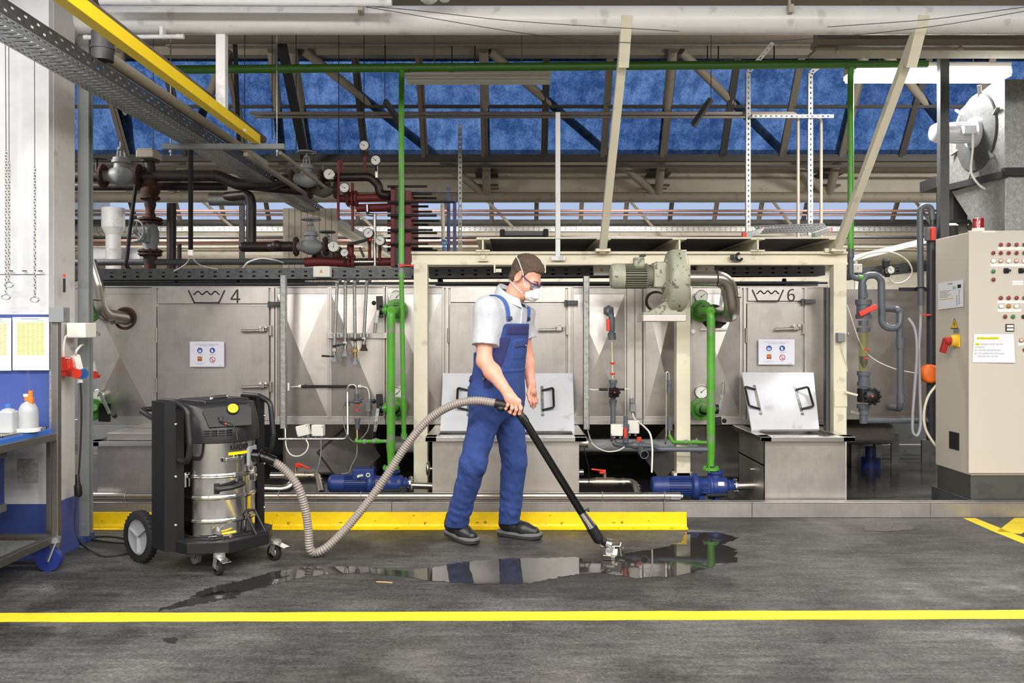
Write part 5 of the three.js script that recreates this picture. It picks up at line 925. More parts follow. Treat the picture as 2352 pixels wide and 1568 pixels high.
obj('pipe', pipe([P(520, 452, DV + .1), P(573, 447, DV), P(577, 470, DV), P(577, 556, DV), P(577, 562, DV)], .044, .12, 20), M.blackPipe, dn);
obj('low_run', [pipe([P(560, 567, DV - .05), P(622, 567, DV - .05), P(640, 566, DV - .12), P(682, 566, DV - .12)], .044, .1, 20), sph(P(560, 567, DV - .05), .045, 16), sph(P(636, 565, DV - .14), .05, 16)], M.blackPipe, dn);
obj('lagging', cyl(P(482, 458, DV + .12), P(562, 458, DV + .12), .056, .056, 18), M.galv, dn, { label: 'crumpled foil lagging' });
const vA = thing('globe_valve', 'grey globe valve with handwheel above the lower valve', 'valve', P(706, 412, DV - .1)); globeValve(vA, P(704, 412, DV - .1), AX, UP, .128, M.valveGray, M.rust, true);
const vA2 = thing('globe_valve', 'dark greenish globe valve behind the upper handwheel valve', 'valve', P(742, 436, DV + .1)); globeValve(vA2, P(742, 437, DV + .1), AX, UP, .115, paint(108, 106, 96, .6), M.rust, false);
const vB = thing('globe_valve', 'grey globe valve with handwheel close above the tray', 'valve', P(714, 567, DV - .12)); globeValve(vB, P(714, 566, DV - .12), AX, UP, .128, M.valveGray, M.rust, true);
const vB2 = thing('globe_valve', 'dark globe valve with handwheel behind the lower grey valve', 'valve', P(752, 582, DV + .1)); globeValve(vB2, P(752, 585, DV + .1), AX, UP, .11, M.valveGray, M.rust, true, M.darkGray);
const mf = thing('red_manifold', 'maroon pipe manifold with flanges feeding the heat exchanger', 'manifold', P(820, 600, DV));
obj('top_pipe', pipe([P(735, 408, DV - .05), P(850, 406, DV - .05), P(870, 425, DV - .05), P(872, 446, DV - .05), P(897, 448, DV - .05)], .038, .09, 18), M.blackPipe, mf);
each('mid_pipe', [cyl(P(775, 456, DV), P(897, 452, DV), .034, .034, 18), cyl(P(820, 478, DV + .05), P(897, 476, DV + .05), .036, .036, 18)], M.maroon, mf);
each('low_pipe', [pipe([P(700, 602, DV), P(740, 600, DV), P(800, 603, DV)], .04, .1, 18), cyl(P(868, 601, DV), P(900, 601, DV), .036, .036, 18)], M.maroon, mf);
obj('braided_hose', [cyl(P(815, 602, DV), P(876, 601, DV), .034, .034, 20), ...Array.from({ length: 12 }, (_, i) => torus(P(818 + i * 4.6, 602, DV), AX, .0345, .0025, 20, 5))], M.steelPipe, mf, { label: 'braided steel hose' });
each('flange', [[803, 602], [812, 602], [800, 456], [810, 456], [818, 456]].map(([x, y]) => flange(P(x, y, DV), AX, .072, .016, 8)), M.maroon, mf);
each('riser', [pipe([P(777, 505, DV - .1), P(777, 372, DV - .1), P(784, 366, DV - .1), P(787, 400, DV - .05)], .012, .02, 10), cyl(P(810, 420, DV), P(810, 530, DV), .013, .013, 10), cyl(P(838, 350, DV), P(838, 405, DV), .013, .013, 10), cyl(P(849, 545, DV - .05), P(849, 596, DV - .05), .014, .014, 10), cyl(P(872, 565, DV - .05), P(872, 598, DV - .05), .014, .014, 10), cyl(P(805, 560, DV), P(805, 590, DV), .03, .03, 14)], M.maroon, mf);
each('steel_riser', [cyl(P(861, 492, DV - .1), P(861, 610, DV - .1), .014, .014, 10), pipe([P(843, 470, DV - .05), P(844, 492, DV - .05), P(860, 494, DV - .1)], .015, .03, 10), cyl(P(865, 382, DV - .1), P(865, 408, DV - .1), .012, .012, 10)], M.steelPipe, mf);
obj('stop_lever', [obox(P(800, 562, DV - .1), P(846, 550, DV - .12), .03, .025, .006), obox(P(826, 568, DV - .05), P(836, 590, DV - .05), .02, .02)], M.black, mf);
obj('red_knob', sph(P(850, 550, DV - .16), .018, 14), M.red, mf);
for (const [x, y, r, nd, label] of [[836, 334, .045, 2.7, 'white dial gauge topmost on the red manifold'], [863, 368, .045, 2.4, 'white dial gauge second from the top on the red manifold'], [756, 400, .048, .8, 'white dial gauge beside the upper handwheel valve'], [791, 431, .044, 2.6, 'dim dial gauge behind the maroon riser'], [846, 535, .044, .9, 'white dial gauge above the red knob'], [873, 552, .044, 2.6, 'grey dial gauge beside the red knob'], [766, 566, .048, 1.5, 'white dial gauge beside the lower handwheel valve'], [791, 580, .036, .6, 'small dial gauge behind the lower gauge']]) {
  const t = thing('dial_gauge', label, 'gauge', P(x, y, DV - .2)); gaugeParts(t, P(x, y, DV - .2), r, V(x < 800 ? .1 : -.05, 0, 1).normalize(), nd, x === 756 || x === 766 ? M.steelPipe : M.black);
  if (y < 600) obj('tail', cyl(P(x, y + 10, DV - .18), P(x + 1, y + 24, DV - .14), .011, .011, 8), M.rust, t);
}
const hx = thing('heat_exchanger', 'maroon plate heat exchanger with long black tie rods', 'heat exchanger', P(920, 612, DV));
each('pressure_plate', [box(X(897, 7.5), X(907, 7.5), Y(612, 7.5), Y(425, 7.5), -8.1, -7.5, .004), box(X(931, 7.5), X(944, 7.5), Y(612, 7.5), Y(438, 7.5), -8.1, -7.5, .004)], M.maroon, hx);
each('heat_plate', Array.from({ length: 9 }, (_, i) => box(X(907.5 + i * 2.6, 7.5), X(909.3 + i * 2.6, 7.5), Y(608, 7.5), Y(434, 7.5), -8.05, -7.52 - (i % 2) * .006)), M.darkGray, hx);
each('tie_rod', [[428, 981], [445, 992], [455, 1003], [464, 1046], [474, 984], [486, 992], [495, 1003], [507, 1010], [516, 984], [528, 994], [535, 1004], [547, 1010], [560, 984], [570, 994], [575, 1005]].map(([y, x], i) => cyl(P(890, y, 7.45 + (i % 3) * .12), P(x, y, 7.45 + (i % 3) * .12), .010, .010, 8)), M.black, hx);
each('nut', [474, 516, 560].map((y) => cyl(P(890, y, 7.45), P(896, y, 7.45), .02, .02, 6)), M.maroon, hx);
each('rail', [box(X(892, 7.7), X(1050, 7.7), Y(441, 7.7), Y(437, 7.7), -7.74, -7.7)], M.galvDark, hx);

// ---------- control cabinet ----------
const DC = 6.2, cx0 = X(2230, DC), cab = thing('control_cabinet', 'beige control cabinet with rows of indicator lamps', 'cabinet', V(3.6, .1, -6.45));
M.cab = flatc(208, 200, 188, .5); M.cabSide = M.cab; M.plinth = paint(84, 84, 78, .6);
const ct0 = Y(532, DC);
obj('body', box(cx0, 4.6, Y(1092, DC), ct0, -DC - .52, -DC, .006), M.cab, cab);
obj('door', box(X(2222, DC), 4.6, Y(1086, DC), Y(530, DC), -DC, -DC + .022, .006), M.cab, cab);
obj('plinth', [box(cx0 + .004, 4.6, .1, Y(1092, DC), -DC - .5, -DC - .01, .004)], M.plinth, cab);
obj('base', box(X(2225, DC), 4.6, 0, .1, -DC - .55, -DC + .0), M.darkGray, cab);
obj('vent_grille', [box(cx0 - .006, cx0 + .004, Y(1033, 6.4), Y(993, 6.4), -6.5, -6.36, .002)], M.dark, cab);
// switches and lamps on the door: lens colour, bezel
const zf = -DC + .022, bezG = new THREE.CylinderGeometry(.0155, .0155, .010, 18).rotateX(Math.PI / 2), lensG = new THREE.SphereGeometry(.0125, 14, 8, 0, Math.PI * 2, 0, Math.PI / 2).rotateX(Math.PI / 2).scale(1, 1, .9);
M.lensRed = phys({ color: c255(150, 34, 40), roughness: .2, clearcoat: .6 }); M.lensGreen = phys({ color: c255(34, 140, 84), roughness: .2, clearcoat: .6 }); M.lensAmber = phys({ color: c255(196, 120, 30), roughness: .2, clearcoat: .6 }); M.lensPale = flatc(246, 206, 190, .3); M.lensBlack = flatc(30, 30, 32, .3);
M.lensLit = std({ color: c255(255, 224, 196), emissive: new THREE.Color().setRGB(1, .66, .40), emissiveIntensity: 5 });
const LAMPS = [];
for (const x of [2297, 2315, 2333, 2351]) LAMPS.push([x, 562, 'R']); for (const x of [2280, 2297, 2315, 2333, 2351]) LAMPS.push([x, 581, 'R']);
[2280, 2297, 2315, 2333, 2351].forEach((x, i) => LAMPS.push([x, 599, i % 2 ? 'P' : 'L'])); LAMPS.push([2280, 623, 'G'], [2280, 642, 'O']);
for (const x of [2297, 2315, 2333, 2351]) LAMPS.push([x, 684, 'R']); LAMPS.push([2298, 703, 'L'], [2315, 703, 'A'], [2333, 703, 'L'], [2307, 727, 'O'], [2325, 727, 'G'], [2349, 727, 'B'], [2344, 781, 'P'], [2352, 803, 'R']);
const lensOf = { R: ['lensRed', 'red'], P: ['lensPale', 'pale'], L: ['lensLit', 'glowing'], G: ['lensGreen', 'green'], O: ['lensRed', 'red'], A: ['lensAmber', 'amber'], B: ['lensBlack', 'black'] };
const cadd = (name, g, mat, x, y) => { const m = new THREE.Mesh(g, mat); m.name = name; m.castShadow = m.receiveShadow = true; m.position.set(X(x, DC - .02), Y(y, DC - .02), zf).sub(cab.position); cab.add(m); origin.set(m, cab.position.clone()); return m; };
for (const [x, y, k] of LAMPS) { const b = cadd('indicator_lamp', bezG, M.steelPipe, x, y); const l = new THREE.Mesh(lensG, M[lensOf[k][0]]); l.name = 'lamp_lens'; l.position.z = .005; b.add(l); b.position.z += .004; b.userData.label = lensOf[k][1] + ' indicator lamp'; }
for (const [x, y] of [[2306, 622], [2340, 622]]) { obj('selector_switch', [cyl(V(X(x, DC), Y(y, DC), zf), V(X(x, DC), Y(y, DC), zf + .02), .018, .016, 16), cbox(V(X(x + 2, DC), Y(y, DC), zf + .025), .032, .014, .016, .003), cbox(V(X(x, DC), Y(y, DC), zf + .006), .034, .036, .01, .003)], M.black, cab); }
const strip = (x0, x1, y0, y1) => obj('label_strip', [box(X(x0, DC), X(x1, DC), Y(y1, DC), Y(y0, DC), zf, zf + .002)], M.face, cab);
for (let i = 0; i < 4; i++) { strip(2288 + i * 18, 2305 + i * 18, 568, 574.5); strip(2288 + i * 18, 2305 + i * 18, 690, 696.5); } for (let i = 0; i < 5; i++) strip(2271 + i * 18, 2288 + i * 18, 606, 612.5); for (let i = 0; i < 3; i++) strip(2288 + i * 18, 2305 + i * 18, 709.5, 716);
strip(2321, 2346, 645, 649.5); strip(2321, 2346, 650.5, 655); strip(2334, 2352, 787, 793); strip(2347, 2360, 809, 815); strip(2252, 2282, 531.5, 534.5);
const meter = obj('rocker_meter', box(X(2305, DC), X(2324, DC), Y(761, DC), Y(744, DC), zf, zf + .008, .002), M.dark, cab); each('window', [[746.5, 751.5], [754, 759]].map(([a, b]) => box(X(2307, DC), X(2322, DC), Y(b, DC), Y(a, DC), zf + .008, zf + .0095)), M.face, meter);
each('side_switch', [box(X(2349, DC), X(2365, DC), Y(672, DC), Y(638, DC), zf, zf + .02), box(X(2350, DC), X(2365, DC), Y(768, DC), Y(734, DC), zf, zf + .02)], M.grayPaint, cab);
// side of the cabinet: main switch, warning triangle, notice
const xs = cx0 - .006, sidep = (px, py, off = 0) => { const d = cx0 * F / (px - 1176); return V(xs - off, Y(py, d), -d); };
{ const c = sidep(2198, 783); obj('switch_plate', box(xs - .004, xs + .005, c.y - .045, c.y + .045, c.z - .05, c.z + .05, .004), M.yellow, cab); const ms = obj('main_switch', [cyl(c.clone().add(V(-.004, 0, 0)), c.clone().add(V(-.045, 0, 0)), .042, .040, 24)], flatc(240, 190, 60, .4), cab); obj('switch_grip', [cyl(c.clone().add(V(-.03, 0, 0)), c.clone().add(V(-.085, 0, 0)), .030, .028, 20), obox(c.clone().add(V(-.07, .02, 0)), c.clone().add(V(-.09, -.085, -.02)), .04, .04, .006, V(1, 0, 0))], flatc(168, 40, 42, .4), ms);
  obj('switch_label', box(xs - .002, xs + .004, c.y + .06, c.y + .09, c.z - .035, c.z + .04), M.grayPaint, cab); }
const triTex = canvasTex(128, 128, (k, w, h) => { k.fillStyle = '#111'; k.fillRect(0, 0, w, h); k.fillStyle = '#f2c21e'; k.beginPath(); k.moveTo(64, 14); k.lineTo(116, 118); k.lineTo(12, 118); k.fill(); k.strokeStyle = '#111'; k.lineWidth = 8; k.beginPath(); k.moveTo(70, 44); k.lineTo(54, 74); k.lineTo(72, 72); k.lineTo(62, 104); k.stroke(); });
{ const a = sidep(2194, 730), b = sidep(2203, 755), c = sidep(2186, 755), g = new THREE.BufferGeometry(), n = .0015; const f = [c, b, a].map((p) => p.clone().add(V(-n, 0, 0)));
  g.setAttribute('position', new THREE.Float32BufferAttribute(f.flatMap((p) => [p.x, p.y, p.z]), 3)); g.setAttribute('uv', new THREE.Float32BufferAttribute([.04, .0, .96, 0, .5, 1], 2)); g.computeVertexNormals(); const o = obj('warning_triangle', g, std({ map: triTex, roughness: .4 }), cab, { keepUV: true, label: 'yellow high voltage warning triangle' }); }
const noticeTex = canvasTex(256, 300, (k, w, h) => { k.fillStyle = '#e9e9ef'; k.fillRect(0, 0, w, h); k.fillStyle = '#333'; k.fillRect(100, 22, 50, 8); k.fillStyle = '#111'; k.fillRect(200, 46, 34, 40); k.fillStyle = '#9cc6cc'; k.fillRect(150, 60, 36, 34); k.fillRect(188, 160, 12, 120); k.fillStyle = '#555'; for (let i = 0; i < 6; i++) k.fillRect(18, 96 + i * 14, 120 - (i % 3) * 18, 4); k.fillStyle = '#d9b93a'; k.fillRect(18, 186, 140, 9); k.fillStyle = '#444'; for (let i = 0; i < 9; i++) k.fillRect(212, 104 + i * 19, 10, 8); });
sheet('paper_notice', 'white printed notice stuck on the cabinet side above the main switch', 'notice', [sidep(2157, 650), sidep(2215, 642), sidep(2215, 704), sidep(2157, 711)].map((p) => p.add(V(-.001, 0, 0))), noticeTex);
const noteTex = canvasTex(512, 336, (k, w, h) => { k.fillStyle = '#e9eaf2'; k.fillRect(0, 0, w, h); k.fillStyle = '#f4ee30'; k.fillRect(38, 34, 290, 30); k.fillRect(24, 104, 56, 30); k.fillStyle = '#6a6a6a'; k.font = 'bold 26px sans-serif'; k.fillStyle = '#7d7a1e'; k.fillText('Vor dem Ausschalten!', 40, 59); k.fillText('Alle', 26, 129); k.fillStyle = '#777'; k.font = '27px sans-serif'; k.fillText('Schieber von B1 und B2', 88, 129); k.fillText('schließen!', 26, 164); k.fillText('4 an den Sprühkränzen', 66, 200); k.fillText('4 an jeweils den 4 Pumpen', 66, 238); k.fillText('zwischen B1 und B2', 66, 272); k.fillStyle = '#444'; k.beginPath(); k.arc(36, 192, 6, 0, 7); k.arc(36, 230, 6, 0, 7); k.fill(); });
sheet('paper_notice', 'white printed note with yellow highlights taped on cabinet door', 'notice', [P(2237, 767, DC - .028), P(2328, 767, DC - .024), P(2332, 833, DC - .034), P(2233, 832, DC - .026)], noteTex);
const bc = thing('beacon_lamp', 'red signal beacon on top of the control cabinet', 'beacon', P(2247, 530, 6.35));
obj('lens', lathe([[0, .085], [.034, .085], [.038, .08], [.038, .01]], P(2247, 528, 6.35), UP, 20), phys({ color: c255(150, 22, 34), roughness: .15, clearcoat: 1 }), bc); obj('base', cyl(P(2247, 532, 6.35), P(2247, 524, 6.35), .042, .042, 20), M.ivory, bc);
const ey = thing('lifting_eye', 'black lifting eye on the cabinet corner', 'eye bolt', P(2224, 530, 6.3)); obj('ring', torus(P(2224, 523, 6.3), V(1, 0, .3).normalize(), .022, .007, 18, 7), M.black, ey);
const bottle2 = thing('vent_standpipe', 'dark standpipe with white cap behind the cabinet', 'pipe', P(2186, 545, 7.0)); obj('drum', cyl(P(2184, 520, 7.0).setY(0), P(2184, 520, 7.0), .055, .055, 18), M.dark, bottle2); obj('cap', lathe([[0, .02], [.04, .018], [.057, 0]], P(2184, 519, 7.0), UP, 18), M.white, bottle2);

// ---------- blower on its duct ----------
const bw = thing('duct_fan', 'big galvanised fan housing with motor above the control cabinet', 'fan', V(4.2, 2.0, -7));
const bx = 3.74, bF = 6.6, bB = 7.45;
obj('housing', [extrude([[bF, Y(398, bF)], [bB, Y(428, bB)], [bB + .02, Y(330, bB)], [bB - .02, 2.95], [bB - .2, 3.14], [bF + .2, 3.22], [bF, 3.2]].map(([d, h]) => [-d, h]), 1.1, basis(V(0, 0, 1), V(0, 1, 0), V(-1, 0, 0), V(bx + 1.1, 0, 0)), .006)], M.galv, bw);
obj('flange_frame', [obox(V(bx - .02, Y(402, bF), -bF + .03), V(bx - .02, Y(432, bB), -bB), .05, .05), obox(V(bx - .03, Y(396, bF), -bF + .02), V(bx + 1.1, Y(396, bF), -bF + .02), .05, .06)], M.dark, bw);
obj('taper_duct', (() => { const q = (d, y) => [-d, Y(y, d)]; return extrude([q(bF, 404), q(bB - .05, 440), q(6.95, 540), q(bF, 540)], 1.1, basis(V(0, 0, 1), V(0, 1, 0), V(-1, 0, 0), V(bx + 1.1, 0, 0)), .003); })(), M.galv, bw);
const mc = V(bx, Y(305, 7.0), -7.0), mo = (u, v = 0, w = 0) => mc.clone().add(V(-u, v, w));
obj('inlet_disc', [lathec([[0, .02], [.30, .02], [.31, .012], [.31, 0]], mo(0), V(-1, 0, 0), 40)], M.galvDark, bw);
each('clip', Array.from({ length: 6 }, (_, i) => { const a = i * 1.047 + .3; return obox(mo(.01, Math.sin(a) * .28, Math.cos(a) * .28), mo(.03, Math.sin(a) * .37, Math.cos(a) * .37), .03, .012); }), M.galv, bw);
obj('motor', [cyl(mo(.02), mo(.05), .12, .12, 26), cyl(mo(.05), mo(.2), .075, .075, 24), lathe([[0, .37], [.06, .365], [.078, .33], [.082, .2]], mo(0), V(-1, 0, 0), 26), ...Array.from({ length: 20 }, (_, i) => { const a = i / 20 * 6.283; return obox(mo(.08, Math.sin(a) * .078, Math.cos(a) * .078), mo(.2, Math.sin(a) * .078, Math.cos(a) * .078), .005, .014, 0, V(0, Math.sin(a), Math.cos(a))); })], M.lid, bw);
obj('terminal_box', cbox(mo(.12, 0, .10), .1, .07, .06, .008), M.lid, bw); obj('cable', wire([mo(.1, -.03, .12), mo(.11, -.15, .14), mo(.12, -.35, .14), mo(.06, -.44, .14), mo(0, -.47, .12)], .009, 30), M.ivory, bw);
const cpost = thing('dark_column', 'slim dark steel column in front of the fan motor', 'column', P(2170, 545, 6.86)); obj('column', [pbox(2160, 2181, 112, 560, 6.86, .06, .003), ], M.darkGray, cpost);
tag(obj('duct_support', [pbox(2190, 2222, 430, 505, 7.4, .3), pbox(2150, 2225, 405, 430, 7.5, .3)], M.dark), 'dark steel bracket under the fan housing', 'bracket');

// ---------- motor blower on the cream frame ----------
const mb = thing('side_blower', 'sage green blower with finned motor on bracket before the platform beam', 'blower', P(1530, 740, 6.3)), d6 = 6.3;
M.sage = std({ map: chipMap([.74, .75, .66], [.42, .42, .38], .66, .5), roughness: .5 });
const ma = (x, y = 630, w = 0) => P(x, y, d6).add(V(0, 0, w));
obj('fan_cowl', [lathe([[0, X(1402, d6)], [.075, X(1402, d6)], [.088, X(1405, d6)], [.092, X(1412, d6)], [.092, X(1434, d6)]].map(([r, x]) => [r, x - X(1400, d6)]), ma(1400, 634), AX, 28)], M.sage, mb);
obj('motor', [cyl(ma(1432, 634), ma(1484, 634), .070, .070, 24), ...Array.from({ length: 30 }, (_, i) => { const a = i / 30 * 6.283; return obox(ma(1433, 634).add(V(0, Math.sin(a) * .08, Math.cos(a) * .08)), ma(1486, 634).add(V(0, Math.sin(a) * .08, Math.cos(a) * .08)), .004, .022, 0, V(0, Math.sin(a), Math.cos(a))); }), cyl(ma(1482, 634), ma(1498, 634), .085, .07, 24)], paint(128, 128, 112, .55), mb);
obj('terminal_box', [cbox(ma(1466, 604, .02), .075, .08, .08, .01), cbox(ma(1466, 606, .062), .062, .025, .004)], M.sage, mb); obj('cable_gland', [obox(ma(1468, 590, .02), ma(1482, 586, .02), .022, .02, .004)], M.black, mb);
obj('gear_flange', [cbox(ma(1514, 632, 0), .098, .185, .16, .014), cyl(ma(1508, 632, .08), ma(1508, 632, .086), .014)], M.sage, mb);
obj('scroll', (() => { const pr = [[0, -.075], [.16, -.075], [.205, -.062], [.222, -.04], [.222, .04], [.205, .062], [.16, .075], [0, .075]]; return [lathe(pr, ma(1552, 645), AX, 40), lathe([[0, -.085], [.12, -.085], [.14, -.06]], ma(1552, 645), AX, 36)]; })(), M.sage, mb);
each('bolt', [0, 1, 2, 3, 4, 5].map((k) => { const a = k * 1.047, c = ma(1552, 645).add(V(-.075, Math.sin(a) * .16, Math.cos(a) * .16)); return cyl(c, c.clone().add(V(-.012, 0, 0)), .008, .008, 6); }), M.sage, mb);
obj('stand', [extrude([[-.02, 0], [.13, 0], [.13, .18], [.07, .19], [.065, .10], [-.09, 0]].map(([a, b]) => [a, b]), .12, basis(V(1, 0, 0), V(0, 1, 0), V(0, 0, 1), P(1510, 722, d6).add(V(0, 0, -.06))), .004), pbox(1478, 1576, 717, 722, d6 - .1, .22, .003)], M.sage, mb);
const shelf6 = thing('bracket_shelf', 'stainless bracket carrying the sage green blower', 'bracket', P(1527, 738, d6)); obj('bracket', [pbox(1477, 1577, 722, 738, d6 - .11, .3, .004)], M.steel, shelf6);
const col2 = thing('oval_port', 'rust edged oval port behind the blower stand', 'port', P(1502, 690, DM - .02)); obj('ring', torus(P(1506, 692, DM - .015), V(0, 0, 1), .075, .010, 26, 7), M.rust, col2); obj('plate', cyl(P(1506, 692, DM - .005), P(1506, 692, DM - .015), .072, .072, 26), M.steelDoor, col2);
const bar6 = thing('door_bar', 'small bright bar under the green flange of tank 6', 'bar', P(1640, 756, DM - .05)); obj('bar', [pbox(1608, 1671, 753, 759, DM - .05, .02, .002), cyl(P(1592, 761, DM), P(1592, 761, DM - .03), .017)], M.steelBright, bar6);

// ---------- plastic pipework beside the cabinet ----------
const DQ = 6.85, pq = thing('dosing_riser', 'grey plastic riser with clear flow tube and red lever beside the end post', 'pipe', P(1982, 960, DQ));
obj('upper_bend', pipe([P(1980, 690, DQ), P(1981, 632, DQ), P(2024, 631, DQ), P(2026, 750, DQ), P(2066, 756, DQ - .02), P(2068, 716, DQ), P(2060, 710, DQ), P(2036, 708, DQ + .4)], .028, .065, 16), M.pvc, pq);
obj('side_pipe', pipe([P(2066, 750, DQ), P(2068, 790, DQ), P(2068, 938, DQ), P(2044, 935, DQ + .45)], .026, .06, 16), M.pvc, pq);
each('socket', [[1981, 655, 672, .032], [1982, 672, 684, .036], [1983, 688, 700, .062], [1983, 700, 722, .052], [1983, 722, 732, .060], [1983, 736, 748, .037], [1983, 752, 762, .050], [1984, 852, 862, .052], [1984, 862, 876, .042], [1984, 876, 886, .050], [1983, 888, 924, .040], [1983, 928, 938, .050], [1984, 938, 950, .040], [1983, 950, 972, .030], [2068, 775, 800, .032], [2069, 905, 925, .032]].map(([x, y0, y1, r]) => cyl(P(x, y0, DQ), P(x, y1, DQ), r, r, 18)), M.pvc, pq);
obj('flow_tube', cyl(P(1983, 762, DQ), P(1984, 852, DQ), .036, .036, 20, true), phys({ color: c255(226, 226, 190), transmission: .9, thickness: 0, roughness: .1 }), pq);
obj('float', lathe([[0, -.10], [.012, -.085], [.028, -.05], [.030, 0], [0, 0]], P(1984, 818, DQ), UP, 18), M.black, pq);
each('mark', [[802], [823]].map(([y]) => [cyl(P(1986, y, DQ - .036), P(1994, y, DQ - .036), .006, .006, 8), cyl(P(1988, y - 2, DQ - .03), P(1988, y + 2, DQ - .03), .010, .010, 8)]), M.red, pq);
obj('lever', obox(P(1974, 722, DQ - .08), P(2014, 703, DQ - .1), .03, .04, .006), M.red, pq);
obj('hand_knob', (() => { const c = P(2004, 910, DQ - .12), g = [lathe([[0, .03], [.02, .028], [.03, .014], [.058, .012], [.058, -.012], [.03, -.02], [.03, -.12]], c, V(.15, 0, 1).normalize(), 24)]; for (let k = 0; k < 10; k++) g.push(sph(c.clone().add(V(Math.cos(k * .628) * .058, Math.sin(k * .628) * .058, 0)), .014, 8)); g.push(cyl(P(1984, 892, DQ), P(1984, 922, DQ), .05, .05, 16)); return g; })(), M.black, pq);
obj('knob_cap', cyl(P(2004, 910, DQ - .155), P(2004, 910, DQ - .16), .007, .007, 10), M.red, pq);
obj('foot_pipe', pipe([P(1983, 970, DQ), P(1984, 966, DQ), P(2130, 966, DQ + .1)], .022, .03, 14), M.pvc, pq);
obj('pipe_clip', [torus(P(1984, 950, DQ), UP, .034, .006, 20, 6), obox(P(1952, 945, DQ), P(1980, 950, DQ), .012, .02)], M.galv, pq);
const st = thing('grey_standpipe', 'grey standpipe with arched top and red levers beside the cabinet', 'pipe', P(2120, 720, 6.9));
obj('standpipe', pipe([P(2115, 700, 6.9), P(2113, 500, 6.9), P(2114, 474, 6.9), P(2138, 472, 6.9), P(2141, 505, 6.9)], .024, .04, 14), M.pvc, st);
each('back_pipe', [cyl(P(2139, 530, 6.95), P(2139, 1010, 6.95), .036, .036, 16), cyl(P(2141, 505, 6.9), P(2141, 530, 6.9), .018, .018, 12)], flatc(58, 60, 66, .4), st);
each('valve', [cyl(P(2137, 522, 6.9), P(2137, 552, 6.9), .045, .045, 16), cyl(P(2115, 695, 6.9), P(2115, 720, 6.9), .016, .016, 10)], M.valveGray, st);
each('lever', [pbox(2140, 2150, 522, 552, 6.8, .03, .006), obox(P(2118, 723, 6.88), P(2140, 723, 6.86), .014, .014, .003)], M.red, st);
obj('bracket', [pbox(2068, 2150, 660, 668, 6.95, .03), torus(P(2114, 660, 6.9), UP, .03, .006, 18, 6)], M.dark, st);
const hs = thing('clear_hose', 'clear plastic hose loop tied to the grey standpipe', 'hose', P(2105, 1000, 6.75));
obj('hose', [sweep(curve([P(2086, 730, 6.8), P(2100, 752, 6.78), P(2106, 800, 6.76), P(2100, 900, 6.75), P(2096, 960, 6.75), P(2098, 995, 6.75), P(2106, 1000, 6.75), P(2113, 985, 6.75), P(2113, 900, 6.78), P(2111, 800, 6.8), P(2114, 750, 6.85), P(2115, 722, 6.9)], 90), .011, 10)], phys({ color: c255(188, 190, 198), roughness: .25, transmission: .3, thickness: 0 }), hs);
tag(obj('beige_hose', wire([P(2150, 885, 6.75), P(2132, 910, 6.75), P(2122, 950, 6.75), P(2126, 985, 6.75), P(2145, 1018, 6.75), P(2160, 1035, 6.78)], .010, 50, 9), M.cream), 'beige hose curving behind the cabinet side', 'hose');
const od = thing('orange_valve', 'round orange plastic valve body beside the cabinet', 'valve', P(2135, 860, 6.85)); obj('body', [lathe([[0, .05], [.05, .05], [.07, .035], [.075, 0], [.075, -.05], [0, -.05]], P(2136, 858, 6.85), V(-.2, 0, 1).normalize(), 26), cyl(P(2120, 858, 6.85), P(2116, 858, 6.85), .015)], M.orange, od);
const rg = thing('air_regulator', 'small air regulator with gauge and looping hose', 'regulator', P(2040, 640, 7.05)); obj('body', [cbox(P(2035, 606, 7.1), .05, .07, .05, .01), cyl(P(2034, 600, 7.1), P(2034, 594, 7.1), .03, .02, 14), cyl(P(2038, 620, 7.1), P(2038, 636, 7.1), .025, .02, 14)], M.dark, rg); gaugeParts(rg, P(2046, 620, 7.0), .03, V(0, 0, 1), 2.2, M.steelPipe);
obj('hose', wire([P(1960, 600, 7.05), P(2000, 582, 7.0), P(2050, 580, 7.0), P(2085, 600, 7.0), P(2095, 625, 7.0), P(2080, 645, 7.0), P(2055, 650, 7.0), P(2042, 640, 7.0)], .006, 50), M.cream, rg);
tag(obj('white_hood', [box(X(1962, 7.62), X(1968, 7.62), 1.655, Y(600, 7.62), -7.62, -7.6), extrude([[0, 0], [.65, .16], [.62, .20], [0, .05]], .02, basis(V(1, 0, 0), V(0, 1, 0), V(0, 0, 1), P(1958, 600, 7.6)))], M.white), 'white sloping sheet behind the plastic pipework', 'sheet');
tag(obj('thin_tube', wire([P(1945, 700, 6.7), P(1990, 810, 6.9), P(2050, 845, 6.95), P(2110, 858, 6.9)], .004, 40), M.ivory), 'thin white tube leading to the orange valve', 'tube');
const wsw = thing('wall_switch', 'grey switch box with cable on the cream end post', 'switch', P(1937, 790, DF - .05)); obj('box', [pbox(1925, 1942, 764, 785, DF - .06, .06, .006), cyl(P(1949, 768, DF - .05), P(1946, 768, DF - .05), .014)], M.valveGray, wsw); obj('cable', wire([P(1934, 786, DF - .04), P(1934, 800, DF - .02), P(1942, 830, DF - .01), P(1946, 852, DF + .02)], .005, 20), M.cream, wsw);
const pl = thing('post_plate', 'cream plate with lever stub on the end post', 'plate', P(1930, 912, DF - .01)); obj('plate', [pbox(1917, 1946, 897, 934, DF - .008, .01, .002)], M.cream, pl); obj('stub', obox(P(1942, 900, DF - .03), P(1970, 907, DF - .05), .015, .015), M.cream, pl);
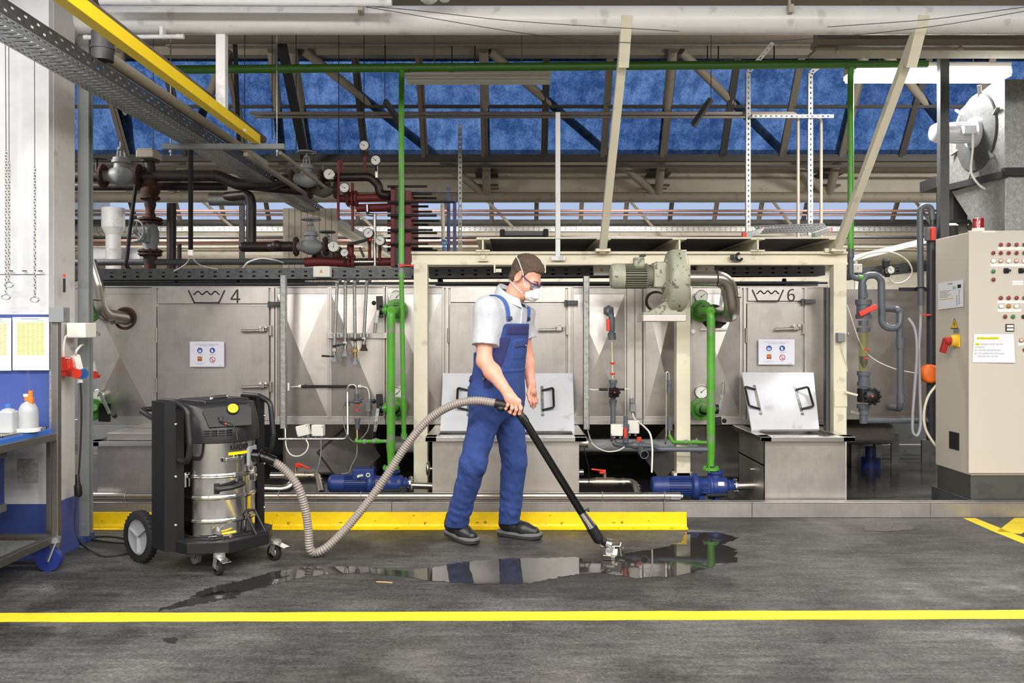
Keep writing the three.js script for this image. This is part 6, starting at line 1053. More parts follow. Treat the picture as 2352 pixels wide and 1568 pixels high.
// safety signs on the doors
const signTex = canvasTex(512, 372, (k, w, h) => {
  k.fillStyle = '#dfe0ec'; k.fillRect(0, 0, w, h); k.fillStyle = '#4c4c58'; k.font = '17px sans-serif'; k.textAlign = 'center'; k.fillText('Beim Öffnen der Türen und Klappen sind die', 256, 48); k.fillText('Schutzmaßnahmen einzuhalten!', 256, 68);
  const disc = (x, y) => { k.fillStyle = '#2b4f9a'; k.beginPath(); k.arc(x, y, 41, 0, 7); k.fill(); }; disc(150, 132); disc(336, 132);
  k.fillStyle = '#e8ecf6'; k.beginPath(); k.arc(150, 136, 24, 0, 7); k.fill(); k.fillStyle = '#2b4f9a'; k.fillRect(128, 114, 44, 10); k.fillRect(132, 130, 14, 10); k.fillRect(154, 130, 14, 10); k.fillRect(142, 148, 16, 6);
  k.fillStyle = '#e8ecf6'; k.beginPath(); k.moveTo(316, 118); k.lineTo(338, 112); k.lineTo(352, 156); k.lineTo(326, 160); k.fill();
  k.fillStyle = '#6a6a74'; k.font = '11px sans-serif'; k.fillText('Schutzbrille tragen', 150, 190); k.fillText('Tragen von geeigneten', 340, 190); k.fillText('Handschuhen', 340, 203);
  k.fillStyle = '#d87a3a'; k.fillRect(118, 222, 64, 64); k.strokeStyle = '#7a3c10'; k.lineWidth = 3; k.strokeRect(118, 222, 64, 64); k.fillStyle = '#6a2c08'; k.fillRect(122, 262, 24, 20); k.fillRect(152, 264, 26, 18); k.fillRect(136, 228, 30, 8); k.strokeStyle = '#aaa'; k.lineWidth = 2; k.strokeRect(118, 288, 64, 22);
  k.strokeStyle = '#b8474c'; k.lineWidth = 11; k.beginPath(); k.arc(338, 268, 38, 0, 7); k.stroke(); k.beginPath(); k.moveTo(312, 242); k.lineTo(364, 294); k.stroke(); k.fillStyle = '#3a2222'; k.beginPath(); k.arc(336, 288, 7, 0, 7); k.fill();
  k.fillStyle = '#6a6a74'; k.fillText('Gesundheitsschädlich! Reizt die', 150, 330); k.fillText('Haut und Augen', 150, 343); k.fillText('Rauchverbot', 338, 330); k.fillText('Stand 2008', 440, 356);
});
psheet('safety_sign', 'white safety notice with four pictograms on the wide door below the digit', 'sign', 436, 515, 784, 842, DM - .055, signTex);
psheet('safety_sign', 'white safety notice with four pictograms on the narrow door behind the leaning lid', 'sign', 1742, 1825, 779, 837, DM - .055, signTex);

// ---------- solid shapes from distance fields ----------
function h3(x, y, z) { let h = Math.imul(x, 374761393) + Math.imul(y, 668265263) + Math.imul(z, 2147483647 ^ 1911520717); h = Math.imul(h ^ (h >>> 13), 1274126177); return ((h ^ (h >>> 16)) >>> 0) / 4294967296; }
function noise3(x, y, z) {
  const xi = Math.floor(x), yi = Math.floor(y), zi = Math.floor(z), fx = x - xi, fy = y - yi, fz = z - zi, u = fx * fx * (3 - 2 * fx), v = fy * fy * (3 - 2 * fy), w = fz * fz * (3 - 2 * fz);
  return lerp(lerp(lerp(h3(xi, yi, zi), h3(xi + 1, yi, zi), u), lerp(h3(xi, yi + 1, zi), h3(xi + 1, yi + 1, zi), u), v), lerp(lerp(h3(xi, yi, zi + 1), h3(xi + 1, yi, zi + 1), u), lerp(h3(xi, yi + 1, zi + 1), h3(xi + 1, yi + 1, zi + 1), u), v), w) - .5;
}
const smin = (a, b, k) => { const h = Math.max(k - Math.abs(a - b), 0) / k; return Math.min(a, b) - h * h * k * .25; };
// tapered capsule between points, returns a function of x,y,z
function rc(a, b, r0, r1) { const bx = b.x - a.x, by = b.y - a.y, bz = b.z - a.z, bb = bx * bx + by * by + bz * bz; return (x, y, z) => { const px = x - a.x, py = y - a.y, pz = z - a.z, t = clamp((px * bx + py * by + pz * bz) / bb), dx = px - bx * t, dy = py - by * t, dz = pz - bz * t; return Math.sqrt(dx * dx + dy * dy + dz * dz) - lerp(r0, r1, t); }; }
function ell(c, ax, ay, az, sx, sy, sz) { return (x, y, z) => { const px = x - c.x, py = y - c.y, pz = z - c.z, u = (px * ax.x + py * ax.y + pz * ax.z) / sx, v = (px * ay.x + py * ay.y + pz * ay.z) / sy, w = (px * az.x + py * az.y + pz * az.z) / sz, l = Math.sqrt(u * u + v * v + w * w), m = Math.sqrt(u * u / sx / sx + v * v / sy / sy + w * w / sz / sz); return m < 1e-9 ? -Math.min(sx, sy, sz) : l * (l - 1) / m; }; }
const blend = (k, ...fs) => (x, y, z) => { let d = fs[0](x, y, z); for (let i = 1; i < fs.length; i++) d = smin(d, fs[i](x, y, z), k); return d; };
function surfaceNets(f, lo, hi, cell) {
  const nx = Math.ceil((hi.x - lo.x) / cell) + 1, ny = Math.ceil((hi.y - lo.y) / cell) + 1, nz = Math.ceil((hi.z - lo.z) / cell) + 1, val = new Float32Array(nx * ny * nz), id = (i, j, k) => (k * ny + j) * nx + i;
  for (let k = 0; k < nz; k++) for (let j = 0; j < ny; j++) for (let i = 0; i < nx; i++) val[id(i, j, k)] = f(lo.x + i * cell, lo.y + j * cell, lo.z + k * cell);
  const vid = new Int32Array(nx * ny * nz).fill(-1), pos = [], nor = [], idx = [], e = cell * .35;
  for (let k = 0; k < nz - 1; k++) for (let j = 0; j < ny - 1; j++) for (let i = 0; i < nx - 1; i++) {
    let m = 0, sx = 0, sy = 0, sz = 0, n = 0; const c = [];
    for (let q = 0; q < 8; q++) { const v = val[id(i + (q & 1), j + (q >> 1 & 1), k + (q >> 2))]; c.push(v); if (v < 0) m |= 1 << q; }
    if (m === 0 || m === 255) continue;
    for (let q = 0; q < 8; q++) for (let ax = 0; ax < 3; ax++) { const b = 1 << ax; if (q & b) continue; const r = q | b; if ((c[q] < 0) === (c[r] < 0)) continue; const t = c[q] / (c[q] - c[r]); sx += (q & 1) + (ax === 0 ? t : 0); sy += (q >> 1 & 1) + (ax === 1 ? t : 0); sz += (q >> 2) + (ax === 2 ? t : 0); n++; }
    const x = lo.x + (i + sx / n) * cell, y = lo.y + (j + sy / n) * cell, z = lo.z + (k + sz / n) * cell;
    vid[id(i, j, k)] = pos.length / 3; pos.push(x, y, z);
    let gx = f(x + e, y, z) - f(x - e, y, z), gy = f(x, y + e, z) - f(x, y - e, z), gz = f(x, y, z + e) - f(x, y, z - e); const l = Math.hypot(gx, gy, gz) || 1; nor.push(gx / l, gy / l, gz / l);
  }
  for (let k = 1; k < nz - 1; k++) for (let j = 1; j < ny - 1; j++) for (let i = 1; i < nx - 1; i++) {
    const v0 = val[id(i, j, k)] < 0;
    const quad = (a, b, c, d, flip) => { if (a < 0 || b < 0 || c < 0 || d < 0) return; flip ? idx.push(a, c, b, b, c, d) : idx.push(a, b, c, b, d, c); };
    if (v0 !== (val[id(i + 1, j, k)] < 0)) quad(vid[id(i, j - 1, k - 1)], vid[id(i, j, k - 1)], vid[id(i, j - 1, k)], vid[id(i, j, k)], !v0);
    if (v0 !== (val[id(i, j + 1, k)] < 0)) quad(vid[id(i - 1, j, k - 1)], vid[id(i, j, k - 1)], vid[id(i - 1, j, k)], vid[id(i, j, k)], v0);
    if (v0 !== (val[id(i, j, k + 1)] < 0)) quad(vid[id(i - 1, j - 1, k)], vid[id(i, j - 1, k)], vid[id(i - 1, j, k)], vid[id(i, j, k)], !v0);
  }
  const g = new THREE.BufferGeometry(); g.setAttribute('position', new THREE.Float32BufferAttribute(pos, 3)); g.setAttribute('normal', new THREE.Float32BufferAttribute(nor, 3)); g.setIndex(idx); return g;
}

// ---------- the wet vacuum cleaner (built in its own axes: x forward, z towards the aisle) ----------
const VY = -36 * Math.PI / 180, VC = V(-1.668, 0, -4.926);
const vac = thing('vacuum_cleaner', 'tall stainless wet vacuum cleaner in a black wheeled frame', 'vacuum cleaner', VC, null, VY, true);
const toLocal = (p) => p.clone().sub(VC).applyAxisAngle(V(0, 1, 0), -VY);
M.vacBlack = flatc(34, 34, 36, .42); M.vacPanel = flatc(22, 22, 24, .5); M.tyre = flatc(30, 30, 31, .75); M.hub = flatc(150, 152, 156, .45);
M.drum = std({ color: c255(228, 226, 223), metalness: 1, roughness: .13 });
const R0 = .207, ring = (h) => [[R0, h - .014], [R0 + .006, h - .010], [R0 + .007, h], [R0 + .006, h + .010], [R0, h + .014]];
obj('drum', lathe([[R0 - .012, .175], [R0 - .004, .18], [R0, .19], ...ring(.265), ...ring(.392), ...ring(.51), [R0, .70], [R0 - .004, .706], [R0 - .01, .706]], V(0, 0, 0), UP, 64), M.drum, vac);
each('drum_band', [.515, .505].map((h) => torus(V(0, h, 0), UP, R0 + .006, .005, 56, 8)), M.chrome, vac);
obj('drum_foot', lathec([[R0 - .02, .14], [R0 + .0, .145], [R0 + .002, .185], [R0 - .01, .19]], V(0, 0, 0), UP, 48), M.vacBlack, vac);
// motor head
const pQ = toLocal(P(526, 960, 4.775)), pn = toLocal(VC.clone().add(V(.34, 0, .78))).setY(.52).normalize(), headF = (x, y, z) => {
  const r = Math.hypot(x, z), body = Math.max(r - .222 + Math.pow(Math.max(0, y - .72) / .2, 2) * .035, y - .905 + r * r * .25, .695 - y), cut = (x - pQ.x) * pn.x + (y - pQ.y) * pn.y + (z - pQ.z) * pn.z;
  const k = .03, q = Math.max(k - Math.abs(body - cut), 0) / k; return Math.max(body, cut) + q * q * k * .25 - .006; };
obj('motor_head', surfaceNets(headF, V(-.26, .66, -.26), V(.26, .94, .26), .008), M.vacBlack, vac);
{ const e1 = new THREE.Vector3().crossVectors(UP, pn).normalize(), e2 = new THREE.Vector3().crossVectors(pn, e1), pc2 = pQ.clone().addScaledVector(pn, .0055), at = (u, v, w = 0) => pc2.clone().addScaledVector(e1, u).addScaledVector(e2, v).addScaledVector(pn, w);
  const pan = obj('control_panel', extrude([[-.105, -.055], [.115, -.05], [.12, .055], [.08, .075], [-.12, .06], [-.135, .035]], .004, basis(e1, e2, pn, at(0, 0, -.001)), .002), M.vacPanel, vac);
  obj('selector_knob', [lathe([[.036, -.01], [.034, .012], [.028, .016]], at(.022, .048), pn, 24)], M.vacBlack, pan);
  obj('knob_cap', [cyl(at(.022, .048, .012), at(.022, .048, .02), .029, .027, 26), obox(at(.0, .055, .022), at(.045, .042, .022), .008, .006, .001, pn)], M.yellow, pan);
  obj('socket', [cyl(at(-.045, .0, .0), at(-.045, .0, .018), .014, .012, 12), obox(at(-.045, .0, .02), at(-.045, -.03, .02), .016, .012, .003, pn), cyl(at(-.042, -.04, 0), at(-.042, -.04, .004), .006)], M.black, pan);
  obj('power_light', cyl(at(-.02, -.038, .002), at(-.02, -.038, .006), .005, .005, 10), std({ color: c255(230, 90, 40), emissive: c255(230, 80, 30), emissiveIntensity: .6 }), pan);
  obj('sticker', obox(at(-.004, -.032, .0045), at(-.004, -.046, .0045), .012, .001, 0, pn), M.yellow, pan);
  obj('lead', wire([at(-.045, -.03, .02), at(.01, -.055, .03), at(.03, -.09, .02), at(.035, -.14, .01)], .004, 24), M.black, pan); }
each('vent_slot', [.735, .748, .761].map((h) => { const g = []; for (let i = 0; i < 4; i++) { const a0 = .02 + i * .17, pts = []; for (let k = 0; k <= 5; k++) { const a = a0 + .145 * k / 5, q = toLocal(VC.clone().add(V(Math.sin(a) * .2275, 0, Math.cos(a) * .2275))); pts.push(V(q.x, h, q.z)); } g.push(sweep(pts, .0042, 6)); } return g; }), M.blackGloss, vac);
obj('carry_handle', pipe([V(.02, .90, .06), V(.02, .928, .05), V(.02, .93, -.05), V(.02, .90, -.06)], .010, .02, 10), M.chrome, vac);
obj('top_cover', [new RoundedBoxGeometry(.26, .03, .30, 2, .012).translate(-.045, .905, -.01)], M.vacBlack, vac);
// print on the drum: black word over a yellow bar
{ const ld = toLocal(VC.clone().add(V(.82, 0, .57))), dir = Math.atan2(ld.x, ld.z), pr = canvasTex(512, 160, (k, w, h) => { k.clearRect(0, 0, w, h); k.fillStyle = '#111'; k.font = 'bold 92px sans-serif'; k.fillText('KÄRCHER', 34, 92); k.fillStyle = '#f6e000'; k.fillRect(6, 112, 500, 34); }), g = new THREE.CylinderGeometry(R0 + .0012, R0 + .0012, .075, 20, 1, true, dir - .36, .72);
  g.translate(0, .652, 0); obj('brand_print', g, std({ map: pr, transparent: true, roughness: .4 }), vac, { keepUV: true, label: 'black lettering over a yellow bar' }); }
// inlet
const inD = toLocal(VC.clone().add(V(1, 0, .10))).setY(0).normalize(), inP = (r, h) => inD.clone().multiplyScalar(r).setY(h), sideD = new THREE.Vector3().crossVectors(UP, inD);
obj('inlet_plate', [obox(inP(R0 - .01, .545).addScaledVector(sideD, 0), inP(R0 - .01, .655), .11, .03, .008, inD)], M.hub, vac);
obj('inlet_elbow', [cyl(inP(R0 + .0, .60), inP(R0 + .05, .595), .036, .034, 18), cyl(inP(R0 + .04, .597), inP(R0 + .10, .58), .030, .028, 18), torus(inP(R0 + .05, .595), inD, .036, .006, 20, 8)], M.blackGloss, vac);
const camD = toLocal(VC.clone().add(V(.35, 0, 1))).setY(0).normalize(), cs = new THREE.Vector3().crossVectors(UP, camD), onDrum = (a, r, h) => camD.clone().multiplyScalar(Math.cos(a) * r).addScaledVector(cs, Math.sin(a) * r).setY(h);
obj('clasp', [obox(onDrum(.18, R0 + .012, .60), onDrum(.62, R0 + .012, .605), .03, .02, .004), obox(onDrum(.14, R0 + .008, .588), onDrum(.14, R0 + .008, .612), .03, .018, .003), cyl(onDrum(.5, R0 + .008, .59), onDrum(.5, R0 + .03, .62), .01)], M.chrome, vac);
each('clasp', [[1.1, .49], [-.9, .48]].map(([a, h]) => [obox(onDrum(a, R0 + .014, h + .05), onDrum(a, R0 + .014, h - .03), .03, .014, .003, onDrum(a, 1, 0)), cyl(onDrum(a - .05, R0 + .02, h), onDrum(a + .05, R0 + .02, h), .008)]), M.chrome, vac);
obj('drum_handle', [pipe([onDrum(-.02, R0, .445), onDrum(-.02, R0 + .045, .445), onDrum(.30, R0 + .05, .452), onDrum(.6, R0 + .045, .465), onDrum(.6, R0, .465)], .013, .025, 12), obox(onDrum(-.02, R0 + .002, .415), onDrum(-.02, R0 + .002, .475), .03, .01, .003, camD), obox(onDrum(.6, R0 + .002, .44), onDrum(.6, R0 + .002, .49), .028, .01, .003, onDrum(.6, 1, 0))], M.vacBlack, vac);
each('drain_tap', [[obox(onDrum(.10, R0 + .02, .20), onDrum(.42, R0 + .03, .207), .012, .01, .003)]], M.yellow, vac);
obj('tap_body', [cyl(onDrum(.28, R0, .19), onDrum(.30, R0 + .04, .175), .014, .012, 12)], M.chrome, vac);
// uprights of the frame
for (const s of [1, -1]) {
  const z = s * .272, prof = [[-.15, 0], [-.15, s * .035], [-.01, s * .048], [.045, s * .018], [.045, -s * .03], [.038, -s * .03], [.038, s * .010], [-.015, s * .038], [-.143, s * .026], [-.143, 0]];
  const up = obj('upright', extrude(s > 0 ? prof.map(([x, q]) => [x, -q]) : prof.map(([x, q]) => [x, -q]), .80, basis(V(1, 0, 0), V(0, 0, -1), V(0, 1, 0), V(0, .118, z)), .0015), M.vacPanel, vac);
  obj('rivet', [.26, .52, .80].map((h) => sph(V(.045, h, z + s * .018), .009, 10)), M.chrome, up);
  obj('grip', pipe([V(-.13, .918, z), V(.02, .918, z), V(.125, .885, z), V(.15, .70, z), V(.13, .60, z), V(.05, .605, z)], .0155, .05, 14), M.vacBlack, vac);
}
obj('push_bar', pipe([V(-.13, .79, .262), V(-.40, .85, .235), V(-.40, .85, -.235), V(-.13, .79, -.262)], .0145, .05, 14), M.vacBlack, vac);
// chassis
const plan = [[-.33, .21], [-.10, .285], [.13, .275], [.285, .13], [.285, -.13], [.13, -.275], [-.10, -.285], [-.33, -.21]];
{ const s = new THREE.Shape(plan.map(([x, z]) => new THREE.Vector2(x, -z))); const hole = new THREE.Path(); hole.absarc(0, 0, .196, 0, 6.283, true); s.holes.push(hole);
  const g = new THREE.ExtrudeGeometry(s, { depth: .055, bevelEnabled: true, bevelSize: .004, bevelThickness: .004, bevelSegments: 1, curveSegments: 24 }); g.applyMatrix4(basis(V(1, 0, 0), V(0, 0, -1), V(0, 1, 0), V(0, .115, 0))); obj('chassis', g, M.vacPanel, vac); }
obj('chassis_rib', [obox(V(.20, .178, .16), V(.255, .178, -.15), .012, .01, .002), obox(V(.10, .178, .22), V(.20, .178, .16), .012, .01, .002)], M.vacBlack, vac);
obj('wire_cradle', [pipe([V(.27, .175, -.06), V(.21, .30, -.03), V(.20, .30, -.10), V(.26, .175, -.13)], .007, .02, 9)], M.vacBlack, vac);
each('wire_clip', [[.19, .19], [.235, .13]].map(([x, z]) => pipe([V(x, .172, z), V(x + .01, .20, z + .005), V(x + .05, .205, z - .02)], .004, .006, 7)), M.chrome, vac);
for (const s of [1, -1]) {   // big rear wheels
  const z = s * .262, c = V(-.335, .143, z), w = obj('rear_wheel', [lathe([[.10, -.026], [.134, -.026], [.143, -.016], [.143, .016], [.134, .026], [.10, .026]], c, V(0, 0, 1), 48), ...Array.from({ length: 30 }, (_, i) => { const a = i / 30 * 6.283; return obox(c.clone().add(V(Math.cos(a) * .141, Math.sin(a) * .141, -.022)), c.clone().add(V(Math.cos(a + .06) * .141, Math.sin(a + .06) * .141, .022)), .010, .008); })], M.tyre, vac);
  obj('wheel_disc', [lathe([[0, .008], [.03, .012], [.06, .006], [.095, .016], [.107, .022], [.107, -.022], [0, -.02]], c, V(0, 0, s), 36), ...[0, 1, 2].map((k) => { const a = k * 2.094 + .6; return obox(c.clone().add(V(0, 0, s * .012)), c.clone().add(V(Math.cos(a) * .09, Math.sin(a) * .09, s * .016)), .022, .008); })], M.hub, w);
}
obj('axle', cyl(V(-.335, .143, -.26), V(-.335, .143, .26), .012), M.darkGray, vac);
function castor(x, z, r, yaw, big) {
  const dir = V(Math.cos(yaw), 0, Math.sin(yaw)), sd = V(-dir.z, 0, dir.x), c = V(x, r, z).addScaledVector(dir, -.012), f = obj('castor_fork', [cyl(V(x, .10, z), V(x, .118, z), .032, .03, 16), ...[-1, 1].map((s) => obox(V(x, .105, z).addScaledVector(sd, s * .021), c.clone().addScaledVector(sd, s * .023).add(V(0, -.006, 0)), .034, .004, 0, sd))], M.galv, vac);
  obj('castor_wheel', [lathe([[.6 * r, -.014], [.92 * r, -.014], [r, -.007], [r, .007], [.92 * r, .014], [.6 * r, .014]], c, sd, 30)], M.tyre, f);
  obj('castor_hub', [lathe([[0, -.014], [.62 * r, -.012], [.62 * r, .012], [0, .014]], c, sd, 24), cyl(c.clone().addScaledVector(sd, -.026), c.clone().addScaledVector(sd, .026), .007, .007, 8)], M.steelBright, f);
  if (big) obj('brake_pedal', [obox(V(x, .098, z).addScaledVector(dir, .02), V(x, .083, z).addScaledVector(dir, .085), .05, .006, .002)], M.chrome, f);
}
castor(.262, .172, .047, .15, true); castor(.262, -.20, .047, -.1, true);
{ const c = V(-.045, .033, .105), f = obj('drum_castor_fork', [obox(V(-.03, .11, .10), c.clone().add(V(0, 0, .018)), .03, .005), obox(V(-.03, .11, .10), c.clone().add(V(0, 0, -.018)), .03, .005)], M.hub, vac); obj('drum_castor_wheel', [cyl(c.clone().add(V(0, 0, -.012)), c.clone().add(V(0, 0, .012)), .033, .033, 22)], M.hub, f); }

// ---------- hose, wand and floor nozzle ----------
const hoseEnd = inP(R0 + .095, .58).applyAxisAngle(V(0, 1, 0), VY).add(VC);
const wand = thing('vacuum_hose', 'grey ribbed hose ending in black wand and chrome floor nozzle', 'hose', G(725, 1285));
const hosePts = [hoseEnd, P(650, 1075, 4.93), P(683, 1115, 4.93), P(700, 1165, 4.95), P(708, 1215, 4.97), P(713, 1262, 4.98).setY(.05), V(X(724, 5.0), .028, -5.0), P(745, 1265, 5.0).setY(.05), P(795, 1213, 5.05), P(848, 1148, 5.1), P(888, 1092, 5.12), P(932, 1025, 5.12), P(985, 963, 5.1), P(1040, 930, 5.06), P(1090, 920, 5.02), P(1142, 926, 4.985)];
{ const cv = new THREE.CatmullRomCurve3(hosePts, false, 'centripetal'), L = cv.getLength(), n = Math.round(L / .0036), pts = cv.getSpacedPoints(n);
  const hg = sweep(pts, (t, i) => .0205 + .0048 * (((i % 4) === 1 || (i % 4) === 2) ? 1 : 0), 16); hg.computeVertexNormals(); obj('hose', hg, flatc(150, 140, 133, .35), wand); }
obj('hose_cuff', [cyl(hoseEnd.clone().add(V(-.03, .012, 0)), hoseEnd.clone().add(V(.035, -.012, 0)), .028, .027, 18)], M.blackGloss, wand);
const wA = P(1138, 926, 4.985), wB = P(1166, 932, 4.97), wC = P(1196, 954, 4.955), wD = P(1338, 1180, 4.97);
obj('grip', [sweep(curve([wA, wB, P(1182, 940, 4.96), wC, P(1204, 968, 4.955)], 24), (t) => lerp(.027, .0225, t), 18), sph(P(1151, 938, 4.96), .022, 16, 1.2, .8, .8)], M.black, wand);
obj('tube', [cyl(P(1198, 955, 4.955), wD, .0225, .0225, 22), cyl(P(1200, 958, 4.955), P(1207, 969, 4.955), .025, .025, 22)], M.blackGloss, wand);
const cn0 = P(1336, 1177, 4.97), cn1 = P(1361, 1214, 4.972);
obj('cone', cyl(cn0, cn1, .0225, .030, 24), M.chrome, wand);
obj('lock_screw', [cyl(P(1339, 1172, 4.96), P(1350, 1170, 4.96), .004, .004, 8), cyl(P(1349, 1171, 4.96), P(1353, 1170, 4.96), .011, .011, 14)], M.black, wand);
obj('elbow', [cyl(P(1358, 1210, 4.972), P(1374, 1236, 4.975), .0315, .0315, 22), sph(P(1374, 1236, 4.975), .0315, 18), cyl(P(1372, 1232, 4.975), P(1394, 1248, 4.98), .0225, .0225, 20)], M.black, wand);
{ const a = P(1391, 1246, 4.98), b = P(1403, 1250, 4.98), c = V(X(1407, 5.0), .018, -5.0), side = V(.35, 0, -.94);
  obj('nozzle', [cyl(a, b, .026, .03, 18), obox(b.clone().add(V(0, .004, 0)), c, .12, .045, .006, side), obox(c.clone().add(V(-.02, 0, .02)).addScaledVector(side, -.06), c.clone().add(V(-.02, 0, .02)).addScaledVector(side, .16), .05, .03, .004)], M.chrome, wand);
  obj('lip', obox(c.clone().add(V(.004, -.006, .0)).addScaledVector(side, -.07), c.clone().add(V(.004, -.006, 0)).addScaledVector(side, .17), .055, .022, .003), M.steelPipe, wand); }
// ---------- water on the floor ----------
M.puddle = phys({ color: c255(48, 46, 45), roughness: .035, ior: 1.4 });
function puddle(label, pts, h = .0016) {
  const n = [], N = pts.length; for (let i = 0; i < N; i++) { const a = pts[i], b = pts[(i + 1) % N], len = Math.hypot(b[0] - a[0], (b[1] - a[1]) * 3), k = Math.max(2, Math.round(len / 9)); for (let q = 0; q < k; q++) { const t = q / k; n.push([lerp(a[0], b[0], t) + (rnd() - .5) * 12, lerp(a[1], b[1], t) + (rnd() - .5) * 3.4]); } }
  const g = extrude(n.map(([x, y]) => G(x, y)).map((p) => [p.x, -p.z]), h, basis(V(1, 0, 0), V(0, 0, -1), V(0, 1, 0), V(0, .0004, 0)));
  return tag(obj('puddle', g, M.puddle), label, 'puddle');
}
puddle('long dark puddle spreading past the worker and under the nozzle', [[1580, 1218], [1640, 1222], [1700, 1235], [1660, 1250], [1690, 1262], [1690, 1290], [1640, 1300], [1560, 1322], [1460, 1328], [1385, 1315], [1300, 1322], [1220, 1340], [1110, 1342], [1000, 1334], [900, 1322], [840, 1316], [760, 1318], [700, 1324], [640, 1338], [560, 1360], [480, 1375], [440, 1372], [470, 1352], [560, 1332], [640, 1310], [700, 1302], [780, 1302], [850, 1302], [920, 1312], [990, 1304], [1060, 1292], [1140, 1284], [1230, 1282], [1330, 1280], [1340, 1292], [1400, 1288], [1430, 1272], [1500, 1262], [1560, 1248]]);
puddle('thin wet streak trailing in front of the vacuum cleaner castors', [[500, 1358], [560, 1352], [540, 1372], [450, 1388], [400, 1398], [360, 1402], [420, 1380]]);
puddle('shallow damp patch before the control cabinet', [[1980, 1208], [2040, 1205], [2100, 1208], [2110, 1215], [2040, 1222], [1990, 1218]]);
puddle('small dark wet spot on the aisle floor', [[375, 1468], [400, 1464], [412, 1470], [395, 1478]]);
tag(obj('wood_splinter', extrude([[0, 0], [.05, -.006], [.085, -.016], [.083, -.021], [.045, -.013], [-.002, -.004]], .004, basis(V(1, 0, 0), V(0, 0, -1), V(0, 1, 0), G(865, 1336))), flatc(196, 164, 118, .8)), 'small pale wood splinter on the floor beside the puddle', 'splinter');

// ---------- the worker ----------
const man = thing('person', 'worker in grey polo shirt and blue bib overalls guiding the suction wand', 'person', V(-.1, 0, -5.3));
const fw = V(.83, 0, .56).normalize(), rt = V(-fw.z, 0, fw.x);
const pel = P(1140, 908, 5.3), chest = P(1152, 768, 5.3), neck0 = P(1164, 700, 5.3), shM = P(1160, 714, 5.31);
const spine = neck0.clone().sub(pel).normalize(), fwT = fw.clone().addScaledVector(spine, -fw.dot(spine)).normalize(), rtT = new THREE.Vector3().crossVectors(fwT, spine);
const shR = shM.clone().addScaledVector(rt, .19), shL = shM.clone().addScaledVector(rt, -.19), elR = P(1112, 828, 5.1), wrR = P(1167, 903, 4.975), elL = P(1207, 812, 5.5), wrL = P(1220, 882, 5.43);
const waist = P(1147, 848, 5.3);
const torsoF = blend(.09, ell(chest, rtT, spine, fwT, .172, .19, .118), ell(waist, rtT, spine, fwT, .15, .16, .112), ell(pel, rt, V(0, 1, 0), fw, .165, .13, .125), rc(shR, shL, .062, .062), rc(P(1160, 715, 5.31), P(1180, 680, 5.29), .075, .06));
// head frame
const hc = P(1208, 634, 5.27), yawH = 24 * Math.PI / 180, pit = 29 * Math.PI / 180;
const hf = V(Math.cos(yawH) * Math.cos(pit), -Math.sin(pit), Math.sin(yawH) * Math.cos(pit)), hr = V(-Math.sin(yawH), 0, Math.cos(yawH)), hu = new THREE.Vector3().crossVectors(hr, hf).normalize();
const HP = (f, u, r) => hc.clone().addScaledVector(hf, f).addScaledVector(hu, u).addScaledVector(hr, r);
const cran = ell(HP(-.012, .032, 0), hr, hu, hf, .074, .090, .096);
const headParts = [cran, ell(HP(.030, -.045, 0), hr, hu, hf, .061, .078, .068), ell(HP(.058, -.098, 0), hr, hu, hf, .036, .030, .032), rc(HP(.078, -.004, -.032), HP(.078, -.004, .032), .014, .014), ell(HP(.058, -.050, .034), hr, hu, hf, .026, .024, .026), ell(HP(.058, -.050, -.034), hr, hu, hf, .026, .024, .026)];
const headF0 = blend(.03, ...headParts, rc(HP(-.016, -.05, 0), P(1174, 694, 5.295), .056, .060));
const nose = rc(HP(.090, -.016, 0), HP(.112, -.060, 0), .009, .014), eyeS = [-1, 1].map((s) => rc(HP(.092, -.024, s * .026), HP(.088, -.024, s * .044), .012, .011));
const earF = (s) => { const c = HP(-.008, -.014, s * .075), u = hu.clone().applyAxisAngle(hr, -.15), f = new THREE.Vector3().crossVectors(u, hr); return (x, y, z) => { const p = V(x, y, z).sub(c), a = p.dot(u) / .033, b = p.dot(f) / .019, w = p.dot(hr) * s; const q = Math.hypot(a, b); return Math.max((q - 1) * .02, Math.abs(w - .004 - q * .006) - (.006 + (q > .7 ? .003 : 0))); }; };
const earR = earF(1), earL = earF(-1);
const skinHead = (x, y, z) => { let d = smin(headF0(x, y, z), nose(x, y, z), .018); d = smin(d, earR(x, y, z), .006); d = smin(d, earL(x, y, z), .006); for (const e of eyeS) { const k = .012, e1 = -(e(x, y, z)), q = Math.max(k - Math.abs(d - e1), 0) / k; d = Math.max(d, e1) + q * q * k * .25; } return d; };
const armR = blend(.03, rc(shR, elR, .052, .044), rc(elR.clone().lerp(wrR, .02), elR.clone().lerp(wrR, .35), .043, .046), rc(elR.clone().lerp(wrR, .35), wrR, .046, .029));
const armL = blend(.03, rc(shL, elL, .05, .042), rc(elL, elL.clone().lerp(wrL, .35), .041, .043), rc(elL.clone().lerp(wrL, .35), wrL, .043, .027));
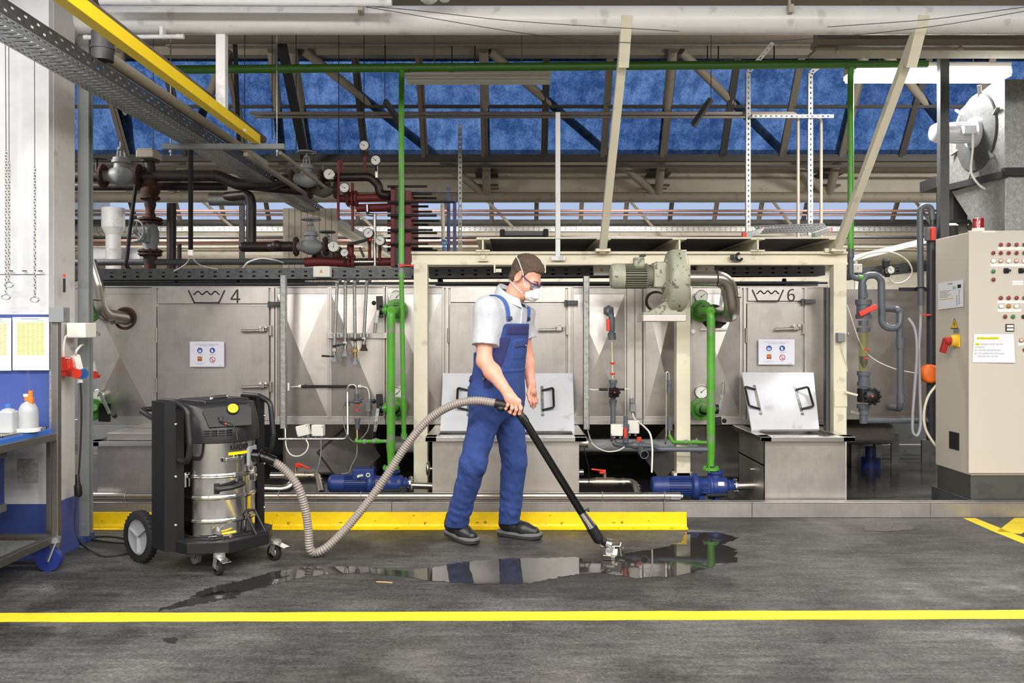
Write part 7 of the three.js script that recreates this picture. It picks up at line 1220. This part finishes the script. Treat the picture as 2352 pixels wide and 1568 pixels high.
// hands: palm and five fingers with bends
function finger(pts, r0, r1) { const fs = []; for (let i = 0; i + 1 < pts.length; i++) fs.push(rc(pts[i], pts[i + 1], lerp(r0, r1, i / (pts.length - 1)), lerp(r0, r1, (i + 1) / (pts.length - 1)))); return blend(.006, ...fs); }
const hR = { palm: blend(.02, rc(wrR, P(1170, 914, 4.955), .028, .026), rc(P(1172, 912, 4.945), P(1190, 922, 4.937), .025, .020), rc(P(1168, 908, 4.95), P(1169, 918, 4.943), .024, .019), rc(P(1176, 912, 4.944), P(1180, 922, 4.937), .023, .020)),
  fingers: [[[1191, 924, 4.931], [1196, 939, 4.924], [1193, 950, 4.935], [1187, 950, 4.965]], [[1183, 923, 4.931], [1186, 941, 4.922], [1182, 951, 4.934], [1177, 949, 4.966]], [[1175, 921, 4.933], [1176, 938, 4.925], [1172, 947, 4.936], [1168, 944, 4.967]], [[1168, 917, 4.938], [1166, 931, 4.931], [1162, 939, 4.941], [1159, 936, 4.97]]].map((q, i) => finger(q.map((p) => P(...p)), i === 3 ? .0085 : .0100, i === 3 ? .007 : .0082)),
  thumb: finger([P(1174, 906, 4.975), P(1184, 916, 4.995), P(1192, 926, 5.0), P(1198, 936, 4.995)], .013, .009) };
const hL = { palm: blend(.02, rc(wrL, P(1222, 896, 5.43), .026, .026), rc(P(1219, 900, 5.42), P(1227, 904, 5.45), .02, .02)),
  fingers: [[[1218, 908, 5.41], [1220, 922, 5.40], [1220, 933, 5.415]], [[1222, 910, 5.43], [1226, 924, 5.425], [1225, 937, 5.44]], [[1226, 910, 5.45], [1231, 922, 5.45], [1229, 933, 5.465]], [[1229, 907, 5.465], [1234, 916, 5.47], [1233, 925, 5.48]]].map((q, i) => finger(q.map((p) => P(...p)), i === 3 ? .0085 : .0098, .0078)),
  thumb: finger([P(1216, 892, 5.40), P(1213, 905, 5.375), P(1216, 919, 5.365), P(1219, 927, 5.37)], .0125, .0085) };
const handF = (h, arm) => (x, y, z) => { let d = smin(arm(x, y, z), h.palm(x, y, z), .02), g = 9; for (const f of h.fingers) g = Math.min(g, f(x, y, z)); d = smin(d, g, .008); return smin(d, h.thumb(x, y, z), .010); };
M.skin = phys({ color: c255(232, 172, 146), roughness: .5, sheen: .2, map: tex(256, 256, (u, v) => { const k = .96 + .08 * (fbm(u, v, 20, 4, 3) - .5) * 2; return [k, k * (.97 + .06 * (fbm(u, v, 9, 3, 8) - .5)), k * .98]; }, [.12, .12]) });
const bbox = (pts, m) => [V(Math.min(...pts.map((p) => p.x)) - m, Math.min(...pts.map((p) => p.y)) - m, Math.min(...pts.map((p) => p.z)) - m), V(Math.max(...pts.map((p) => p.x)) + m, Math.max(...pts.map((p) => p.y)) + m, Math.max(...pts.map((p) => p.z)) + m)];
const armCutR = shR.clone().lerp(elR, .45), cutArm = (arm, at, to) => { const n = to.clone().sub(at).normalize(); return (x, y, z) => Math.max(arm(x, y, z), -((x - at.x) * n.x + (y - at.y) * n.y + (z - at.z) * n.z)); };
const bodyG = [surfaceNets(skinHead, ...bbox([HP(.1, .13, 0), HP(-.12, 0, 0), P(1178, 700, 5.29), HP(.1, -.13, 0)], .05), .0038),
  surfaceNets(cutArm(handF(hR, armR), shR.clone().lerp(elR, .4), elR), ...bbox([shR.clone().lerp(elR, .4), elR, wrR, P(1196, 955, 4.92), P(1160, 930, 5.02)], .06), .004),
  surfaceNets(cutArm(handF(hL, armL), shL.clone().lerp(elL, .4), elL), ...bbox([shL.clone().lerp(elL, .4), elL, wrL, P(1236, 940, 5.36), P(1210, 900, 5.5)], .06), .0045),
  surfaceNets(blend(.03, (x, y, z) => torsoF(x, y, z) + .02, (x, y, z) => armR(x, y, z) + .012, (x, y, z) => armL(x, y, z) + .012), ...bbox([shR, shL, pel, elR, elL], .18), .018)];
obj('body', bodyG, M.skin, man, { label: 'bare forearms, hands, neck and face' });
// hair
M.hair = std({ color: c255(92, 74, 62), roughness: .75, map: tex(256, 256, (u, v) => { const k = .6 + .7 * fbm(u, v, 60, 2, 5) * (.6 + .6 * vnoise(u * 90, v * 8, 90, 2)); return [k, k * .97, k * .94]; }, [.05, .16]) });
const HL = [[-.2, -.078], [-.06, -.074], [-.036, -.062], [-.026, .012], [-.014, .026], [-.002, .018], [.004, -.022], [.018, -.020], [.024, .018], [.034, .040], [.055, .054], [.08, .060], [.2, .058]];
const hairLine = (f) => { for (let i = 0; i + 1 < HL.length; i++) if (f < HL[i + 1][0]) return lerp(HL[i][1], HL[i + 1][1], (f - HL[i][0]) / (HL[i + 1][0] - HL[i][0])); return .058; };
const hairBase = blend(.02, cran, rc(HP(-.050, -.035, -.030), HP(-.050, -.035, .030), .035, .035));
const hairF = (x, y, z) => { const dx = x - hc.x, dy = y - hc.y, dz = z - hc.z, f = dx * hf.x + dy * hf.y + dz * hf.z, u = dx * hu.x + dy * hu.y + dz * hu.z; const d = hairBase(x, y, z) - .0035 - .005 * noise3(x * 110, y * 70, z * 110) - .010 * sstep(.03, .1, u) - .006 * sstep(.04, .09, f) * sstep(.03, .07, u); return Math.max(d, (hairLine(f) - u + .008 * noise3(x * 160, y * 160, z * 160)) * .7); };
obj('hair', surfaceNets(hairF, ...bbox([HP(.1, .13, .08), HP(-.14, .13, -.08), HP(-.12, -.13, 0), HP(.1, -.05, 0)], .03), .0042), M.hair, man);
obj('eyebrow', [-1, 1].map((s) => sweep(curve([HP(.0955, -.002, s * .012), HP(.0945, .006, s * .03), HP(.082, .003, s * .051)], 12), (t) => .0055 - .003 * t, 8)), M.hair, man);
each('eye', [-1, 1].map((s) => sph(HP(.0755, -.024, s * .033), .0115, 14)), flatc(235, 230, 226, .2), man);
each('iris', [-1, 1].map((s) => sph(HP(.0832, -.027, s * .033), .0048, 10)), flatc(60, 70, 80, .2), man);
// dust mask
const maskF = (x, y, z) => { const c = ell(HP(.066, -.078, 0), hr, hu, hf, .055, .048, .060)(x, y, z), e2 = rc(HP(.086, -.046, 0), HP(.112, -.078, 0), .026, .022)(x, y, z), p = V(x, y, z).sub(hc), f = p.dot(hf); const pleat = .0016 * Math.sin(p.dot(hu) * 210); return Math.max(smin(c, e2, .03) - pleat * sstep(.09, .11, f), .045 - f - p.dot(hu) * .25); };
obj('dust_mask', surfaceNets(maskF, ...bbox([HP(.13, 0, 0), HP(.03, -.13, 0), HP(.07, -.06, .06), HP(.07, -.06, -.06)], .03), .0035), flatc(240, 241, 241, .75), man);
each('mask_strap', [[HP(.060, -.056, .055), HP(.034, -.025, .072), HP(.008, .018, .082), HP(-.022, .045, .084), HP(-.055, .068, .074), HP(-.09, .080, .050), HP(-.112, .084, 0)], [HP(.050, -.092, .050), HP(.02, -.085, .064), HP(-.035, -.068, .066), HP(-.075, -.055, .045), HP(-.095, -.052, 0)]].map((p) => sweep(curve(p, 30), .0026, 7)), flatc(246, 246, 244, .6), man);
// safety glasses
const gl1 = (s) => sweep(curve([HP(-.02, .012, s * .080), HP(.02, .003, s * .080), HP(.06, -.008, s * .074), HP(.086, -.012, s * .060)], 16), .0042, 8);
const gogg = obj('safety_glasses', [gl1(1), gl1(-1), sweep(curve([HP(.086, -.010, .061), HP(.106, -.006, .034), HP(.113, -.005, 0), HP(.106, -.006, -.034), HP(.086, -.010, -.061)], 20), .0040, 8), sweep(curve([HP(.080, -.042, .060), HP(.096, -.046, .040), HP(.102, -.038, .012), HP(.104, -.034, 0), HP(.102, -.038, -.012), HP(.096, -.046, -.04), HP(.080, -.042, -.06)], 24), .0018, 6)], flatc(52, 56, 110, .3), man);
obj('lens', (() => { const pos = [], idx = []; const n = 16; for (let i = 0; i <= n; i++) { const a = lerp(-1, 1, i / n), r = a * .060, f = .114 - .026 * a * a; for (const u of [-.008, -.048 + .012 * (1 - Math.min(1, Math.abs(a) * 3)) + .008 * a * a]) { const p = HP(f - (u < -.02 ? .010 : 0), u, r); pos.push(p.x, p.y, p.z); } } for (let i = 0; i < n; i++) { const a = i * 2; idx.push(a, a + 1, a + 2, a + 1, a + 3, a + 2); } const g = new THREE.BufferGeometry(); g.setAttribute('position', new THREE.Float32BufferAttribute(pos, 3)); g.setIndex(idx); g.computeVertexNormals(); return g; })(), phys({ color: c255(205, 208, 225), transmission: .9, roughness: .03, thickness: 0 }), gogg);
// polo shirt
const fold = (x, y, z, a, k) => a * (noise3(x * k, y * k * .55, z * k) + .5 * noise3(x * k * 2.1, y * k * 1.2, z * k * 2.1));
const slvR = rc(shR, shR.clone().lerp(elR, .8), .070, .080), slvL = rc(shL, shL.clone().lerp(elL, .7), .068, .076);
const cutPl = (at, n) => (x, y, z) => (x - at.x) * n.x + (y - at.y) * n.y + (z - at.z) * n.z;
const nR = elR.clone().sub(shR).normalize(), nL = elL.clone().sub(shL).normalize(), cR = cutPl(shR.clone().lerp(elR, .70), nR), cL = cutPl(shL.clone().lerp(elL, .62), nL);
const neckCut = cutPl(P(1170, 690, 5.295), V(.42, .9, .12).normalize());
const shirtF = (x, y, z) => { const t = torsoF(x, y, z) - .014, a = Math.max(slvR(x, y, z), cR(x, y, z)), b = Math.max(slvL(x, y, z), cL(x, y, z)); let d = smin(smin(t, a, .05), b, .05) - fold(x, y, z, .010, 14); d = Math.max(d, neckCut(x, y, z)); return Math.max(d, .86 - y); };
M.shirt = std({ color: c255(208, 211, 219), roughness: .9, map: tex(256, 256, (u, v) => .92 + .09 * (vnoise(u * 128, v * 128, 128, 4) - .5) + .08 * (fbm(u, v, 8, 3, 3) - .5), [.12, .12]), bumpMap: tex(128, 128, (u, v) => vnoise(u * 64, v * 64, 64, 4), [.08, .08], false), bumpScale: .0006 });
const shirt = obj('polo_shirt', surfaceNets(shirtF, ...bbox([shR, shL, elR, elL, pel, P(1175, 672, 5.3)], .14), .0075), M.shirt, man);
// walks inwards to a surface: azimuth 0 is forward, positive to the worker's own side nearest the aisle
const axisAt = (h) => pel.clone().lerp(neck0, (h - pel.y) / (neck0.y - pel.y));
function onSurf(f, az, h, off = 0) { const o = axisAt(h), d = fw.clone().multiplyScalar(Math.cos(az)).addScaledVector(rt, Math.sin(az)); let t = .4; for (let i = 0; i < 60; i++) { const p = o.clone().addScaledVector(d, t), v = f(p.x, p.y, p.z); if (v < .0004) break; t -= Math.max(v * .7, .0006); if (t < .02) break; } return o.addScaledVector(d, t + off); }
function patch(f, az0, az1, h0, h1, n, m, off, skew = () => 0) {   // a panel lying on a surface
  const pos = [], idx = []; for (let j = 0; j <= m; j++) for (let i = 0; i <= n; i++) { const v = j / m, u = i / n, edge = i === 0 || j === 0 || i === n || j === m, p = onSurf(f, lerp(az0, az1, u) + skew(v), lerp(h0, h1, v), edge ? -.004 : off); pos.push(p.x, p.y, p.z); }
  for (let j = 0; j < m; j++) for (let i = 0; i < n; i++) { const a = j * (n + 1) + i; idx.push(a, a + n + 1, a + 1, a + 1, a + n + 1, a + n + 2); }
  const g = new THREE.BufferGeometry(); g.setAttribute('position', new THREE.Float32BufferAttribute(pos, 3)); g.setIndex(idx); g.computeVertexNormals(); return g;
}
// overalls
const hipR = pel.clone().addScaledVector(rt, .082).add(V(0, -.03, 0)), hipL = pel.clone().addScaledVector(rt, -.088).add(V(.01, -.03, 0)), knR = P(1087, 1064, 5.2), knL = P(1181, 1062, 5.40), anR = P(1048, 1206, 5.38), anL = P(1168, 1204, 5.48);
const legRf = blend(.02, rc(hipR, knR, .100, .079), rc(knR, anR, .080, .068)), legLf = blend(.02, rc(hipL, knL, .097, .079), rc(knL, anL, .079, .069));
const bibTop = (az) => { const a = Math.abs(az); return a < .90 ? 1.345 : a < 1.45 ? lerp(1.345, 1.165, sstep(.90, 1.45, a)) : 1.165 + .015 * sstep(2, 3, a); };
const crease = (x, y, z) => { const kR = Math.exp(-Math.pow((y - .52) / .13, 2)), hm = Math.exp(-Math.pow((y - .2) / .11, 2)), cr = Math.exp(-Math.pow((y - .78) / .12, 2)); return fold(x, y * 1.9 + x * .8, z, .006 + .010 * kR + .010 * hm + .006 * cr, 17) + .0012 * hm * Math.sin(y * 120 + x * 34 + z * 8 + 4 * noise3(x * 9, y * 9, z * 9)); };
const overF = (x, y, z) => { const legs = Math.min(legRf(x, y, z), legLf(x, y, z)), t = torsoF(x, y, z) - .026; let d = smin(legs, t, .07) - crease(x, y, z); const ax = axisAt(y), px = x - ax.x, pz = z - ax.z, az = Math.atan2(px * rt.x + pz * rt.z, px * fw.x + pz * fw.z); if (y > 1.1) d = Math.max(d, (y - bibTop(az)) * .85); const hemR = .098, a = cutPl(V(anR.x, .095, anR.z), V(0, -1, 0))(x, y, z); return Math.max(d, a); };
M.overall = std({ color: c255(54, 80, 150), roughness: .9, map: tex(256, 256, (u, v) => .88 + .2 * (vnoise(u * 128 + v * 64, v * 128, 256, 4) - .5) + .10 * (fbm(u, v, 6, 4, 3) - .5), [.2, .2]), bumpMap: tex(128, 128, (u, v) => vnoise(u * 64, v * 64, 64, 4), [.06, .06], false), bumpScale: .0008 });
M.navy = std({ color: c255(44, 46, 96), roughness: .9 });
const ov = obj('bib_overalls', surfaceNets(overF, ...bbox([hipR, hipL, knR, knL, anR, anL, chest], .17), .0075), M.overall, man);
obj('bib_band', patch(overF, -.88, .92, 1.268, 1.338, 28, 6, .003), M.navy, ov);
obj('side_panel', patch(overF, .66, 1.16, 1.085, 1.27, 14, 14, .003, (v) => .22 - .26 * v), M.navy, ov);
obj('pocket', patch(overF, -.46, .58, 1.12, 1.255, 16, 8, .004), M.overall, ov);
obj('pocket_flap', patch(overF, -.44, .48, 1.195, 1.258, 16, 6, .0085), M.overall, ov);
obj('zip', patch(overF, -.40, .50, 1.295, 1.303, 14, 1, .006), M.black, ov);
each('snap', [[-.32, 1.213], [.36, 1.213], [1.42, 1.02]].map(([a, h]) => { const p = onSurf(overF, a, h, .008), q = onSurf(overF, a, h, .0145); return cyl(p, q, .009, .008, 12); }), metal(150, 130, 124, .4), ov);
obj('waistband', patch(overF, -1.2, 1.35, 1.045, 1.082, 30, 3, .004), M.overall, ov);
obj('side_pocket', patch(overF, 1.28, 1.62, .955, 1.075, 8, 8, .004, (v) => -.22 * (1 - v)), M.navy, ov);
obj('hip_tab', patch(overF, 1.95, 2.3, .985, 1.04, 6, 4, .010), M.navy, ov);
// straps and buckles
function strapLine(s) { const o = axisAt(1.37).addScaledVector(rt, s * .108), out = []; for (let i = 0; i <= 14; i++) { const ph = lerp(-.12, 3.5, i / 14), d = fw.clone().multiplyScalar(Math.cos(ph)).add(V(0, Math.sin(ph), 0)).addScaledVector(rt, s * .03); let t = .32; for (let k = 0; k < 60; k++) { const q = o.clone().addScaledVector(d, t), v = shirtF(q.x, q.y, q.z); if (v < .0004) break; t -= Math.max(v * .7, .0006); } out.push(o.clone().addScaledVector(d, t + .006)); } return out; }
M.strap = flatc(70, 104, 180, .8);
for (const s of [1, -1]) { const sl = strapLine(s), c = curve(sl, 44);
  const pr = [[-.9, -.16], [.9, -.16], [.9, .16], [-.9, .16]]; const pos = [], idx = []; c.forEach((p, i) => { const t = c[Math.min(i + 1, c.length - 1)].clone().sub(c[Math.max(i - 1, 0)]).normalize(), o = p.clone().sub(axisAt(1.37).addScaledVector(rt, s * .108)).normalize(), w = new THREE.Vector3().crossVectors(t, o).normalize(), nn = new THREE.Vector3().crossVectors(w, t); for (const [a, b] of pr) { const q = p.clone().addScaledVector(w, a * .019).addScaledVector(nn, b * .012); pos.push(q.x, q.y, q.z); } }); for (let i = 0; i + 1 < c.length; i++) for (let k = 0; k < 4; k++) { const a = i * 4 + k, b = i * 4 + (k + 1) % 4; idx.push(a, b, a + 4, b, b + 4, a + 4); }
  const g = new THREE.BufferGeometry(); g.setAttribute('position', new THREE.Float32BufferAttribute(pos, 3)); g.setIndex(idx); const gg = g.toNonIndexed(); gg.computeVertexNormals();
  const st2 = obj('strap', gg, M.strap, ov); const b0 = sl[0].clone().lerp(sl[1], .2).addScaledVector(fw, .006), b1 = sl[1].clone().lerp(sl[2], .1).addScaledVector(fw, .006);
  obj('buckle', obox(b0, b1, .036, .014, .004, b0.clone().sub(axisAt(1.36)).normalize()), flatc(40, 42, 70, .35), st2); }
// collar and placket
const cC = P(1171, 677, 5.292), collarP = (a, k) => { const r = lerp(.067, .090, k); return cC.clone().addScaledVector(rt, Math.sin(a) * r).addScaledVector(fw, Math.cos(a) * r * 1.06 + .004).add(V(0, .024 - .046 * Math.cos(a) - .048 * Math.max(0, k) + (k < 0 ? -.03 : 0), 0)); };
obj('collar', (() => { const pos = [], idx = [], n = 40; for (let i = 0; i <= n; i++) { const a = lerp(.22, Math.PI * 2 - .22, i / n), pt = Math.max(0, 1 - Math.min(i, n - i) / 7); for (const [k, o] of [[-.15, -.006], [0, 0], [.08, .004], [1 + .25 * pt, .004], [1 + .25 * pt, -.002]]) { const p = collarP(a, k); p.addScaledVector(p.clone().sub(cC).setY(0).normalize(), o); pos.push(p.x, p.y, p.z); } } for (let i = 0; i < n; i++) for (let k = 0; k < 4; k++) { const a = i * 5 + k; idx.push(a, a + 1, a + 5, a + 1, a + 6, a + 5); } const g = new THREE.BufferGeometry(); g.setAttribute('position', new THREE.Float32BufferAttribute(pos, 3)); g.setIndex(idx); g.computeVertexNormals(); return g; })(), M.shirt, shirt);
obj('placket', patch(shirtF, -.10, .10, 1.33, 1.44, 4, 8, .005), M.shirt, shirt);
// shoes
function shoe(label, heel, toe, lift, laces) {   // heel and toe on the ground
  const dir = toe.clone().sub(heel).setY(0), L = dir.length(); dir.normalize(); const sd = V(-dir.z, 0, dir.x), c = heel.clone();
  const at = (u, v, w) => c.clone().addScaledVector(dir, u * L).addScaledVector(sd, w).add(V(0, v + lift * (1 - u), 0));
  const up = blend(.03, rc(at(.16, .075, 0), at(.30, .085, 0), .042, .045), rc(at(.30, .065, 0), at(.62, .055, .004), .046, .043), rc(at(.62, .050, .004), at(.86, .044, .002), .044, .034), rc(at(.20, .09, 0), at(.22, .125, 0), .044, .046));
  const inU = (x, y, z) => Math.max(up(x, y, z), -(y - (.016 + lift * .6)));
  const s = obj('shoe', surfaceNets(inU, ...bbox([at(0, 0, -.06), at(1, .17, .06), at(0, .1, .06), at(1, .0, -.06)], .02), .005), M.leather, man, { label });
  const out = []; for (let i = 0; i < 36; i++) { const a = i / 36 * Math.PI * 2, u = .5 + .515 * Math.cos(a), wd = (.036 + .014 * sstep(.2, .75, u)) * Math.sign(Math.sin(a)) * Math.pow(Math.abs(Math.sin(a)), .55); out.push([u * L, wd]); }
  const slab = (h0, h1, grow) => { const g = extrude(out.map(([x, y]) => [lerp(L / 2, x, grow), y * grow]), h1 - h0, basis(dir, sd.clone().negate(), V(0, 1, 0), V(0, 0, 0)), .003); const p = g.attributes.position; for (let i = 0; i < p.count; i++) { const x = p.getX(i), y = p.getY(i), z = p.getZ(i), u = (x * dir.x + z * dir.z) / L; p.setXYZ(i, x + c.x, y + h0 + .003 + lift * (1 - clamp(u)) + (u > .85 ? (u - .85) * .05 : 0), z + c.z); } return g; };
  obj('sole', slab(0, .014, 1.02), M.rubber, s); obj('midsole', slab(.018, .030, 1.03), flatc(112, 112, 112, .6), s);
  const lg = []; for (let k = 0; k < 5; k++) { const u = .36 + k * .055, h = .128 - k * .0085; lg.push(sweep(curve([at(u, h - .018, -.03), at(u + .01, h + .002, -.008), at(u - .005, h - .001, .01), at(u + .02, h - .018, .032)], 10), .0032, 6)); lg.push(sweep(curve([at(u + .02, h - .016, -.028), at(u, h + .001, 0), at(u - .01, h - .016, .03)], 10), .0028, 6)); }
  lg.push(torus(at(.37, .135, .01), V(.2, 1, .4).normalize(), .016, .003, 14, 5), torus(at(.36, .135, -.014), V(-.2, 1, .4).normalize(), .014, .003, 14, 5)); obj('laces', lg, flatc(24, 92, 62, .7), s);
}
M.leather = flatc(38, 38, 39, .38);
shoe('black leather shoe with green laces, heel lifting', V(X(1026, 5.47), 0, -5.47), V(X(1094, 5.29), 0, -5.29), .022);
shoe('black leather shoe with green laces, flat on the floor', V(X(1146, 5.54), 0, -5.54), V(X(1241, 5.43), 0, -5.43), .004);
renderer.render(scene, camera);
